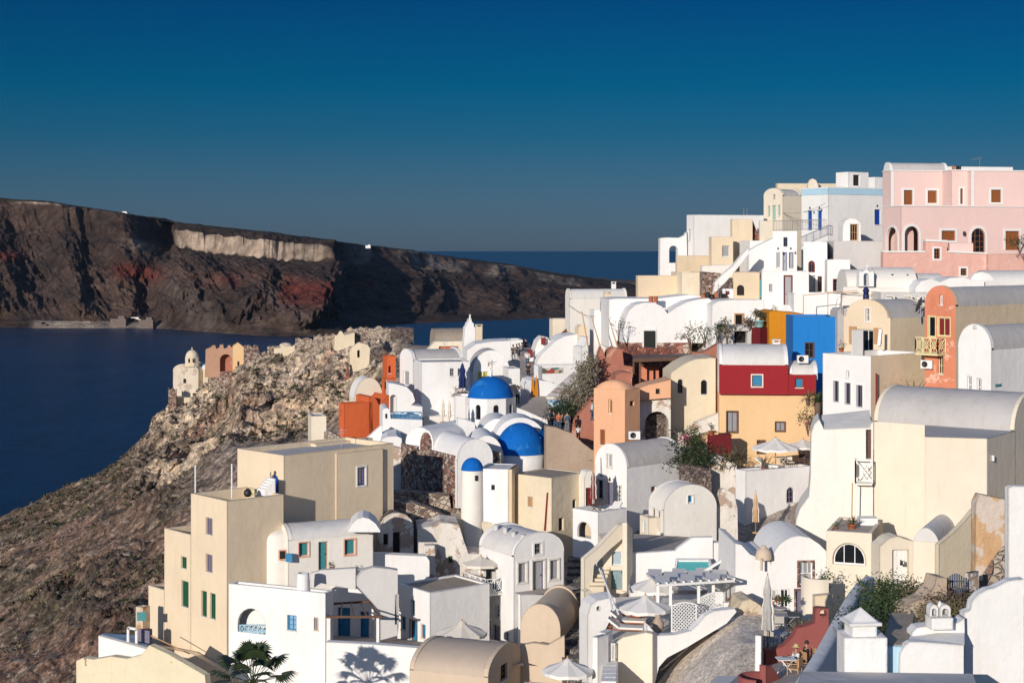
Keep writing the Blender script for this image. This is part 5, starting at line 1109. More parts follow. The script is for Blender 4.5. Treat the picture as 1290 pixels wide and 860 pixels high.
# stepped parapet and roof slabs under the drum
hh.block(566, 600, 640, 552, 127, 25, WHITE, [], roof=WHITE, para=.25); hh.slab(free_face(578, 127, 16, True), [(576, 526), (586, 528), (598, 532), (599, 545), (608, 549), (618, 553), (620, 570), (576, 570)], .4, WHITE, 'stepped_parapet')
vault_piece(604, 553, 128.5, 4, 3.0, 5, 1.65, WHITE, base=2)
hh.block(571, 592, 650, 496, 141, 22, WHITE, [], roof=PAVE, para=.1)
# small apse
c3 = P(595, 591.5, 113.6); mb = dome_mb(tuple(c3), .79, .88, 24, .03); h.b(mb, 'dome', DOME); mb = MB(); mb.lathe(tuple(c3), [(.84, -6), (.80, -.5), (.78, .01)], 26); h.b(mb, 'apse_wall', OFFW)
mb = MB(); mb.box(P(600, 602, 112.85), (.2, .1, .38), .3); h.b(mb, 'window', VOID)
wall_thing('retaining_wall', 'tall brown plaster wall curving below the street crowd', 'wall', 687, 122, 6, True, [(687, 536), (700, 538), (722, 546), (733, 557), (745, 566), (756, 570), (756, 640), (687, 640)], .8, plaster('brown_stained_plaster', (.42, .32, .24), .5, bump=.6))

# --- houses behind and left of the church
h = H('white_wedding_house', 'tall white house with an arched gable, grey roof and two small square windows', 531, 146)
h.vault(503.5, 520.5, 583, 455, 150, 62, WHITE, ROOFG, 'L', 1.0, [w('L', 508, 467, 516, 486, 'shut', FW, FGREY, sur=(FW, .06))], rim=.12, yb=525)
h.block(522, 531, 592, 456, 143, 78, WHITE, [w('R', 567, 464, 571.8, 473.5, 'win', FGREY, GLASS), w('R', 577, 464, 581.6, 473.5, 'win', FGREY, GLASS)], roof=ROOFG, para=.1)
h.block(524, 533, 590, 524, 141.5, 78, OFFW, [], roof=WHITE, para=.05)
h = H('orange_tower_house', 'narrow bright orange house between ruins and the white gabled house', 487, 152)
h.block(482, 486.5, 498.5, 448.5, 152, 75, ORANGE, [w('R', 489.5, 461, 492.5, 470, 'shut', FREDB, FREDB)], para=.1); h.block(481, 484, 499, 477, 146, 75, ORANGE, [w('R', 485, 480, 489, 490, 'open', FREDB, VOID, arch=True)], para=.1)
h = H('white_arch_house', 'white stepped house with an arch and a cobalt blue railing', 495, 138)
f = free_face(490, 140, 8, True); h.slab(f, [(489, 482), (497, 483), (512, 487), (520, 495), (523, 505), (518, 510), (532, 512), (532, 570), (489, 570)], 3, WHITE, 'wall', [(491.5, 497, 499.5, 520, True)]); h.fit(f, (491.5, 497, 499.5, 520), 'open', FW, GREYW, arch=True, depth=.5)
f2 = free_face(480, 132, 8, True); h.slab(f2, [(481.5, 570), (481.5, 516), (484, 514), (488, 513.5), (491, 516), (492, 527), (532, 528.5), (533, 600), (481, 600)], 4, WHITE, 'front_wall', [(485.3, 521, 488, 527)])
railing(h, [f2.w(f2.s_of(495.5), f2.z_of(1, 528.6), -.2), f2.w(f2.s_of(531), f2.z_of(2.5, 528.6), -.2)], .62, FSKY, .035, .2, 'cross')
h.slab(free_face(460, 130, 8, True), [(460, 553), (481, 534.5), (482, 570), (460, 570)], .5, WHITE, 'stair_parapet')
h = H('white_low_vault', 'low white double vault behind the stone church wall', 495, 127)
f = free_face(480, 127, 5, True); h.slab(f, [(478, 562), (481, 553), (488, 549.5), (500, 549), (506, 552), (507, 600), (478, 600)], 5, WHITE, 'wall')
wall_thing('garden_wall', 'white wall with peeling plaster beside the dark stone corner', 'wall', 483, 124, 10, True, [(483, 566), (490, 560), (505, 564), (507, 600), (512, 640), (483, 600)], .5, PEEL)
h = H('burnt_orange_house', 'burnt orange windowless house with a stepped parapet on the slope', 433, 138)
f = None
fL, fR = h.block(426.8, 433.5, 470, 508, 138, 62, ORANGE, [w('L', 428.2, 516, 430, 523, 'open', FREDB, MAROON)], para=.2, roof=ROOFB)
h.slab(fR, [(465, 500), (470, 499), (474, 503), (478, 511), (484, 503), (489, 497), (492, 499), (492, 560), (465, 560)], 3, ORANGE, 'stepped_wall'); h.block(466, 468, 483, 492, 150, 70, ORANGE, [], para=.1)
h = H('cream_vault_house', 'cream barrel vault with a white end wall above the burnt orange house', 445, 148)
h.vault(440, 447, 482, 502, 147, 72, CREAM2, WHITE, 'R', 1.9, [], rim=.02)
h = H('cream_shed', 'small cream shed wall on the slope left of the orange house', 391, 136, 'shed')
h.block(388, 391.5, 411, 524, 138, 78, CREAM2, [], para=.1)
wall_thing('rubble_wall', 'short rubble wall at the foot of the orange house', 'wall', 408, 134, 5, True, [(408, 545), (416, 543), (430, 552), (436, 560), (436, 580), (408, 580)], .8, STONEL)
h = H('bell_tower', 'white stepped bell tower topped by a small cross', 590, 176, 'tower')
f = free_face(583.5, 175, 10, True); h.slab(f, [(583, 470), (584, 432), (585.5, 412), (587.5, 410), (588, 407), (590, 405.5), (590.5, 402), (594, 402), (594.5, 405.5), (596.5, 407), (597, 411), (598.5, 413), (599, 470)], 1.2, WHITE, 'wall')
mb = MB(); p = P(592, 402, 175.6); mb.bar(p, p+Vector((0, 0, .3)), .16, 6, r2=.1); mb.bar(p+Vector((0, 0, .25)), p+Vector((0, 0, .55)), .06, 4); mb.box(p+Vector((0, 0, .42)), (.22, .08, .07)); h.b(mb, 'cross', FW)
h = H('grey_vault_house', 'weathered brown barrel roof behind the bell tower with an orange lunette', 560, 180)
h.vault(('m', 5), 548, 600, 433, 186, 80, ROOFB, ROOFB, 'L', 1.7, [], rim=.0, yb=440)
f = free_face(537, 178, 8, True); h.slab(f, [(536, 470), (537, 442), (548, 430), (600, 429), (600, 470)], 1.5, CREAM2, 'wall', [(553, 436, 577.5, 446)]); h.fit(f, (553, 436, 577.5, 446), 'open', FW, ORANGE, depth=.3)
chimney('slim pale chimney beside the bell tower', tuple(P(603, 432, 181)), .75, 1.9, BEIGE, .2)
h = H('big_white_house', 'broad windowless white house with a sloping roofline behind the main dome', 640, 168)
f = free_face(588, 168, 6, True); h.slab(f, [(588, 441), (600, 433), (620, 430), (643, 429), (643, 500), (588, 500)], 5, WHITE, 'wall'); h.block(('m', 3), 643, 658.5, 428, 168.5, 84, WHITE, [], para=.1, roof=ROOFW)
h = H('white_chapel', 'white barrel vaulted chapel with a yellow door behind the main dome', 620, 156)
h.vault(('m', 6), 596, 642, 470, 156, 84, WHITE, ROOFG, 'R', 2.15, [w('R', 602, 468, 608, 484, 'shut', FC, plain('olive_yellow_paint', (.45, .42, .08), .5)), w('R', 609, 468, 614.5, 484, 'shut', FC, plain('olive_yellow_paint', (.45, .42, .08), .5)), w('R', 615, 457, 619, 461, 'open', FW, BEIGE)], rim=.12)
h.block(('m', 3), 640, 655, 464, 152, 80, WHITE, [], para=.05)
h = H('navy_parasol_terrace', 'white roof terrace with a navy parasol left of the main dome', 580, 142, 'terrace')
h.block(570, 573, 588, 498, 141, 80, WHITE, [], para=.5, roof=PAVE); umbrella_closed('closed navy blue parasol on the terrace left of the main dome', tuple(P(582.5, 500, 142.5)), 3.1, CANVB, fat=1.5)
shrub('dry_shrub', 'reddish dry shrub on the terrace left of the main dome', 'shrub', tuple(P(578, 499, 141.6)), .55, 160, .14, plain('reddish_leaves', (.18, .07, .045), .8, var=.5), up=.1)
for x, y, lab in ((558, 532, 'left of two closed cream parasols behind the church vaults'), (566, 533, 'right of two closed cream parasols behind the church vaults')): umbrella_closed(lab, tuple(P(x, y, 132)), 1.9, CANV, group='closed parasols behind the church', fat=1.4)
# --- crag, ruins and the chapel on the spur
h = House('ruined_fort', 'ruined rubble fortress walls crowning the crag', 'ruin', tuple(gp(480, 236)))
def ragged(x0, x1, y, amp, n=14, seed=0):
    rs = random.Random(seed); return [(x0+(x1-x0)*i/n, y+rs.uniform(-amp, amp)) for i in range(n+1)]
f = free_face(440, 226, 4, True)
h.slab(f, [(440, 440)]+ragged(441, 492, 413, 2.5, 12, 1)+[(492, 470), (440, 470)], 1.5, STONEL, 'wall')
h.slab(f, [(421, 450)]+ragged(422, 440, 419, 3, 6, 2)+[(447, 418), (447, 450)], 2, BEIGE, 'wall', out=1.5)
f3 = free_face(491.5, 226.4, 20, True); h.slab(f3, [(491.5, 470)]+ragged(491.5, 521, 414, 1.2, 8, 3)+[(522, 470)], 4, STONED, 'wall')  # shaded side of the fort, its shade put into the darker rubble
h.slab(free_face(380, 228, 5, True), [(370, 460)]+ragged(372, 405, 428, 3, 8, 4)+[(405, 423), (406, 440), (420, 424), (440, 426), (440, 460)], 1.2, STONEL, 'outer_wall')
h = H('ruined_house', 'ruined plaster house with a black window slot on the crag', 450, 214)
h.slab(free_face(440, 203, 6, True), [(441, 480), (440, 445), (443, 437), (452, 431), (463, 434), (467, 440), (466, 455), (460, 478)], 1.2, BEIGE, 'wall', [(450, 441, 453, 450)]); h.fit(free_face(440, 203, 6, True), (450, 441, 453, 450), 'open', FW, VOID, depth=.5)
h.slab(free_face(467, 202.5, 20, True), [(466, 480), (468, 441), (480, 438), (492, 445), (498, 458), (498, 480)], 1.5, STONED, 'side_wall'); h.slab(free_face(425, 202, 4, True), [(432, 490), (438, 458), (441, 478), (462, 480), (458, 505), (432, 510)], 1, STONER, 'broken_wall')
for i_, (x0, x1, y, D, yb, m_, lab) in enumerate(((262, 280, 470, 246, 500, STONEL, 'broken pale stone wall right of the cliff chapel'), (212, 222, 490, 250, 520, STONE, 'low red stone wall on the brink left of the cliff chapel'), (318, 345, 447, 230, 470, STONEL, 'ragged pale stone wall on the crag right of the orange mansion'), (345, 372, 436, 229, 455, BEIGE, 'weathered pale wall stub near the shallow dome'), (395, 424, 422, 226, 446, STONEL, 'ragged ruin wall on the crest left of the fort'), (466, 496, 446, 208, 476, STONEL, 'ruined stone wall behind the orange tower house'))):
    wall_thing('ruined_wall', lab, 'wall', x0, D, 8, True, [(x0, yb)]+ragged(x0, x1, y, 2.5, 7, 20+i_)+[(x1, yb)], 1.2, m_)
h = H('dome_roof_cottage', 'low cottage with a shallow domed roof half hidden on the crag top', 355, 236); c = P(360, 436, 238); mb = dome_mb(tuple(c), 1.0, .55); h.b(mb, 'dome', BEIGE); mb = MB(); mb.box((c.x-.5, c.y-.5, c.z-.9), (4, 2.4, 1.9)); h.b(mb, 'wall', STONEL)
# chapel
Dc = 254.0
h = House('cliff_chapel', 'weathered domed chapel perched on the cliff edge', 'chapel', tuple(P(240, 480, Dc)))
c = P(242, 452, Dc); mb = MB(); mb.lathe((c.x, c.y, c.z), [(1.12, -1.2), (1.12, .3), (1.02, .32)], 8, sm=False, a0=R(-110), a1=R(250)); dr = h.b(mb, 'drum', BEIGE)
mb = dome_mb((c.x, c.y, c.z+.3), 1.05, 1.15, 20); mb.bar((c.x, c.y, c.z+1.3), (c.x, c.y, c.z+1.85), .1, 5); h.b(mb, 'dome', BEIGE)
for x in (238, 243.5): mb = MB(); mb.box(P(x, 457-3, Dc-1.1), (.22, .14, .6)); h.b(mb, 'window', VOID, dr)
h.vault(218, 250, ('m', 4.5), 468, Dc-1, 22, plaster('flaking_chapel_plaster', (.62, .54, .43), .45, bump=.8, c2=(.42, .34, .27), peel=.08), BEIGE, 'L', 1.1, [w('L', 231, 477, 234.5, 482.5, 'open', FW, VOID)], rim=.1, yb=500)
h.vault(250.5, 262, 272, 466, Dc-2, 60, BEIGE, WHITE, 'R', .7, [], rim=.15, yb=500)
h.slab(free_face(213, Dc-2.5, 12, True), [(215, 520), (216, 504), (222, 500), (268, 502), (270, 492), (290, 494), (292, 520), (225, 530)], 3, BEIGE, 'base_wall', [(243, 507, 252, 520, True)])
h.slab(free_face(250, Dc-3, 5, True), [(250, 500), (251, 484), (262, 482), (276, 480), (278, 500)], 1, STONE, 'annex_wall')
RUIN = plaster('faded_orange_plaster', (.46, .27, .18), .5, c2=(.36, .25, .18), peel=.03, bump=.6)
h = H('orange_ruin', 'roofless orange mansion with a big arched niche beside the cliff chapel', 290, 250)
f = free_face(258, 238, 6, True); h.slab(f, [(258, 475), (259, 440), (266, 437), (267, 435), (271, 435), (272, 439), (276, 438), (277, 434), (281, 434), (282, 439), (286, 438), (287, 435), (290, 435), (291, 437), (295, 438), (295, 475)], 1.5, RUIN, 'wall', [(277, 446, 292, 468, True)]); h.fit(f, (277, 446, 292, 468), 'open', FW, TERRA, arch=True, depth=1.2)
f = free_face(293, 237, 10, True); h.slab(f, [(293, 480), (293, 436), (300, 431.5), (307, 437), (307, 480)], 2, PEACHY, 'front', [(299, 455, 301.5, 468)]); h.fit(f, (299, 455, 301.5, 468), 'open', FW, VOID)
h.slab(free_face(307, 236, 10, True), [(307, 480)]+ragged(307, 325, 436, 2, 5, 9)+[(328, 450), (328, 480)], 2, STONE, 'side_wall', [(308.5, 457, 311, 463), (312, 457.5, 314, 463)])
wall_thing('rubble_wall', 'red rubble garden wall stepping down from the orange mansion', 'wall', 276, 234, 6, True, [(276, 500), (277, 470), (290, 468), (294, 474), (318, 466), (322, 470), (322, 492), (276, 505)], 1, STONE)

# --- street and its crowd
o = MB(); V = [P(652, 560, 128), P(745, 580, 122), P(656, 520, 136), P(740, 548, 134), P(655, 470, 150), P(690, 500, 142), P(655, 440, 166), P(682, 452, 160), P(660, 432, 176), P(680, 436, 174)]
for i in range(0, 8, 2): o.add([V[i], V[i+1], V[i+3], V[i+2]], [(0, 1, 2, 3)])
ob = o.build('main_street', PAVE); tag(ob, 'paved village street leading past the domes', None, kind='structure')
WT = plain('white_cloth', (.7, .7, .68), .9); BK = plain('black_cloth', (.015, .015, .018), .9); RS = plain('coral_cloth', (.55, .12, .07), .9); BLc = plain('blue_cloth', (.05, .09, .16), .9); GYc = plain('grey_cloth', (.18, .19, .22), .9); TNc = plain('khaki_cloth', (.3, .24, .16), .9)
CR = 'people walking on the main street'
def street(px, D):
    ks = [(652, 128, 560), (656, 136, 531), (655, 150, 478), (655, 166, 443), (660, 176, 433)]
    y = np.interp(D, [k[1] for k in ks], [k[2] for k in ks]); return P(px, y, D)
for i, (px, py, D, lab, s_, t_, kw) in enumerate([
    (652, 510, 139, 'person in a white top and black trousers standing by the main dome', WT, BK, dict(arms=1, rz=0)),
    (664.5, 463, 156, 'person in a white shirt and dark trousers walking up the street', WT, BLc, dict(rz=3.1)),
    (665.5, 478, 150, 'person all in black behind the orange kayaks', BK, BK, dict(rz=2.8)),
    (646.5, 455, 163, 'person in black left of the others at the top of the street', BK, BK, dict(rz=.4)),
    (651, 454, 164, 'person in a cream top at the top of the street', TNc, WT, dict(rz=.2)),
    (654, 453, 165, 'person in a white top and skirt at the top of the street', WT, TNc, dict(rz=1.2, skirt=True)),
    (657.5, 452, 166, 'person in a grey top rightmost at the head of the street', GYc, BLc, dict(rz=3)),
    (662, 446, 170, 'person in a navy jacket farthest up the street', BLc, BK, dict(rz=3)),
    (692.5, 541, 127, 'person in dark blue leftmost of the crowd on the wall', BLc, BK, dict(rz=1)),
    (697, 543, 127.5, 'person in black with folded arms in the crowd on the wall', BK, BLc, dict(arms=1, rz=-.5)),
    (704, 545, 127, 'person in a coral top in the crowd on the wall', RS, BLc, dict(rz=.3, arms=1)),
    (708.5, 546, 128, 'person in a khaki top behind the coral one', TNc, BK, dict(rz=2.4)),
    (714.5, 545, 127, 'person in a grey hoodie seen from behind on the wall', GYc, GYc, dict(rz=3.1, bag=BLc)),
    (728.5, 556, 124, 'small person in a white top walking down by the brown wall', WT, BK, dict(h=1.3, rz=0)),
    (746, 531, 126, 'person in a pale blue top beside the peach house', LBLUE, BLc, dict(rz=1.6))]):
    person(lab, tuple(P(px, py, D)), s_, t_, group=CR if i not in (0,) else CR, **kw)
wall_thing('street_parapet', 'low white parapet right of the main dome', 'wall', 650, 132, 5, True, [(651, 513), (662, 517), (680, 525), (690, 528), (690, 545), (651, 545)], .3, WHITE)
h = H('gallery_house', 'white shop with a colourful painted sign and orange kayak shaped panels', 680, 146)
fL, fR = h.block(672.5, 678, 731, 460, 145, 72, WHITE, [], para=.12, roof=ROOFW)
mb = MB(); 
def sign(fc, x0, y0, x1, y1, out, mat, nm='sign'):
    s0, s1, z0, z1 = h.opening(fc, (x0, y0, x1, y1)); mb = MB(); vs = [fc.w(a, b2, o) for o in (.02, out) for a, b2 in ((s0, z0), (s1, z0), (s1, z1), (s0, z1))]; mb.add(vs, [(0,1,2,3), (7,6,5,4), (0,4,5,1), (1,5,6,2), (2,6,7,3), (3,7,4,0)]); return h.b(mb, nm, mat)
sg, snt, sb_ = newmat('painted_sign'); g_ = N(snt, 'ShaderNodeNewGeometry').outputs['Position']; vo = N(snt, 'ShaderNodeTexVoronoi'); vo.inputs['Scale'].default_value = 2.2; snt.links.new(g_, vo.inputs['Vector']); sc_ = N(snt, 'ShaderNodeSeparateColor'); snt.links.new(vo.outputs['Color'], sc_.inputs[0]); cr_ = N(snt, 'ShaderNodeValToRGB'); cr_.color_ramp.interpolation = 'CONSTANT'; snt.links.new(sc_.outputs[0], cr_.inputs[0])
for i, c_ in enumerate([(.55, .5, .42), (.35, .06, .04), (.05, .2, .22), (.12, .1, .09), (.5, .38, .28)]):
    el = cr_.color_ramp.elements[i] if i < 2 else cr_.color_ramp.elements.new(i/5); el.position = i/5; el.color = (*c_, 1)
snt.links.new(cr_.outputs[0], sb_.inputs['Base Color'])
sign(fR, 683, 463, 709, 470, .06, sg); sign(fR, 678.4, 461, 682, 478, .08, FGREY)
f = free_face(667.5, 142, 12, True); h.slab(f, [(667, 560), (667, 487), (670, 480), (677, 478), (690, 480), (708, 486), (725, 500), (728, 560)], 4, WHITE, 'lower_wall', [(686, 503, 689, 522)])
for x in (670.5, 675): h.slab(f, [(x-2, 518), (x-2.2, 492), (x-1, 480), (x, 472), (x+1.2, 480), (x+2.2, 492), (x+1.8, 519)], .15, plain('orange_board', (.60, .22, .02), .4), 'board', out=.25)
h.slab(free_face(697, 139, 25, True), [(697, 560), (700, 508), (714, 502), (722, 510), (724, 560)], 3, LBLUE, 'pale_wall')
h = H('awning_roof', 'slanting worn white roof canopy above the gallery yard', 700, 139, 'canopy')
extra(h, 'canopy', PEEL, lambda mb: mb.add([P(688, 499, 138), P(706, 500, 138), P(733, 470, 143), P(722, 468, 144)]+[v-Vector((0, 0, .25)) for v in (P(688, 499, 138), P(706, 500, 138), P(733, 470, 143), P(722, 468, 144))], [(0,1,2,3), (4,5,6,7), (0,1,5,4), (1,2,6,5), (2,3,7,6), (3,0,4,7)]))
h = H('curved_parapet_house', 'white house whose parapet sweeps up in a curve to a cream chimney', 700, 158)
f = free_face(675, 156, 10, True); h.slab(f, [(675, 480), (676, 455), (682, 446), (690, 438), (700, 429), (712, 423), (725, 421), (728, 421), (728, 480)], 4, WHITE, 'wall'); h.slab(f, [(726, 480), (727.5, 413), (731, 409), (736, 410), (739, 416), (739, 480)], 1.5, CREAM, 'chimney', out=.3)
h.slab(free_face(665, 158, 6, True), [(664, 470), (665, 447), (672, 446), (677, 430), (683, 424), (690, 425), (700, 440), (700, 470)], 3, OFFW, 'stepped_wall'); h.slab(free_face(729, 150, 20, True), [(731, 500), (732, 437), (736, 436), (741, 424), (741, 500)], 2, WHITE, 'edge_wall')
for i, (x, y) in enumerate(((668, 445), (684.5, 430))): sign(free_face(665, 157.6, 6, True), x-3, y-5, x+3, y+4, .1, FREDB, 'red_panel')
h = H('cream_cube_house', 'small cream cube on the stair street overlooking the sea', 704, 168); h.block(692, 695.5, 716, 401.5, 170, 80, CREAM2, [], para=.1)
h = House('village_steps', 'red edged steps running down beside the small cream cube', 'stairs', tuple(P(695, 425, 164))); h.b(stairs_mb(P(688, 437, 160), P(716, 412, 168), (.5, .9, 0), 2, 12, 3), 'steps', TERRA)
h = H('cream_vault_house', 'cream house under a long white vault at the sea edge of the ridge', 740, 166)
h.vault(712, 717.5, 790, 377, 166, 76, OFFW, ROOFW, 'L', 1.05, [], rim=.08, rimw=.2); chimney('cream twin pot chimney on the long white vault', tuple(P(765, 381, 163)), .7, .9, CREAM, .1); chimney('small white chimney behind the long white vault', tuple(P(773, 368, 172)), .5, .9, WHITE)
h = H('white_terrace_house', 'plain white block with a navy screen on its roof edge', 765, 158); h.block(743, 748, 785, 390, 158, 78, WHITE, [], para=.3); sign(h.faces['wall'][1], 756, 380, 771.5, 392, .05, FNAVY, 'screen')
h.block(('m', 3), 771, 800, 376.5, 160, 80, WHITE, [], para=.1)
# white vault house with black door
h = H('white_vault_house', 'rough white twin vaulted house with a black door above a red stone base', 860, 150)
f = free_face(784, 149, 5, True)
pr = [(785, 450), (785, 412), (788, 400), (793, 390), (801, 383.5), (811, 381), (824, 381), (834, 386), (841, 395), (852, 387), (866, 380), (880, 377), (893, 375.5), (898, 380), (898, 450)]
h.slab(f, [(x, min(y, 432)) if y > 440 else (x, y) for x, y in pr], 7, WHITE2, 'wall', [(811, 416.5, 825, 432.0-.3)])
h.slab(f, [(784, 450), (784, 431.5), (871, 431.5), (871, 450)], 6.8, rubble('patterned_red_stone', [(.3, .08, .05), (.5, .4, .32), (.2, .07, .05), (.42, .2, .14), (.16, .08, .07)], (.4, .2, .15), 1.6), 'base', out=.03)
h.fit(free_face(784, 148.95, 5, True), (811, 416.5, 825, 443), 'door', plain('greenish_black_paint', (.016, .018, .014), .5), plain('greenish_black_paint', (.03, .04, .03), .5), depth=-.1, sur=(FW, .15))
h.slab(free_face(772, 150, 5, True), [(772, 440), (772, 378), (782, 377), (835, 377), (875, 372), (893, 374), (893, 440)], 6, WHITE, 'rear_wall', out=-2.5)
h.vault(('m', 5), 893, 935, 395, 149, 82, WHITE2, ROOFW, 'R', 1.25, [], rim=.0); 
h = H('white_lean_house', 'greyish white house with one black window framed in pale brown', 930, 146)
f = free_face(896, 147, 4, True); h.slab(f, [(896, 440), (897, 384), (905, 379), (922, 377.5), (962, 377.5), (963, 392), (968.5, 394), (968.5, 440)], 5, WHITE, 'wall', [(926.5, 396, 936, 409.5)]); h.fit(f, (926.5, 396, 936, 409.5), 'win', FTAN, GLASS, sur=(FTAN, .12), mull=(0, 0))
h = H('white_porch', 'small white porch with a dark opening and red post', 928, 142, 'porch'); f = free_face(909, 141, 5, True); h.slab(f, [(909, 440), (909.5, 411), (946.5, 410), (946.5, 440)], 2.5, GREYW, 'wall', [(925, 417, 941, 432)]); h.fit(f, (925, 417, 941, 432), 'open', FREDB, VOID, depth=.6)
h = H('roof_parapet_house', 'low white rooftop box with small dark vents above the grey white house', 930, 152); h.block(910, 934, 957, 364, 151, 40, WHITE, [w('L', 914, 367, 919, 371, 'open', FW, FREDB)], para=.5)
for i, (x, y, lab) in enumerate(((820, 380, 'left red clay chimney pot on the rough white vault'), (826, 380, 'right red clay chimney pot on the rough white vault'))):
    mb = MB(); mb.lathe((0, 0, 0), [(.22, 0), (.20, .5), (.24, .55), (.17, .6), (.001, .4)], 12); o = mb.build('chimney_pot', CLAYP); o.location = P(x, y+1, 151); tag(o, lab, 'chimney pot', 'pots on the rough white vault')
rs_ = random.Random(3)
for i in range(9):
    x = 886+i*5.5; mb = MB(); mb.lathe((0, 0, 0), [(.2, 0), (.26, .25), (.2, .5), (.24, .55), (.001, .45)], 10); o = mb.build('storage_pot', DARKM if i % 3 else CLAYP); o.location = P(x, 377-(i % 2)*2, 151.5+i*.1); o.scale = (1, 1, rs_.uniform(.7, 1.2)); tag(o, 'pot in the row of dark and red pots along the white roof', 'pot', 'row of pots on the white roof')
h = H('maroon_box_house', 'dark maroon box shaded beside the mustard wall', 958, 138); h.block(946.8, 958, 971, 413, 138, 50, MAROON, [], para=.05, roof=WHITE)
pot_plant('leafy plant in a turquoise pot on the maroon box', tuple(P(957, 412, 138.4)), 1.0, LEAFO, FMINT, 200); 
shrub('balcony_shrub', 'dry brown shrub left of the turquoise pot', 'shrub', tuple(P(946, 413, 140)), .9, 260, .22, plain('brown_leaves', (.14, .10, .07), .8, var=.5)); shrub('balcony_shrub', 'dark shrub right of the turquoise pot', 'shrub', tuple(P(965, 411, 139.5)), .55, 160, .2, LEAFD)
h = H('mustard_wall_house', 'mustard yellow wall between maroon box and azure house', 990, 138); f = free_face(968, 138, 3, True); h.slab(f, [(968.5, 450), (968.5, 393), (975, 391), (1000, 394), (1012, 395), (1012, 450)], 4, MUST, 'wall')
h = H('azure_house', 'plain azure blue house with one dark framed window', 1026, 133)
h.block(999, 1054, ('m', 5), 399, 132, 3, BLUEW, [w('L', 1014.6, 432, 1025, 450, 'win', FBROWN, GLASS, mull=(1, 1), sur=(FBROWN, .06))], para=.15)
h = H('grey_wall_house', 'narrow unpainted grey wall right of the azure house', 1060, 131); h.slab(free_face(1054, 131.5, 5, True), [(1054.3, 450), (1054.5, 392), (1058, 388), (1066, 388), (1067, 450)], 2, ROOFG, 'wall')
# red house
h = H('crimson_house', 'crimson house over a peach ground floor with a white barrel roof and blue shutters', 990, 125)
fL, fR = h.vault(906, 993, ('m', 5), 460, 124, 5, WHITE, ROOFW, 'R', 1.5, emat=RED, wins= [w('L', 947.5, 472.5, 960, 486.5, 'shut', FWOOD, FSKY, sur=(OFFW, .1))], rim=.05, yb=497)
f = fL; h.block(993.3, 1028, ('m', 4.5), 472, 123.9, 3, RED, [w('L', 1002, 476.5, 1012, 488, 'shut', FWOOD, FSKY)], para=.05, yb=497, roof=ROOFW)
h.vault(994, 1030, ('m', 4), 471.5, 124.2, 5, WHITE, ROOFW, 'R', .95, [], rim=.03, yb=478)
h.block(906, 1029, ('m', 5), 497, 124.3, 5, PEACHY, [w('L', 916, 518.5, 929, 544, 'win', FBROWN, plain('pale_glass', (.3, .3, .32), .2), mull=(1, 0), sur=(FBROWN, .09)), w('L', 977, 531.5, 989, 543, 'win', FBROWN, plain('pale_glass', (.3, .3, .32), .2), mull=(1, 0), sur=(FBROWN, .06)), w('L', 953.5, 554, 965, 572, 'door', FBROWN, FBROWN)], para=.02)
ac_unit('air conditioner at the end of the crimson house roof', tuple(P(1011, 457, 124.6)), 0)
chimney('small white hooded chimney on the crimson house vault', tuple(P(977.5, 438, 127)), .6, .45, WHITE)
mb = MB(); mb.box((0, 0, 0), (.5, .5, .45), top=.8); o = mb.build('roof_vent', GREYW); o.location = P(940.5, 456, 124.6); tag(o, 'small square vent low on the crimson house roof', 'vent')
h = H('beige_arch_house', 'beige round topped house with two narrow arched navy windows', 875, 128)
f = free_face(845, 127, 2, True); ap = [(845, 600), (845, 470)]+[(850+i*4.2, 469-17.5*math.sin(min(1, (i+1)/9)*math.pi/2)) for i in range(10)]+[(896, 450.5), (901.5, 451), (901.5, 600)]
h.slab(f, ap, 5, BEIGE, 'wall', [(853.8, 477.5, 859.8, 495, True), (883, 478.5, 890.5, 496.5, True)]); h.fit(f, (853.8, 477.5, 859.8, 495), 'win', FNAVY, GLASS, arch=True, mull=(0, 0)); h.fit(f, (883, 478.5, 890.5, 496.5), 'win', FNAVY, GLASS, arch=True, mull=(0, 0)); h.slab(free_face(901.7, 127.5, 2, True), [(901.7, 600), (901.7, 452), (906, 452), (906, 600)], 4, TERRA, 'corner')  # corner strip is the house's shaded side, shade put into its plaster colour
wall_thing('garden_wall', 'scabby white wall below the beige round topped house', 'wall', 842, 125.6, 3, True, [(842, 545), (862, 545), (880, 530), (905, 520), (906, 600), (842, 600)], .6, PEEL)
# peach house
h = H('peach_house', 'peach house with a curved roof and a salmon wing in shade', 788, 122)
fL, fR = h.vault(748, 787.5, 806, 494, 120, 38, PEACH, PEACH, 'L', .001, [w('L', 766.5, 503, 771, 520.5, 'shut', FC, FWOOD), w('L', 756, 541, 762, 560, 'shut', FWOOD, FWOOD), w('R', 793.8, 505, 799, 511, 'open', FW, VOID)], rim=.0) if False else h.block(748, 787.5, 806, 491, 120, 38, PEACH, [w('L', 766.5, 503, 771, 520.5, 'shut', FC, FWOOD), w('L', 756, 541, 762, 560, 'shut', FWOOD, FWOOD), w('R', 793.8, 505, 799, 511, 'open', FW, VOID)], para=.01, roof=PEACH)
C, dL, dR, sl, sr = h.plan(748, 787.5, 806, 120, 38); mb = MB(); n = 10; vs = []
for i in range(n+1):
    t = i/n
    for j in range(n+1):
        u = j/n; zz = h.top+.75*math.sin(math.pi*t)**.6*math.sin(math.pi*min(1, u*.5+.5))**.5*1.0*(math.sin(math.pi*u)**.35 if u > .5 else math.sin(math.pi*u)**.35)
        vs.append((C[0]+dL[0]*t*sl+dR[0]*u*sr, C[1]+dL[1]*t*sl+dR[1]*u*sr, zz+.003))
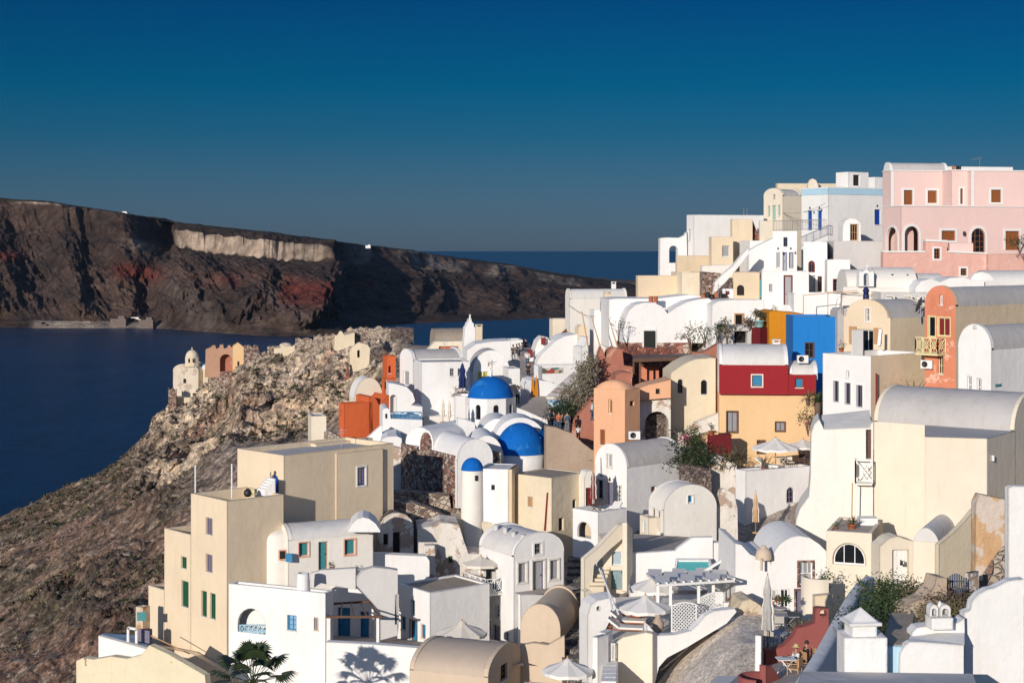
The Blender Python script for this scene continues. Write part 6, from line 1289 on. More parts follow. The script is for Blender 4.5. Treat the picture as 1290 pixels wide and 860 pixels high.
mb.add(vs, [(i*(n+1)+j, i*(n+1)+j+1, (i+1)*(n+1)+j+1, (i+1)*(n+1)+j) for i in range(n) for j in range(n)], 0, True); h.b(mb, 'domed_roof', PEACH)
f = free_face(805.5, 123.5, 2, True); h.slab(f, [(803, 503), (805, 489), (815, 485), (845, 478), (845, 501), (806, 504)], 3, SALM if False else PEACH, 'wing', [(826, 489.5, 831, 496)]); h.fit(f, (826, 489.5, 831, 496), 'open', FW, VOID)
h = H('stone_arch_wall', 'white peeling wall with a big blocked stone arch', 825, 123, 'wall'); f = free_face(805, 124, 2, True); h.slab(f, [(804, 600), (804, 502), (845, 500), (845, 600)], 2.5, PEEL, 'masonry', [(813, 518, 842, 562, True)]); h.fit(f, (813, 518, 842, 562), 'open', FW, STONED, arch=True, depth=1.0)
ac_unit('air conditioner at the foot of the peach house', tuple(P(799, 553, 119)), .1)
h = H('pergola_ruin', 'salmon ruined walls under a dark timber terrace roof', 820, 136)
f = free_face(754, 137, 4, True); h.slab(f, [(754, 520), (754, 446), (757, 437), (760, 441), (763, 452), (766, 441), (772, 437), (784, 440), (786, 460), (798, 462), (798, 520)], 1.5, TERRA, 'wall'); h.slab(free_face(784, 141, 4, True), [(784, 500), (784, 436), (846, 440), (846, 500)], 1, STONER, 'rear_wall')
extra(h, 'timber_roof', FBROWN, lambda mb: mb.add([P(797, 452, 133), P(872, 449, 133), P(870, 445, 140), P(797, 447, 140)]+[v-Vector((0, 0, .28)) for v in (P(797, 452, 133), P(872, 449, 133), P(870, 445, 140), P(797, 447, 140))], [(0,1,2,3), (4,5,6,7), (0,1,5,4), (1,2,6,5), (2,3,7,6), (3,0,4,7)]))
for x in (798, 806, 845): extra(h, 'post', FBROWN, lambda mb: mb.bar(P(x, 482, 133.3), P(x, 454, 133.3), .1, 4))
h.slab(free_face(775, 132, 6, True), [(775, 520), (775, 472), (784, 468), (796, 470), (796, 520)], 2, TERRA, 'low_wall'); h.slab(free_face(796, 134, 3, True), [(796, 500), (796, 484), (872, 478), (872, 500)], .5, TERRA, 'front_parapet'); h.slab(free_face(806, 136.5, 3, True), [(808, 490), (808, 461), (830, 461), (830, 490)], .5, SALM, 'inner_wall')
h = H('salmon_parapet', 'curvy salmon parapet with pots above the beige round topped house', 880, 133, 'wall'); h.slab(free_face(870, 133, 3, True), [(870, 470), (871, 443), (885, 444), (893, 440), (902, 434), (910, 431), (911, 470)], 1, TERRA, 'masonry')
for i, (x, y, D, r, lab, m_) in enumerate(((870, 440, 137, 1.1, 'small olive tree left in front of the rough white vault', LEAFO), (888, 436, 138, 1.3, 'small olive tree right in front of the rough white vault', LEAFG), (905, 430, 141, 1.0, 'dark shrub beside the white porch', LEAFD), (916, 432, 139, 1.0, 'olive coloured shrub in front of the white porch', LEAFO))): shrub('olive_shrub', lab, 'shrub', tuple(P(x, y, D)), r, 240, .2, m_, up=.5)
shrub('bare_tree', 'spindly climbing plant on the corner of the white terrace house', 'tree', tuple(P(779, 436, 147)), .9, 90, .16, LEAFD, (.7, .7, 1.4), up=1.0)
for i, (a, b2) in enumerate((((741, 438), (733, 392)), ((757, 440), (745, 398)), ((779, 441), (767, 401)))):
    o0 = P(*a, 146); mb = MB(); mb.bar((0, 0, 0), P(*b2, 147)-o0, .07, 5, r2=.04); o = mb.build('leaning_mast', FTAN); o.location = o0; tag(o, ('left', 'middle', 'right')[i]+' of the three leaning wooden masts by the white terrace', 'mast', 'leaning masts')
shrub('sprawling_bush', 'large dry silvery bush tumbling down beside the red ruin', 'bush', tuple(P(728, 532, 131)), 1.3, 2800, .24, LEAFS, (.95, .7, 1.1), up=.5); shrub('sprawling_bush', 'dark green bush at the foot of the silvery bush', 'bush', tuple(P(711, 534, 130)), 1.15, 1800, .22, LEAFD, (1.1, .8, .9), up=.2)
shrub('sprawling_bush', 'upper grey brown bush beneath the leaning masts', 'bush', tuple(P(739, 490, 135)), 1.2, 2400, .24, LEAFS, (.75, .7, 1.2), up=.1)
wall_thing('ruined_wall', 'terracotta red ruined wall beneath the silvery bush', 'wall', 718, 129, 5, True, [(715, 560), (722, 530), (735, 515), (748, 500), (748, 560)], 1.5, TERRA)

# --- ridge top left part
def simple(name, label, xl, xc, xr, yt, D, a, mat, wins=(), **k):
    h = H(name, label, xc, D); h.block(xl, xc, xr, yt, D, a, mat, wins, **k); return h
h = simple('white_ridge_house', 'long plain white house at the seaward end of the ridge', 865, 874, 962, 270.5, 168, 72, WHITE, [w('L', 867, 289, 869.5, 303, 'shut', FGREY, FGREY)], para=.15)
f = free_face(830, 169, 3, True); h.slab(f, [(831, 350), (831.5, 300), (840, 299), (856, 299.5), (863, 296), (865, 292), (866, 350)], 1.2, WHITE, 'arch_wall', [(843, 309.5, 853.5, 331, True)])
mb = MB()
for x in (937, 941): mb.bar(P(x, 271, 170), P(x, 262, 170), .04, 4)
h.b(mb, 'antenna', METAL)
h = simple('tan_pyramid_house', 'tan house under a low hipped roof below the white arch', 801, 803, 858.5, 347, 158, 84, TAN, [], para=.02, roof=TAN); zz = h.top
C, dL, dR, sl, sr = h.C, h.dL, h.dR, h.sl, h.sr; q = lambda i, j, z: (C[0]+dL[0]*i*sl+dR[0]*j*sr, C[1]+dL[1]*i*sl+dR[1]*j*sr, z)
h2 = simple('brown_wall_house', 'light brown wall with a diagonal white pipe behind the tan house', 851, 852, 893.5, 322, 163, 84, TAN, [], para=.05)
h = simple('cream_ridge_house', 'cream house with a grey blind window stepping up the ridge', 893, 896, 923.5, 298, 162, 84, CREAM, [w('R', 910, 309.5, 919, 323.5, 'shut', FW, FGREY)], para=.05, roof=ROOFG); h.block(920, 922, 948, 276, 165, 84, CREAM, [], para=.1); h.slab(free_face(942, 166, 3, True), [(943, 330), (944, 276), (948, 277), (953, 290), (958, 300), (958, 330)], 1, STONER, 'broken_stair_wall'); h.block(956, 957, 972, 278, 164, 84, CREAM2, [], para=.05)
h = simple('blind_cream_house', 'cream house with a patched plaster wall right of the tan house', ('m', 5), 858.6, 885, 343, 156, 84, plaster('patched_cream_plaster', (.76, .66, .50), .25, c2=(.55, .45, .36), peel=-.04, bump=.6), [], para=.1, roof=TAN)
for i, (p_, lab) in enumerate((([(885, 385), (885, 342), (908, 344), (905, 355), (900, 370), (898, 385)], 'red rubble wall left of the white stair'), ([(898, 385), (902, 370), (912, 360), (923, 350), (923, 385)], 'grey rubble wall under the white stair'))): wall_thing('rubble_wall', lab, 'wall', 885, 154-i*1.5, 4, True, p_, 1.5, STONE if i == 0 else STONED)
wall_thing('stair_wall', 'white outdoor stair parapet rising to the cream ridge house', 'stairs', 884, 153.5, 4, True, [(898, 372), (901, 355), (912, 344), (923, 335), (935, 320), (943, 312), (943, 320), (923.5, 345), (905, 365), (903, 380), (898, 380)], .8, WHITE)
wall_thing('ridge_parapet', 'white parapet strip along the top of the rubble walls', 'wall', 884, 155, 4, True, [(884, 335), (924, 333), (924, 346), (884, 345)], .8, OFFW)
h = simple('stair_shoulder_house', 'white sloping stair shoulder between cream house and small tower', ('m', 4), 944, 975, 303, 160, 84, WHITE, [], para=.0+.05)
h.slab(free_face(943, 158.6, 3, True), [(943, 345), (943, 316), (955, 309), (974, 300), (974, 345)], 1, WHITE, 'sloping_parapet')
h = H('cream_gable_house', 'cream house with a rounded gable, grey roof and mint shutters', 985, 172)
h.vault(962, 986, 1010, 247, 170, 55, CREAM2, ROOFG, 'L', .8, [w('L', 967.3, 259.5, 970, 272.5, 'shut', FMINT, FMINT), w('L', 972.8, 259, 977, 277, 'shut', FMINT, FMINT), w('L', 980, 258.5, 982.8, 272, 'shut', FMINT, FMINT), w('L', 974, 245, 976.5, 251, 'shut', FGREY, FGREY)], rim=.1, rimw=.3)
h = simple('cream_rear_house', 'long low cream roof line with a tiny rounded pediment behind the ridge', 977, 979, 1054, 231, 178, 85, BEIGE, [], para=.1); h.slab(free_face(1016, 176.5, 2, True), [(1017, 240), (1018, 231), (1021, 226), (1024, 225), (1028, 227), (1031, 234), (1031, 240)], .5, CREAM2, 'pediment')
h = H('blue_door_house', 'tall white house with a pale blue cornice and two blue doors', 1043, 162)
fL, fR = h.block(1009.5, 1043.5, 1113, 235.5, 162, 62, WHITE, [w('L', 1017, 265.5, 1022.7, 290, 'door', FSKY, FBLUE), w('L', 1029.5, 265, 1035, 290, 'door', FSKY, FBLUE), w('R', 1102, 264, 1109, 283, 'shut', FBLUE, FBLUE)], para=.3)
for fc, x0, x1 in ((fL, 1009.8, 1043.4), (fR, 1043.6, 1112.5)):
    s0, s1 = fc.s_of(x0), fc.s_of(x1); s0, s1 = min(s0, s1), max(s0, s1); mb = MB(); zt = h.top; mb.add([fc.w(a, b2, o) for o in (0, .05) for a, b2 in ((s0, zt-.75), (s1, zt-.75), (s1, zt-.1), (s0, zt-.1))], [(4,5,6,7), (0,4,5,1), (2,6,7,3), (0,3,7,4), (1,2,6,5)]); h.b(mb, 'cornice', LBLUE)
h.block(1053, 1069, 1094, 216.5, 168, 62, WHITE, [w('R', 1075, 220.5, 1083, 234, 'open', FW, VOID)], para=.1); h.block(1094, 1103, 1113, 223, 166, 62, WHITE, [], para=.1)
railing(h, [P(974, 291, 160), P(1041, 289, 160)], 1.0, METAL, .03, .16)
f = free_face(1061, 157, 4, True); h.slab(f, [(1061, 320), (1061.5, 285), (1064, 278), (1070, 275), (1078, 275.5), (1084, 281), (1085, 320)], 1.5, WHITE, 'dormer', [(1071, 282.5, 1080.5, 303)]); h.fit(f, (1071, 282.5, 1080.5, 303), 'win', FTAN, GLASS, mull=(2, 1), sur=(OFFW, .1))
h = H('small_white_tower', 'slim white three window house with navy window edges below the railing', 990, 156)
h.block(973.5, 1004, 1016, 291, 155, 10, WHITE, [w('L', 987, 299, 992, 310.5, 'win', FNAVY, GLASS), w('L', 978, 318, 983.5, 337.5, 'shut', FW, FGREY), w('L', 986, 318, 991.5, 342, 'door', FBLUE, FGREY), w('L', 994, 318, 999.5, 337.5, 'shut', FNAVY, FGREY)], para=.2)
h = H('red_window_house', 'white house with a small arched red window above a grey door', 1027, 152)
h.block(1012, 1042, 1060, 304.5, 151, 12, WHITE, [w('L', 1019, 329, 1026, 343, 'win', FREDB, GLASS, arch=True, sur=(FREDB, .05)), w('L', 1018, 347, 1027, 368, 'door', FGREY, FGREY), w('L', 1030, 348, 1035.5, 367, 'win', FREDB, GLASS)], para=.15)
h = simple('white_corner_house', 'white house with one red framed window left of the ribbed vaults', 1042, 1071, ('m', 4), 327, 148, 6, WHITE, [w('L', 1050, 352, 1056, 366, 'win', FREDB, GLASS, mull=(0, 2), sur=(FREDB, .06))], para=.1)
h = simple('red_door_house', 'white cubic house with a tall red framed door and white steps', 960, 1019, ('m', 5), 342, 147, 6, WHITE, [w('L', 988, 347.5, 997.5, 384, 'door', FREDB, FGREY, sur=(FREDB, .07)), w('L', 969, 358, 973, 367, 'shut', FGREY, FGREY)], para=.1)
h = simple('blue_side_door_house', 'tan house with an arched dark niche and a blue side door', 923.6, 957, 962, 343, 149.5, 8, TAN, [w('L', 928.5, 359, 937.5, 372, 'open', FW, VOID, arch=True)], para=.03, roof=TAN); sign(free_face(962, 148.5, 8), 956.8, 352, 960, 375, .1, FTEAL, 'door')
h = simple('terrace_block', 'white terrace block above the azure house carrying a wire frame', 1010, 1075, ('m', 5), 368, 143, 4, WHITE, [w('L', 1065, 375, 1074, 389, 'win', FSKY, GLASS)], para=.3) if False else simple('terrace_block', 'white terrace block above the azure house carrying a thin wire frame', 1000, 1062, ('m', 5), 370, 142, 4, WHITE, [], para=.3)
mb = MB(); 
for a, b2 in (((1012, 398), (1012, 372)), ((1043, 398), (1043, 368)), ((1012, 372), (1080, 366)), ((1043, 368), (1120, 372)), ((1055, 375), (1051, 396))): mb.bar(P(*a, 138), P(*b2, 138), .04, 4)
o = h.b(mb, 'wire_frame', FTAN)
h = House('entry_steps', 'white steps up to the red framed door', 'stairs', tuple(P(990, 396, 143))); h.b(stairs_mb(P(982, 396, 142), P(990, 384, 146.5), (1, 0, 0), 1.2, 6, 1), 'steps', WHITE)
h = simple('blue_window_house', 'white wall with a cobalt blue window behind the cream gable', 1062, 1112, ('m', 4), 366, 140, 4, WHITE, [w('L', 1066, 375, 1074.5, 388, 'win', FSKY, GLASS, mull=(1, 1), sur=(FSKY, .06))], para=.1)
# ribbed vault church
h = House('vaulted_chapel', 'low cream chapel with twin barrel vaults and a little bell niche', 'chapel', tuple(gp(1120, 142)))
def vault_x(h, x0, x1, y0, ytop, D, L, mat):
    """vault seen from its side, axis across the view"""
    a, b2 = P(x0, y0, D), P(x1, y0, D); r = (y0-ytop)/F*(D+L/2); n = 14; mb = MB(); vs = []
    for p in (a, b2):
        for i in range(n+1): t = math.pi*i/n; vs.append((p.x, p.y+L/2-L/2*math.cos(t), p.z+r*math.sin(t)))
        vs.append((p.x, p.y+L, p.z-3)); vs.append((p.x, p.y, p.z-3))
    k = n+3; mb.add(vs, [(i, i+1, k+i+1, k+i) for i in range(n)], 0, True); mb.add(vs, [tuple(range(k)), tuple(range(k, 2*k)), (k-1, 0, k, 2*k-1), (n, n+1, k+n+1, k+n)]); return h.b(mb, 'vault', mat)
vault_x(h, 1104, 1156, 362, 337.5, 139, 5, OFFW); vault_x(h, 1156, 1190, 366, 345, 139.5, 4, ROOFW); vault_x(h, 1067, 1104, 362, 340, 139.2, 4.5, OFFW)
h.slab(free_face(1067, 138.6, 2, True), [(1060, 385), (1062, 361), (1150, 363), (1150, 380), (1150, 385)], .5, OFFW, 'front_wall')
f = free_face(1082, 138.2, 3, True); h.slab(f, [(1081.5, 361), (1082, 344), (1084, 340), (1086, 343), (1088, 341), (1091, 338.5), (1094, 341), (1096.5, 343), (1099, 340), (1101, 344), (1101, 361)], .7, WHITE, 'bell_niche', [(1088, 344, 1094, 360, True)])
mb = MB(); p = P(1092, 339, 138.5); mb.bar(p, p+Vector((0, 0, .5)), .04, 4); mb.box(p+Vector((0, 0, .3)), (.3, .06, .06)); h.b(mb, 'cross', FW)
for x, y in ((1124, 346), (1143, 346.5)): extra(h, 'roof_vent', VOID, lambda mb: mb.box(P(x, y, 139.6), (.16, .2, .13)))
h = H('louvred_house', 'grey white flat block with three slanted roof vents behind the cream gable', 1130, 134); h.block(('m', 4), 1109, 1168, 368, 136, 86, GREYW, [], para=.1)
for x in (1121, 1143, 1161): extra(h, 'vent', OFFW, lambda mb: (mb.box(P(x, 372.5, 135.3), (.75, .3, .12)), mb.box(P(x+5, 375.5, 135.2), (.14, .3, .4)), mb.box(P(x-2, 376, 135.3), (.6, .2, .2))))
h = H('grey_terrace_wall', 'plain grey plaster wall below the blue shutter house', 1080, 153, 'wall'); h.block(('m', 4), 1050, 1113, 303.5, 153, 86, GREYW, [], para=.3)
h = H('white_vault_house', 'white barrel vault beside the rough pink wall', 1250, 135); vault_x(h, 1243, 1330, 358, 341, 138, 4, ROOFW); h.slab(free_face(1222, 138, 3, True), [(1222, 375), (1223, 350), (1228, 344), (1237, 342), (1246, 345), (1252, 352), (1254, 358), (1290, 358), (1320, 358), (1320, 375)], .5, WHITE, 'wall')
h = H('white_swoop_roof', 'white humped roofs between chapel vaults and the salmon gable', 1190, 138); h.slab(free_face(1150, 137, 4, True), [(1150, 385), (1153, 362), (1160, 354), (1172, 351), (1184, 355), (1196, 350), (1215, 349), (1222, 352), (1240, 353), (1240, 385)], 4, WHITE, 'wall')

# --- pink mansion
h = H('pink_mansion', 'two storey pink mansion with white trim and wooden shutters', 1200, 150)
fL, fR = h.block(1112, 1122, 1210, 215.5, 154, 80, PINK, [w('R', 1138.5, 239.5, 1149.5, 258, 'shut', FWOOD, FWOOD, sur=(FW, .2)), w('R', 1168.5, 240, 1180.5, 256, 'shut', FTAN, FWOOD, sur=(FW, .2))], para=.3, cap=FW)
h.vault(1113, 1121, 1194, 215, 154.6, 80, FW, ROOFG, 'L', .8, [], rim=.05, yb=218)
fr3 = h.block(('m', 3), 1198.5, 1222.8, 215, 152.6, 84, PINK, [w('R', 1209.5, 237.5, 1213, 257, 'shut', FWOOD, FWOOD, sur=(FW, .15))], para=.3, cap=FW)[1]
fr4 = h.block(('m', 3), 1223, 1340, 215.5, 152, 82, PINK, [w('R', 1248.5, 239, 1261, 255, 'shut', FWOOD, FWOOD, sur=(FW, .2)), w('R', 1300, 239, 1312, 255, 'shut', FWOOD, FWOOD, sur=(FW, .2))], para=.3, cap=FW)[1]
f5 = h.block(1112, 1135, 1345, 260, 149, 76, PINK, [w('R', 1139.5, 285, 1157.5, 318, 'open', FW, plaster('pink_porch_plaster', (.7, .5, .44), .1), arch=True, depth=1.0, sur=(FW, .22)), w('R', 1186, 290.5, 1203.5, 303, 'shut', FWOOD, FWOOD, sur=(FW, .2)), w('R', 1223.5, 287.5, 1241, 318, 'glassdoor', FWOOD, GLASS, arch=True, mull=(2, 3), sur=(FW, .24)), w('R', 1266.5, 291, 1284, 315, 'door', FWOOD, FWOOD, sur=(FW, .2)),
  w('L', 1117, 286, 1131, 318, 'open', FW, plaster('pink_porch_plaster', (.7, .5, .44), .1), arch=True, depth=.8, sur=(FW, .2))], para=.35, cap=FW, yb=335)[1]
for (x, y) in ((1214, 294), (1253, 294)):
    p = P(x, y, 150.5 if x < 1230 else 152); mb = MB(); mb.box(p+Vector((0, -.2, 0)), (.2, .2, .36)); h.b(mb, 'lantern', DARKM)
for fc, x in ((fR, 1124), (fr4, 1225)): 
    s0 = fc.s_of(x); mb = MB(); mb.add([fc.w(a, b2, o) for o in (.0, .05) for a, b2 in ((s0-.15, h.base(h.C, h.dL, h.dR, 1, 1, 111)), (s0+.15, 111), (s0+.15, 117.6), (s0-.15, 117.6))], [(4,5,6,7), (0,4,5,1), (2,6,7,3), (0,3,7,4), (1,2,6,5)]); h.b(mb, 'pilaster', FW)
h = simple('white_roof_house', 'white flat roofed penthouse behind the pink mansion', 1163, 1170, 1276, 209.5, 166, 80, WHITE, [], para=.15); extra(h, 'antenna', METAL, lambda mb: (mb.bar(P(1234, 210, 168), P(1234, 197, 168), .05, 4), mb.bar(P(1224, 201, 168), P(1237, 199, 168), .05, 4)))
for i, x in enumerate((1201, 1205.5, 1209)):
    mb = MB(); mb.lathe((0, 0, 0), [(.16, 0), (.14, .4), (.2, .5), (.001, .5)], 10); o = mb.build('chimney_pot', DARKM if i else CLAYP); o.location = P(x, 215.5, 157); tag(o, 'small pot in the cluster on the pink mansion roof', 'chimney pot', 'pots on the pink mansion')
h = H('pink_garden_wall', 'rough pink garden wall with white coping and two small windows', 1200, 141, 'wall')
f = free_face(1112, 146.5, 5, True); wl = [w('', 1176.5, 313, 1184, 326), w('', 1210, 338, 1217.5, 347)]
h.slab(f, [(1112, 400), (1112, 318), (1165.5, 318), (1165.5, 304), (1193, 305), (1193, 318), (1243.5, 320), (1244, 400)], .6, PINKR, 'masonry', [(1176.5, 313, 1184, 326), (1210, 338, 1217.5, 347)])
for q_ in ((1176.5, 313, 1184, 326), (1210, 338, 1217.5, 347)): h.fit(f, q_, 'win', FWOOD, GLASS, mull=(1, 2), sur=(FW, .16))
h.slab(free_face(1243.5, 147, 8, True), [(1243.5, 400), (1244, 320), (1345, 319), (1345, 400)], .6, PINKR, 'masonry')
for a in (((1112, 318), (1165.5, 318), (1165.5, 316), (1112, 316)), ((1165.5, 304), (1193, 305), (1193, 302.5), (1165.5, 301.5)), ((1193, 318), (1243.5, 320), (1243.5, 318), (1193, 316))): h.slab(f, list(a), .8, FW, 'coping', out=.1)
simple('pink_roof_shed', 'small pink shed with a white humped top inside the pink garden', 1194, 1196, 1226, 306, 147.6, 84, PINK, [], para=.05, roof=WHITE)
shrub('garden_bush', 'dark bush at the far right end of the pink mansion terrace', 'bush', tuple(P(1285, 318, 144)), 1.1, 400, .16, LEAFD)

# --- right hand houses
h = H('cream_gable_house', 'cream barrel gable house with a tilted white door and tan shutters', 1122, 121)
fL, fR = h.vault(1062.5, 1122, 1172, 401, 120, 50, CREAM, ROOFG, 'L', 1.35, [w('L', 1090.5, 388.5, 1096, 405, 'win', FW, VOID, sur=(FW, .08)), w('L', 1078, 415, 1100, 453, 'glassdoor', FW, GLASS, mull=(2, 0))], rim=.06, rimw=.2, shoulder=.25)
for x0, x1, y0, y1 in ((1070.5, 1079.5, 411, 433), (1101.5, 1111, 413, 433)): sign(fL, x0, y0, x1, y1, .1, FTAN, 'shutter')
mb = MB(); p = P(1080, 434, 118.3); mb.box(p, (1.0, .06, 2.2), .5); h.b(mb, 'open_door_leaf', FW)
mb = MB(); mb.bar(P(1107.5, 436, 118.2), P(1109.5, 415, 118.6), .16, 4); h.b(mb, 'board', FW)
h = H('white_terrace_house', 'white house with three tall windows under a cream roof terrace', 1097, 114)
h.block(1036.5, 1097, 1166, 448.5, 113, 50, WHITE, rmat=CREAM, wins=[w('L', 1050, 479.5, 1057, 506, 'win', FLIL, GLASS, mull=(1, 0), sur=(FW, .05)), w('L', 1064.5, 482, 1071.8, 509, 'win', FLIL, GLASS, mull=(1, 0), sur=(FW, .05)), w('L', 1079, 485, 1086.8, 512.5, 'win', FLIL, GLASS, mull=(1, 0), sur=(FW, .05)), w('L', 1066, 467, 1069.5, 476, 'shut', FW, FLIL)], para=.6, roof=TAN)
if 0: mb = MB(); f = h.faces['wall'][1]; s1 = f.len; mb.add([f.w(a, b2, .02) for a, b2 in ((.02, h.top-7), (s1, h.top-7), (s1, h.top+.0), (.02, h.top+.0))], [(0, 1, 2, 3)]); mb.add([f.w(a, b2, -.2) for a, b2 in ((.02, h.top-7), (s1, h.top-7), (s1, h.top+.02), (.02, h.top+.02))], [(0, 1, 2, 3)]); h.b(mb, 'side_wall', CREAM)
pot_plant('small red flower pot on the white roof terrace edge', tuple(P(1060, 443, 117.6)), .5, LEAFO, CLAYP, 40, flowers=FLOWR)
t = thing('satellite_dish', 'grey satellite dish behind the cream gable house', 'satellite dish', tuple(P(1160, 401, 122))); mb = MB(); mb.lathe((0, 0, 0), [(.001, 0), (.35, .04), (.62, .16)], 18); d = mb.build('dish', METAL, t); d.rotation_euler = (R(-70), 0, R(60)); d.location = (0, 0, 1.0); mb = MB(); mb.bar((0, 0, -.3), (0, 0, 1), .05, 6); mb.bar((0, 0, .9), (-.7, -.5, 1.1), .03, 5); mb.build('mount', METAL, t)
mb = MB(); mb.bar((0, 0, 0), (0, 0, .8), .28, 10, r2=.2); mb.lathe((0, 0, .8), [(.3, 0), (.2, .25), (.001, .45)], 12); o = mb.build('blue_urn', FNAVY); o.location = P(1091, 380, 127); tag(o, 'navy blue urn behind the tip of the cream gable', 'urn')
h = H('salmon_gable_house', 'weathered salmon gable house with a cream balcony and long grey vault', 1203, 113)
fL, fR = h.vault(1165, 1204, 1345, 386, 113, 50, TAN, ROOFG, 'L', 1.35, [w('L', 1170, 398.5, 1178.5, 424, 'glassdoor', FC, GLASS, mull=(0, 0), sur=(FC, .06), depth=.1), w('L', 1182, 400, 1197, 423, 'glassdoor', FC, FREDB, mull=(1, 0), sur=(FC, .06), depth=.1), w('L', 1181.5, 449.5, 1188, 471, 'win', FC, GLASS), w('L', 1183.5, 371, 1187.5, 384, 'win', FW, GLASS, arch=True)], rim=.12, rimw=.35, gmat=SALM)
f = fL; W_ = fL.len; 
s0, s1 = f.s_of(1160), f.s_of(1191); z = f.z_of((s0+s1)/2, 444); s0 = min(s0, W_+.15)
extra(h, 'balcony_slab', FC, lambda mb: mb.add([f.w(a, zz, o) for zz in (z-.15, z) for a, o in ((s0, .02), (s1, .02), (s1, .95), (s0, .95))], [(0,1,2,3), (4,5,6,7), (2,3,7,6), (0,3,7,4), (1,2,6,5)]))
railing(h, [f.w(s1, z, .02), f.w(s1, z, .92), f.w(s0, z, .92), f.w(s0, z, .02)], 1.1, FC, .035, .14, 'cross')
ac_unit('air conditioner under the cream balcony of the salmon house', tuple(f.w(f.s_of(1171), f.z_of(1, 465), .3)), -R(36))
h = H('white_round_gable_house', 'white round gabled house with two narrow windows and a small blue plaque', 1249, 104)
fL, fR = h.vault(1207, 1249, 1345, 441, 103, 50, WHITE, ROOFG, 'L', 1.55, [w('L', 1218.5, 474, 1224, 495, 'win', FW, GLASS), w('L', 1230.5, 476.5, 1236, 498.5, 'win', FW, GLASS)], rim=.12, rimw=.3); sign(fR, 1253.5, 483.5, 1261.5, 487, .03, FTEAL, 'plaque')
mb = MB(); mb.lathe(P(1229.5, 412, 104), [(.22, -.1), (.16, .14), (.001, .2)], 10); h.b(mb, 'ridge_cap', GREYW)
h = H('big_barrel_house', 'large pale cream house under a broad grey blue barrel roof', 1243, 91)
h.vault(1101, 1278, ('m', 5.6), 543, 88.9, 37, CREAM2, ROOFG, 'R', 1.95, [], rim=.06, rimw=.25, n=20)
prism(h, [(1165, 86.3), (1243.5, 85.5), (1279, 88.95), (1165, 92)], CH+(HOR-552)/F*85.5, 9, CREAM2, roof=ROOFG); fR = free_face(1243.5, 85.5, 50, True)
extra(h, 'lamp', FW, lambda mb: mb.box(fR.w(fR.s_of(1249), fR.z_of(.4, 577), .08), (.12, .12, .3)))
h = H('pale_side_house', 'tall off white house wall with a narrow arched doorway and lattice balcony', 1060, 97)
f = free_face(1098, 94, 10); h.slab(f, [(1000, 700), (1003, 655), (1008, 640), (1019, 625), (1021, 600), (1022, 545), (1026, 534), (1032, 528), (1038, 540.5), (1096, 538), (1097, 533), (1100, 531), (1100, 700)], 4, OFFW, 'wall', [(1091, 541, 1097.5, 578)]); h.fit(f, (1091, 541, 1097.5, 578), 'open', FW, FBROWN, depth=.4)
extra(h, 'roof', ROOFW, lambda mb: mb.add([f.w(f.s_of(1036), f.z_of(3, 540.5), .02), f.w(f.s_of(1098), f.z_of(0, 538.5), .02), f.w(f.s_of(1098), f.z_of(0, 538.5)+.8, -2.5), f.w(f.s_of(1036), f.z_of(3, 540.5)+.6, -2.5)], [(0, 1, 2, 3)]))
z = f.z_of(f.s_of(1086), 606); a, b2 = f.w(f.s_of(1098), z, .0), f.w(f.s_of(1077), z, .0); n_ = Vector((f.n[0], f.n[1], 0))
extra(h, 'balcony_slab', OFFW, lambda mb: mb.add([v+Vector((0, 0, dz)) for dz in (-.12, 0) for v in (a, b2, b2+n_*.8, a+n_*.8)], [(0,1,2,3), (4,5,6,7), (2,3,7,6), (0,3,7,4), (1,2,6,5)])); railing(h, [b2, b2+n_*.8, a+n_*.8], 1.35, FW, .035, .14, 'cross')
# white terrace house with parasol
h = H('parasol_terrace_house', 'white house with an arched window below a furnished roof terrace', 939, 114)
fL, fR = h.block(926.5, 939.5, 1022, 593, 114, 62, WHITE, [w('R', 991, 613.5, 1000.5, 633, 'win', FLIL, GLASS, arch=True, mull=(1, 2)), w('R', 987.5, 645, 997.5, 670, 'glassdoor', FW, GLASS, mull=(1, 3))], para=.22, roof=PAVE)
rz_ = h.roofz+.01
umbrella_open('big white parasol on the white roof terrace below the peach wall', tuple(Vector((*P(977, 590, 117)[:2], rz_))), 1.75, 1.55, CANVW, n=10, drop=.36); chair('striped director chair left of the pair on the white roof terrace', (*P(996, 590, 117)[:2], rz_), FBROWN, CANV, .2, 'director chairs'); chair('dark director chair right of the pair on the white roof terrace', (*P(1010, 590, 118)[:2], rz_), FBROWN, FBROWN, -.3, 'director chairs'); table('small white table under the big white parasol', (*P(984, 590, 118)[:2], rz_), .9, .9, .7, FW, .3); lounger('white deckchair beside the big parasol pole', (*P(968, 590, 116.5)[:2], rz_), .9); spiky('potted_dracaena', 'thin leafy plant in front of the parasol pole', (*P(962, 592, 115.5)[:2], rz_), .8, 16, LEAFO, .05, pot=.2, trunk=.4)
umbrella_closed('closed cream parasol with orange stripes against the white wall', tuple(P(952, 671, 108)), 2.9, CANV, FTAN)
umbrella_open('second white parasol half hidden behind the off white house edge', tuple(P(1012, 590, 121)), 1.3, 1.75, CANVW, n=8, drop=.35)
wall_thing('yard_wall', 'curved grey white wall beside the shaded passage', 'wall', 903, 108, 6, True, [(903, 640), (907, 617), (912, 615), (925, 622), (929, 640), (930, 700), (903, 700)], .5, STONEL if False else PEEL)
wall_thing('garden_wall', 'peeling white garden wall under the agave planter', 'wall', 895, 119, 3, True, [(895, 640), (896, 575), (905, 573), (928, 583), (928, 640)], 1, PEEL)
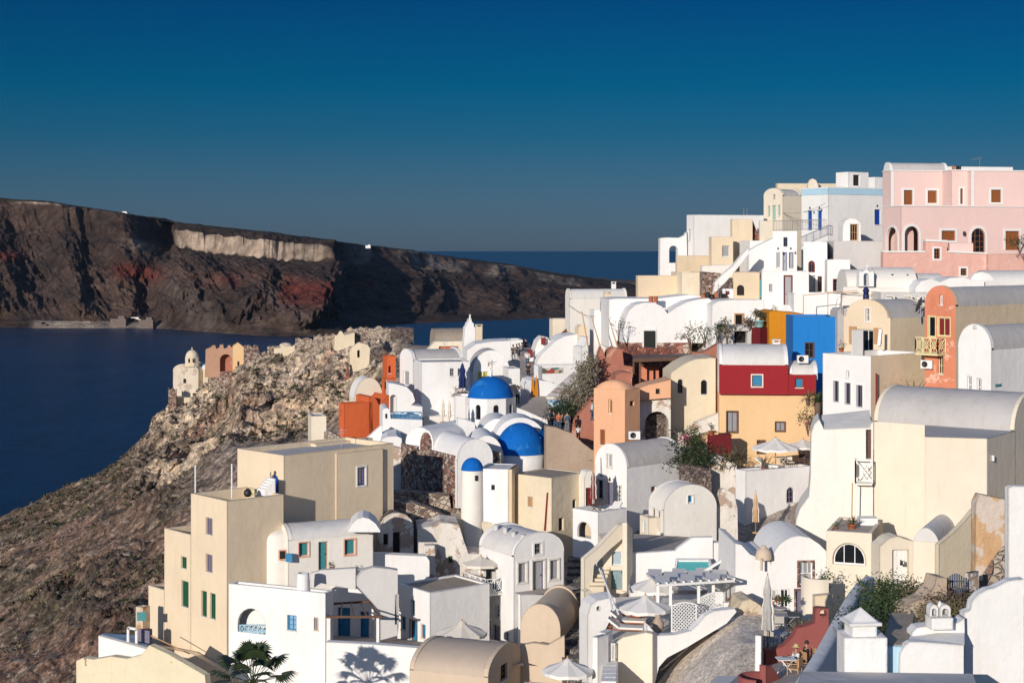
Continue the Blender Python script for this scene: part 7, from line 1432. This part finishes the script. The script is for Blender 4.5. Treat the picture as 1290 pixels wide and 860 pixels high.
wall_thing('retaining_wall', 'shaded grey retaining wall behind the cream barrel house', 'wall', 858, 117, 3, True, [(858, 600), (858, 585), (885, 588), (896, 592), (897, 640), (858, 640)], 1, STONED)
h = House('agave_planter', 'peach planter ledge with red box niche and agaves', 'planter', tuple(P(893, 570, 121))); h.slab(free_face(884, 121, 3, True), [(884, 580), (884, 549), (905, 544), (905, 575)], 1.5, PEACHY, 'masonry'); extra(h, 'red_box', MAROON, lambda mb: mb.box(P(905, 560, 121.5), (1.8, 1.2, 1.7)))
for i, (x, y, r, lab) in enumerate(((919, 581, 1.2, 'large agave on the planter ledge left of the parasol terrace'), (932, 578, 1.4, 'yellowish agave nearest the white parasol terrace'), (912, 585, .9, 'small agave hanging over the planter ledge'))): spiky('agave', lab, tuple(P(x, y, 117.5+i)), r, 34, LEAFO, .07)
pot_plant('small cactus in a red pot above the planter', tuple(P(896, 548, 121)), .55, LEAFD, CLAYP, 60)
shrub('bougainvillea', 'pink flowering bougainvillea hanging on the white wall', 'shrub', tuple(P(872, 570, 120.5)), 0.85, 1100, .18, LEAFG, (1.3, .7, 1.0), flowers=FLOWP, up=.2); shrub('bougainvillea', 'pink bougainvillea at the edge of the off white house', 'shrub', tuple(P(1018, 547, 122)), .85, 350, .15, LEAFG, (.8, .7, 1.1), flowers=FLOWP, up=.1)
shrub('garden_bush', 'dark green bush in the hollow below the stone arch', 'bush', tuple(P(868, 588, 118.5)), 1.4, 1800, .2, LEAFD, (1.4, .8, .7)); spiky('yucca', 'tall spiky yucca beside the peach ground floor', tuple(P(1030, 524, 120)), 1.3, 60, LEAFG, .06, trunk=1.0); spiky('yucca', 'second yucca head at the end of the crimson house', tuple(P(1018, 509, 122)), .9, 40, LEAFO, .05, trunk=.4)
shrub('bare_tree', 'leafless golden twiggy shrub below the salmon gable', 'shrub', tuple(P(1150, 500, 104)), 1.5, 260, .10, plain('golden_twigs', (.42, .26, .10), .8), (1.3, .7, .7))

# --- lower right: white vault house, cream lunette house, garden
h = H('white_courtyard_house', 'big white rounded gable house with brick framed openings', 990, 88)
f = free_face(930, 88, 3, True); pr = [(925, 850), (926, 684), (934, 686), (945, 698), (960, 704), (970, 702)]+[(1008-37*math.cos(math.pi/2*i/9), 712-37.5*math.sin(math.pi/2*i/9)) for i in range(10)]+[(1020, 677), (1032, 685), (1041, 694), (1041, 850)]
h.slab(f, pr, 5, WHITE, 'wall', [(983.8, 742, 993.8, 765.5), (1006.8, 708, 1023.5, 736.5), (1002.5, 743, 1013.5, 781), (972, 743, 979, 757)])
h.fit(f, (983.8, 742, 993.8, 765.5), 'win', FW, GLASS, mull=(1, 1)); h.fit(f, (1006.8, 708, 1023.5, 736.5), 'win', FW, plain('pale_glass', (.3, .3, .32), .2), mull=(2, 1), sur=(STONE, .12)); h.fit(f, (1002.5, 743, 1013.5, 781), 'door', FLIL, FLIL, sur=(STONE, .1)); h.fit(f, (972, 743, 979, 757), 'shut', FW, FGREY)
mb = MB(); mb.lathe(P(962, 697, 87.8), [(.46, -.3), (.46, -.1), (.40, .15), (.25, .3), (.15, .34), (.14, .44), (.001, .46)], 16); mb.box(P(962, 703, 87.9), (.8, .5, .06)); h.b(mb, 'bread_oven', SAND)
extra(h, 'drain_pipe', SAND, lambda mb: mb.bar(P(959.5, 703, 87.3), P(959.5, 718, 87.3), .07, 6))
h = H('white_side_house', 'white wall with sloping stair rail beside the pool', 912, 91); f = free_face(897, 91.5, 3, True); h.slab(f, [(898, 800), (899, 735), (915, 728), (932, 728), (937, 760), (937, 800)], 2, WHITE, 'wall', [(917, 690, 926, 700)][:0]); 
mb = MB(); mb.bar(P(884, 721, 92), P(928, 694, 92.5), .1, 4); h.b(mb, 'slanting_rail', FW)
h = H('lunette_house', 'cream house with a wide half round window and flat terrace roof', 1098, 90)
fL, fR = h.block(1041, 1098.5, 1112, 671.5, 86, 20, CREAM2, [w('L', 1049.5, 684, 1090, 711, 'win', FW, GLASS, arch=True, mull=(2, 0), sur=(SAND, .05))], para=.1, roof=PAVE)
spiky('potted_agave', 'agave in a terracotta bowl on the lunette house roof', tuple(P(1073, 667.5, 88)), .62, 24, LEAFO, .05, pot=.27); mb = MB(); mb.box((0, 0, 0), (1.0, .8, .8)); o = mb.build('white_box', WHITE); o.location = P(1093, 660, 89.5); tag(o, 'white square box behind the terracotta bowl', 'box')
h = H('gate_house', 'cream garden portal with a stepped top and white double door', 1130, 84)
f = free_face(1108, 84, 8, True); h.slab(f, [(1108, 790), (1108, 688), (1113, 684), (1117, 680), (1122, 677), (1131, 675), (1139, 678), (1146, 680), (1153, 682), (1153, 790)], 1.2, CREAM2, 'wall', [(1124, 692, 1144, 737)]); h.fit(f, (1124, 692, 1144, 737), 'door', FW, FW, depth=.3)
h = H('small_vault_annex', 'little cream annex with a curved grey roof by the garden portal', 1183, 83)
h.block(1150, 1183, 1232, 683, 81.5, 25, CREAM2, [], para=.02); C, dL, dR, sl, sr = h.plan(1150, 1183, 1232, 81.5, 25); mb = MB(); vs = []
for i in range(13):
    for j in range(9): t, u = i/12, j/8; vs.append((C[0]+dL[0]*t*sl+dR[0]*u*sr, C[1]+dL[1]*t*sl+dR[1]*u*sr, h.top+.003+.7*math.sin(math.pi*t)**.7))
mb.add(vs, [(i*9+j, i*9+j+1, (i+1)*9+j+1, (i+1)*9+j) for i in range(12) for j in range(8)], 0, True); mb.add([vs[i*9] for i in range(13)], [tuple(range(13))]); h.b(mb, 'vault', ROOFW)
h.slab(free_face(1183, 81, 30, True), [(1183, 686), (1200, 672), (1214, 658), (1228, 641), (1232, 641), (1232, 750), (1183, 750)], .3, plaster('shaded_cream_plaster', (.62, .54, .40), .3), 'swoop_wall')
wall_thing('stucco_pier', 'tall peeling ochre and rubble pier beside the near white wall', 'wall', 1228, 72, 6, True, [(1228, 760), (1229, 633), (1234, 622), (1272, 630), (1276, 800), (1226, 800)], .5, PEELR)
wall_thing('rubble_wall', 'exposed rubble core low on the ochre pier', 'wall', 1229, 71.8, 6, True, [(1228, 760), (1230, 742), (1238, 725), (1250, 706), (1262, 690), (1276, 680), (1276, 780)], .1, STONEL)
h = H('near_white_house', 'near white wall with a faded blue paint mark at the right edge', 1290, 60)
fw_ = free_face(1270, 60, 4, True); h.slab(fw_, [(1270, 990), (1270, 614), (1275, 612), (1375, 612), (1375, 990)], .35, WHITE, 'wall')
mb = MB(); rs_ = random.Random(4)
for i in range(14): a = rs_.uniform(1280, 1289); y = rs_.uniform(759, 776); q = [fw_.pt(a, y), fw_.pt(a+rs_.uniform(3, 7), y+rs_.uniform(-2, 2)), fw_.pt(a+rs_.uniform(1, 4), y+rs_.uniform(3, 6))]; mb.add([fw_.w(p[0], p[1], .006+i*.001) for p in q], [(0, 1, 2)])
h.b(mb, 'paint_mark', plain('faded_blue_paint', (.25, .40, .66), .8))
h = H('near_white_shoulder', 'rounded white stepped wall in front of the ochre pier', 1240, 58, 'wall')
h.slab(free_face(1213, 52.6, 4, True), [(1213, 960), (1214, 771), (1222, 768), (1224, 757), (1232, 748), (1243, 742), (1252, 740), (1262, 735), (1270, 731), (1290, 729), (1290, 960)], .4, WHITE, 'masonry')
simple('near_roof_edge', 'grey white roof edge running along the bottom right', 1000, 1232, ('m', 2), 849, 50, 1, GREYW, [], para=.02, roof=GREYW, zb=92) if False else None
h = House('near_roof_edge', 'grey white roof edge running along the bottom right', 'wall', tuple(P(1120, 870, 50))); extra(h, 'coping', GREYW, lambda mb: mb.add([P(1005, 860, 48), P(1230, 860, 48), P(1226, 848, 50), P(1010, 845, 50), P(1005, 940, 48), P(1230, 940, 48), P(1226, 940, 50), P(1010, 940, 50)], [(0,1,2,3), (0,1,5,4), (2,3,7,6), (0,3,7,4), (1,2,6,5)]))
# chimneys and roofs, bottom right
h = House('hooded_chimney', 'large white chimney with a pyramid cap in the foreground', 'chimney', tuple(P(1083, 850, 50)))
extra(h, 'stack', WHITE2, lambda mb: mb.box(P(1085.5, 824, 50.7), (1.35, 1.2, 1.35))); extra(h, 'neck', WHITE, lambda mb: mb.box(P(1084, 793, 50.7), (.80, .8, .44), .12))
def pyr(mb): p = P(1084, 782, 50.7); mb.box(p, (1.05, 1.05, .10), .12); mb.box(p+Vector((0, 0, .25)), (.9, .9, .40), .12, 0, .02)
extra(h, 'cap', WHITE, pyr)
for x in (1079, 1101): extra(h, 'slot', VOID, lambda mb: mb.box(P(x, 786.5, 50.28 if x < 1090 else 50.6), (.26 if x < 1090 else .05, .06, .09), .12))
h = House('foreground_roofs', 'cluster of white and pale blue roofs around the belfry chimney', 'roof', tuple(P(1150, 850, 52)))
extra(h, 'pale_blue_wall', LBLUE, lambda mb: mb.box(P(1122, 836, 51.2), (.56, .6, 1.3)));
extra(h, 'brown_roof', ROOFB, lambda mb: mb.add([P(1112, 811, 51), P(1144, 811, 51), P(1152, 773, 55), P(1122, 771, 55)]+[v-Vector((0, 0, .5)) for v in (P(1112, 811, 51), P(1144, 811, 51), P(1152, 773, 55), P(1122, 771, 55))], [(0,1,2,3), (4,5,6,7), (0,1,5,4), (1,2,6,5), (2,3,7,6), (3,0,4,7)]))
h.slab(free_face(1130, 50.8, 3, True), [(1131, 900), (1133, 822), (1140, 812), (1146, 808), (1160, 808), (1214, 812), (1214, 900)], .3, WHITE, 'wall'); extra(h, 'white_roof', WHITE, lambda mb: mb.add([P(1142, 811, 50.9), P(1215, 812.5, 50.9), P(1215, 785, 53), P(1150, 792, 53)], [(0, 1, 2, 3)]))
h.slab(free_face(1130, 52, 3, True), [(1148, 830), (1149, 796), (1155, 790), (1170, 788), (1206, 784), (1215, 778), (1216, 830)], .6, WHITE, 'rear_step')
h = House('belfry_chimney', 'small white double arched belfry chimney', 'chimney', tuple(P(1182, 790, 51.8)))
extra(h, 'base', WHITE, lambda mb: mb.box(P(1183, 783, 51.9), (.72, .6, .38), .1)); f = free_face(1170, 51.7, 4, True)
for x0, x1 in ((1171, 1182), (1184, 1197.5)): h.slab(f, [(x0, 776), (x0, 766), (x0+2, 762.5), ((x0+x1)/2, 760.5), (x1-2, 762.5), (x1, 766), (x1, 776)], .35, WHITE, 'arch', [(x0+3, 766, x1-3, 775.5, True)])
extra(h, 'knob', WHITE, lambda mb: mb.lathe(P(1184, 762, 51.9), [(.09, -.05), (.06, .1), (.001, .16)], 8))
# curving ramp wall
h = House('ramp_wall', 'thick grey white wall sweeping down beside the red terrace', 'wall', 'x' and tuple(P(1040, 800, 62)))
pts = [(1088, 727, 74), (1078, 735, 71), (1068, 748, 68), (1056, 768, 64.5), (1044, 790, 61.5), (1030, 815, 58), (1018, 835, 55.5), (1000, 862, 52), (985, 890, 49)]
mb = MB(); n = len(pts); vs = []
for i, p in enumerate(pts):
    a = P(*p); q0 = P(*pts[max(0, i-1)]); q1 = P(*pts[min(n-1, i+1)]); d = (q1-q0); s = Vector((-d.y, d.x, 0)).normalized()*.5; s = s if s.x > 0 else -s; vs += [a-Vector((0, 0, 4)), a, a+s*.3+Vector((0, 0, .1)), a+s*.8+Vector((0, 0, .06)), a+s, a+s-Vector((0, 0, 4))]
mb.add(vs, [(i*6+j, i*6+j+1, (i+1)*6+j+1, (i+1)*6+j) for i in range(n-1) for j in range(5)], 0, True); h.b(mb, 'masonry', WHITE)
# red terrace
h = House('red_terrace', 'dusty red walled terrace with seats', 'terrace', tuple(P(990, 850, 66)))
f = free_face(965, 69.5, 4, True); h.slab(f, [(965, 900), (965, 820), (975, 818), (988, 812), (999, 800), (1004, 790), (1012, 789), (1026, 784), (1027, 766), (1031, 765), (1044, 766), (1044, 900)], .4, REDT, 'wall', [(1033, 768, 1041, 775, True)])
extra(h, 'floor', PAVE, lambda mb: mb.add([P(965, 862, 62), P(1015, 870, 58), P(1042, 820, 68), P(965, 838, 69)], [(0, 1, 2, 3)]))
h.slab(free_face(965, 62, 50, True), [(965, 905), (965, 838), (972, 838), (990, 862), (995, 905)], .3, REDT, 'front_wall'); h.slab(free_face(958, 66, 80, True), [(958, 900), (959, 800), (963, 800), (965, 900)], .25, WHITE, 'white_pier')
person('person in a white shirt and straw hat sitting at the red terrace table', tuple(P(1003, 848, 65.5)), WT, BK, rz=R(-70), sit=True, hat=plain('straw_hat', (.6, .45, .2), .8), h=1.55, arms=1)
person('person in a dark top sitting in the shade at the terrace table', tuple(P(1016, 842, 66.3)), BK, GYc, rz=R(-80), sit=True, h=1.55, arms=1)
table('white folding table on the red terrace', tuple(P(990, 850, 64.5)), .75, .6, .7, FW, .1); chair('wooden chair under the person in the straw hat', tuple(P(1006, 848, 65.6)), FTAN, FTAN, R(-70)); chair('wooden chair tucked in front of the white folding table', tuple(P(1001, 855, 63.5)), FTAN, FTAN, R(-120)); chair('wooden chair in the shade by the ramp wall', tuple(P(1018, 842, 66.5)), FTAN, FTAN, R(-80))
pot_plant('bottle green plant on the white folding table', tuple(P(990, 836-1.5, 64.5)), .25, LEAFD, CLAYP, 20)
# middle terrace with wicker chairs
h = House('small_terrace', 'grey paved sitting corner below the brick framed door', 'terrace', tuple(P(985, 805, 76))); extra(h, 'floor', PAVE, lambda mb: mb.add([P(962, 822, 70.5), P(1004, 806, 71.5), P(1030, 782, 86), P(965, 786, 86)], [(0, 1, 2, 3)]))
umbrella_closed('tall closed cream parasol standing before the white courtyard house', tuple(P(967, 818, 71.5)), 3.45, CANV, FGREY, fat=1.0)
table('round grey table beside the tall closed parasol', tuple(P(977, 815, 73)), 1.15, 1.15, .7, FGREY, 0, True)
for i, (x, y, D, rz, lab) in enumerate(((971, 818, 72, 2.6, 'pale wicker chair front left of the round grey table'), (992, 812, 73.5, 1.6, 'white round backed chair right of the round grey table'), (981, 797, 79, 3.1, 'wicker chair beneath the red flowers'), (988, 794, 80.5, .3, 'grey wicker chair near the brick framed door'))): chair(lab, tuple(P(x, y, D)), FGREY, plain('wicker', (.5, .46, .4), .8), rz)
table('square grey table near the brick framed door', tuple(P(990, 792, 80)), 1.1, 1.0, .72, FGREY, .2); pot_plant('red flowering plant on the sitting corner table', tuple(P(983, 778-2, 81)), .75, LEAFG, FGREY, 90, flowers=FLOWR)
mb = MB(); mb.box((0, 0, .5), (.55, .5, 1.0), top=1.15); o = mb.build('black_bin', plain('dark_plastic', (.03, .035, .045), .5)); o.location = P(1001, 796, 80); tag(o, 'dark blue grey planter box beside the brick framed door', 'box')
shrub('garden_bush', 'straggly brown plants spilling over the red terrace wall', 'plant', tuple(P(1012, 800, 72)), .7, 420, .14, LEAFO, (1.5, .8, .55))
h = House('cream_bay_wall', 'cream curved bay wall holding a small fig plant', 'wall', tuple(P(1030, 770, 82))); c = P(1032, 735, 84); mb = MB(); mb.lathe((c.x, c.y, c.z-1.2), [(.95, -3), (.95, 1.6), (.75, 1.6), (.75, -.5)], 20, a0=R(120), a1=R(290)); h.b(mb, 'bay', CREAM2); h.slab(free_face(1026, 82, 4, True), [(1026, 820), (1026, 750), (1049, 748), (1050, 820)], .4, CREAM, 'wall')
shrub('fig_plant', 'young green fig in the cream curved bay', 'plant', tuple(P(1035, 748, 84)), .55, 160, .16, LEAFG, (1, .7, 1.3), up=.3)
# dirt plot and lower bits
h = House('dirt_plot', 'bare dusty plot below the swooping white wall', 'ground', tuple(P(900, 830, 75)))
dp = [P(820, 880, 68), P(975, 880, 63), P(965, 800, 76), P(925, 768, 84), P(880, 800, 80), P(840, 832, 74)]; bpy.data.objects.remove(h.root)
gm = ground_mat('dusty_earth', .02, 1.2, 6, .22, 0, .45); nx = 60; Vd = []; 
for j in range(nx):
    for i in range(nx):
        px = 815+165*i/(nx-1); t = j/(nx-1); D = 62+24*t; X = (px-645)/F*D; Vd.append((X, D, 0))
Vd = np.array(Vd); pxv = Vd[:, 0]/Vd[:, 1]*F+645; row = np.interp(Vd[:, 1], [62, 68, 76, 84, 86], [905, 868, 812, 772, 765])+np.clip(932-pxv, 0, 200)*np.interp(pxv, [820, 930], [.95, .55]); Vd[:, 2] = CH+(HOR-row)/F*Vd[:, 1]+.20*fbm(Vd[:, 0]/4, Vd[:, 1]/4, 8, 3)
cd = np.tile(np.array([.78, .68, .57]), (len(Vd), 1))*(1+.18*fbm(Vd[:, 0]*.6, Vd[:, 1]*.3, 5, 5))[:, None]
o = add_np('dirt_plot', Vd, grid_faces(nx, nx), gm, cd); tag(o, 'bare dusty plot below the swooping white wall', None, kind='structure')
h = H('rock_outcrop', 'knobbly pale rock and rubble at the foot of the white courtyard house', 940, 84, 'rock'); f = free_face(925, 84, 6, True); h.slab(f, [(925, 810), (926, 775), (934, 757), (945, 754), (958, 762), (965, 778), (966, 810)], 2, plaster('limewashed_rock', (.62, .52, .38), .5, bump=1.6, c2=(.34, .25, .18), peel=.05), 'rock')
h = House('white_awning', 'white slatted awning roof at the bottom edge', 'awning', tuple(P(925, 858, 66))); extra(h, 'sheet', CANVW, lambda mb: mb.add([P(888, 866, 64), P(915, 864, 64), P(930, 850, 67), P(903, 851, 67)]+[v-Vector((0, 0, .06)) for v in (P(888, 866, 64), P(915, 864, 64), P(930, 850, 67), P(903, 851, 67))], [(0,1,2,3), (4,5,6,7), (0,1,5,4), (1,2,6,5), (2,3,7,6), (3,0,4,7)])); extra(h, 'sheet', GREYW, lambda mb: mb.add([P(918, 864, 64), P(928, 866, 64), P(936, 852, 67), P(930, 850, 67)], [(0, 1, 2, 3)]))
h = House('maroon_well', 'dark reddish curved wall at the bottom beside the dusty plot', 'wall', tuple(P(950, 860, 64))); c = P(953, 866, 62); mb = MB(); mb.lathe((c.x, c.y, c.z), [(.75, -1), (.72, .45), (.62, .5), (.6, -1)], 18, a0=R(70), a1=R(260)); h.b(mb, 'masonry', REDT)
# garden plants, gate
for i, (x, y, D, r, n, m_, lab) in enumerate(((1086, 760, 70, .75, 40, LEAFG, 'spiky yucca at the head of the ramp wall'), (1112, 752, 73, .62, 36, LEAFG, 'spiky plant left in the walled garden'), (1159, 752, 74, .65, 44, LEAFG, 'bright green spiky plant in front of the garden portal'))): spiky('yucca', lab, tuple(P(x, y+10, D)), r, n, m_, .05, .3, trunk=.9 if i == 0 else .2, up=1.0)
for i, (x, y, D, r, lab) in enumerate(((1106, 792, 67, 1.35, 'dense green bush in the middle of the walled garden'), (1138, 786, 68.5, 1.4, 'brownish bush right of the dense green one'), (1100, 812, 60, .9, 'dark bush in the shade by the hooded chimney'), (1205, 792, 65, 1.1, 'dry bush below the blue picket gate'), (1186, 786, 63, .6, 'small dry bush beside the belfry chimney'))): shrub('garden_bush', lab, 'bush', tuple(P(x, y, D)), r, 2400, .13, (LEAFG, LEAFO, LEAFD, plain('brown_leaves', (.14, .10, .07), .8, var=.5), LEAFO)[i], (1.1, .9, .8))
for i, (x, y, D, r, m_, lab) in enumerate(((1158, 778, 72, 1.0, LEAFD, 'dark reddish green bush below the garden portal'), (1180, 800, 67, .8, LEAFO, 'low dry plants along the weathered bench wall'), (1122, 762, 74, .9, LEAFD, 'dark bush against the wall below the lunette house'), (1215, 770, 69, .7, LEAFO, 'dry plants at the foot of the ochre pier'), (1098, 838, 56, .7, LEAFO, 'dry weeds in the gap beside the ramp wall'))): shrub('garden_bush', lab, 'bush', tuple(P(x, y, D)), r, 1800, .13, m_, (1.2, .9, .8))
h = House('picket_gate', 'slate blue picket gate with an arched top', 'gate', tuple(P(1204, 748, 68)))
for i in range(8): hh_ = .62+.22*math.sin(math.pi*(i+.5)/8); extra(h, 'picket', plain('slate_blue_paint', (.07, .10, .15), .6), lambda mb: mb.box(P(1194+i*2.9, 748, 68)+Vector((0, 0, hh_/2+.05)), (.065, .03, hh_)))
for z in (.2, .55): extra(h, 'rail', plain('slate_blue_paint', (.07, .10, .15), .6), lambda mb: mb.box(P(1204, 748, 68.05)+Vector((0, 0, z)), (.78, .03, .06)))
wall_thing('low_garden_wall', 'weathered brown stepped bench wall in the garden', 'wall', 1138, 66, 14, True, [(1137, 790), (1138, 764), (1150, 758), (1165, 752), (1176, 740), (1180, 726), (1193, 728), (1193, 790)], .9, plaster('weathered_bench_plaster', (.50, .40, .30), .5, bump=.8))
simple('garden_pillar', 'small plastered pillar right of the picket gate', 1216, 1220, ('m', .8), 722, 69, 50, PEEL, [], para=.02)
fan_palm('fan palm with shaggy fronds at the bottom left', tuple(P(318, 945, 82)), 2.5, 24, 3.5)

# --- small fittings: wall lamps, pipes, aerials, wires
def fit_lamp(px, py, D, lab): mb = MB(); mb.box((0, 0, 0), (.16, .16, .24), top=.6); mb.bar((0, .1, .1), (0, .25, .1), .03, 4); o = mb.build('wall_lamp', DARKM); o.location = P(px, py, D)+Vector((0, -.12, 0)); tag(o, lab, 'lamp')
for a in ((668, 702, 103.0, 'left lamp above the lilac grey door of the tall barrel house'), (690, 700, 103.2, 'right lamp above the lilac grey door of the tall barrel house'), (346.5, 595, 105.2, 'lamp over the blue arched door'), (768, 603, 115.3, 'lamp over the lilac door of the white gable house'), (980, 313, 153.6, 'lamp left of the slim white tower windows'), (996, 313, 153.6, 'lamp right of the slim white tower windows'), (1020, 262, 162.6, 'lamp over the left blue ridge door'), (1032, 262, 162.2, 'lamp over the right blue ridge door'), (999, 378, 146, 'lamp beside the red framed door'), (1135, 708, 83.6, 'round black knocker lamp on the white garden portal door'), (1105, 259.5, 160, 'lamp above the blue shutter next to the pink mansion')): fit_lamp(*a)
def line(name, lab, a, b, r, mat, sag=0, cat='wire'):
    o0 = P(*a); d = P(*b)-o0; mb = MB(); k = 10
    for i in range(k): u, v = i/k, (i+1)/k; mb.bar(d*u-Vector((0, 0, sag*4*u*(1-u))), d*v-Vector((0, 0, sag*4*v*(1-v))), r, 4)
    o = mb.build(name, mat); o.location = o0; tag(o, lab, cat)
line('cable', 'upper cable sagging from the cream gable house to the blue door house', (986, 268, 170), (1040, 256, 161), .02, METAL, .4); line('cable', 'lower cable running from the cream gable house across the blue doors', (986, 268, 170), (1030, 278, 161), .02, METAL, .3)
line('cable', 'cable hanging across the cream walls of the sea edge vault house', (716, 384, 165.5), (748, 398, 157.5), .02, METAL, .3)
line('drainpipe', 'thin dark pipe running down the side of the white gable house', (833, 588, 117.6), (833, 610, 117.6), .05, FTAN, 0, 'pipe'); line('drainpipe', 'tan pipe down the cream wall under the lattice balcony', (1074, 608, 92.2), (1073, 655, 92.2), .04, FTAN, 0, 'pipe'); line('drainpipe', 'rust pipe on the cream terrace house corner wall', (1104, 470, 113), (1104, 510, 113), .07, FREDB, 0, 'pipe')
line('wall_pipe', 'rusty pipe running along the foot of the cream tower wall', (190, 800, 101.5), (239, 823, 99.5), .035, FTAN, 0, 'pipe')
for i, (x, y, D, hh, lab) in enumerate(((905, 378, 150, 1.6, 'thin aerial behind the row of pots'), (648, 452, 160, 1.2, 'thin mast at the head of the street'), (1060, 390, 131, 1.5, 'aerial on the grey unpainted wall'), (560, 445, 147, 1.3, 'aerial on the roof of the white house with two square windows'), (430, 560, 112, 1.2, 'aerial on the cream cube roof'))):
    mb = MB(); mb.bar((0, 0, -.3), (0, 0, hh), .03, 4); mb.bar((-.4, 0, hh*.85), (.4, 0, hh*.85), .02, 4); mb.bar((-.28, 0, hh*.7), (.28, 0, hh*.7), .02, 4); o = mb.build('antenna', METAL); o.location = P(x, y, D); tag(o, lab, 'antenna')
pot_plant('leafy pot at the left end of the lunette house roof', tuple(P(1052, 668, 88)), .35, LEAFG, n=60); pot_plant('small pot by the red framed door steps', tuple(P(975, 396, 144)), .5, LEAFO, n=60); pot_plant('red flower pot by the teal door', tuple(P(418, 719, 100.3)), .4, LEAFG, CLAYP, 60, flowers=FLOWR)

# --- thin evening air over the caldera
hz = MB(); hz.box((0, 2600, 130), (9000, 5600, 290)); m = bpy.data.materials.new('haze'); m.use_nodes = True; nt = m.node_tree; nt.nodes.remove(nt.nodes['Principled BSDF'])
vol = nt.nodes.new('ShaderNodeVolumePrincipled'); vol.inputs['Color'].default_value = (.5, .72, 1, 1); vol.inputs['Density'].default_value = 7e-6; vol.inputs['Anisotropy'].default_value = 0; nt.links.new(vol.outputs[0], nt.nodes['Material Output'].inputs['Volume'])
o = hz.build('haze', m); tag(o, 'thin blue evening haze over the sea', None, kind='stuff')
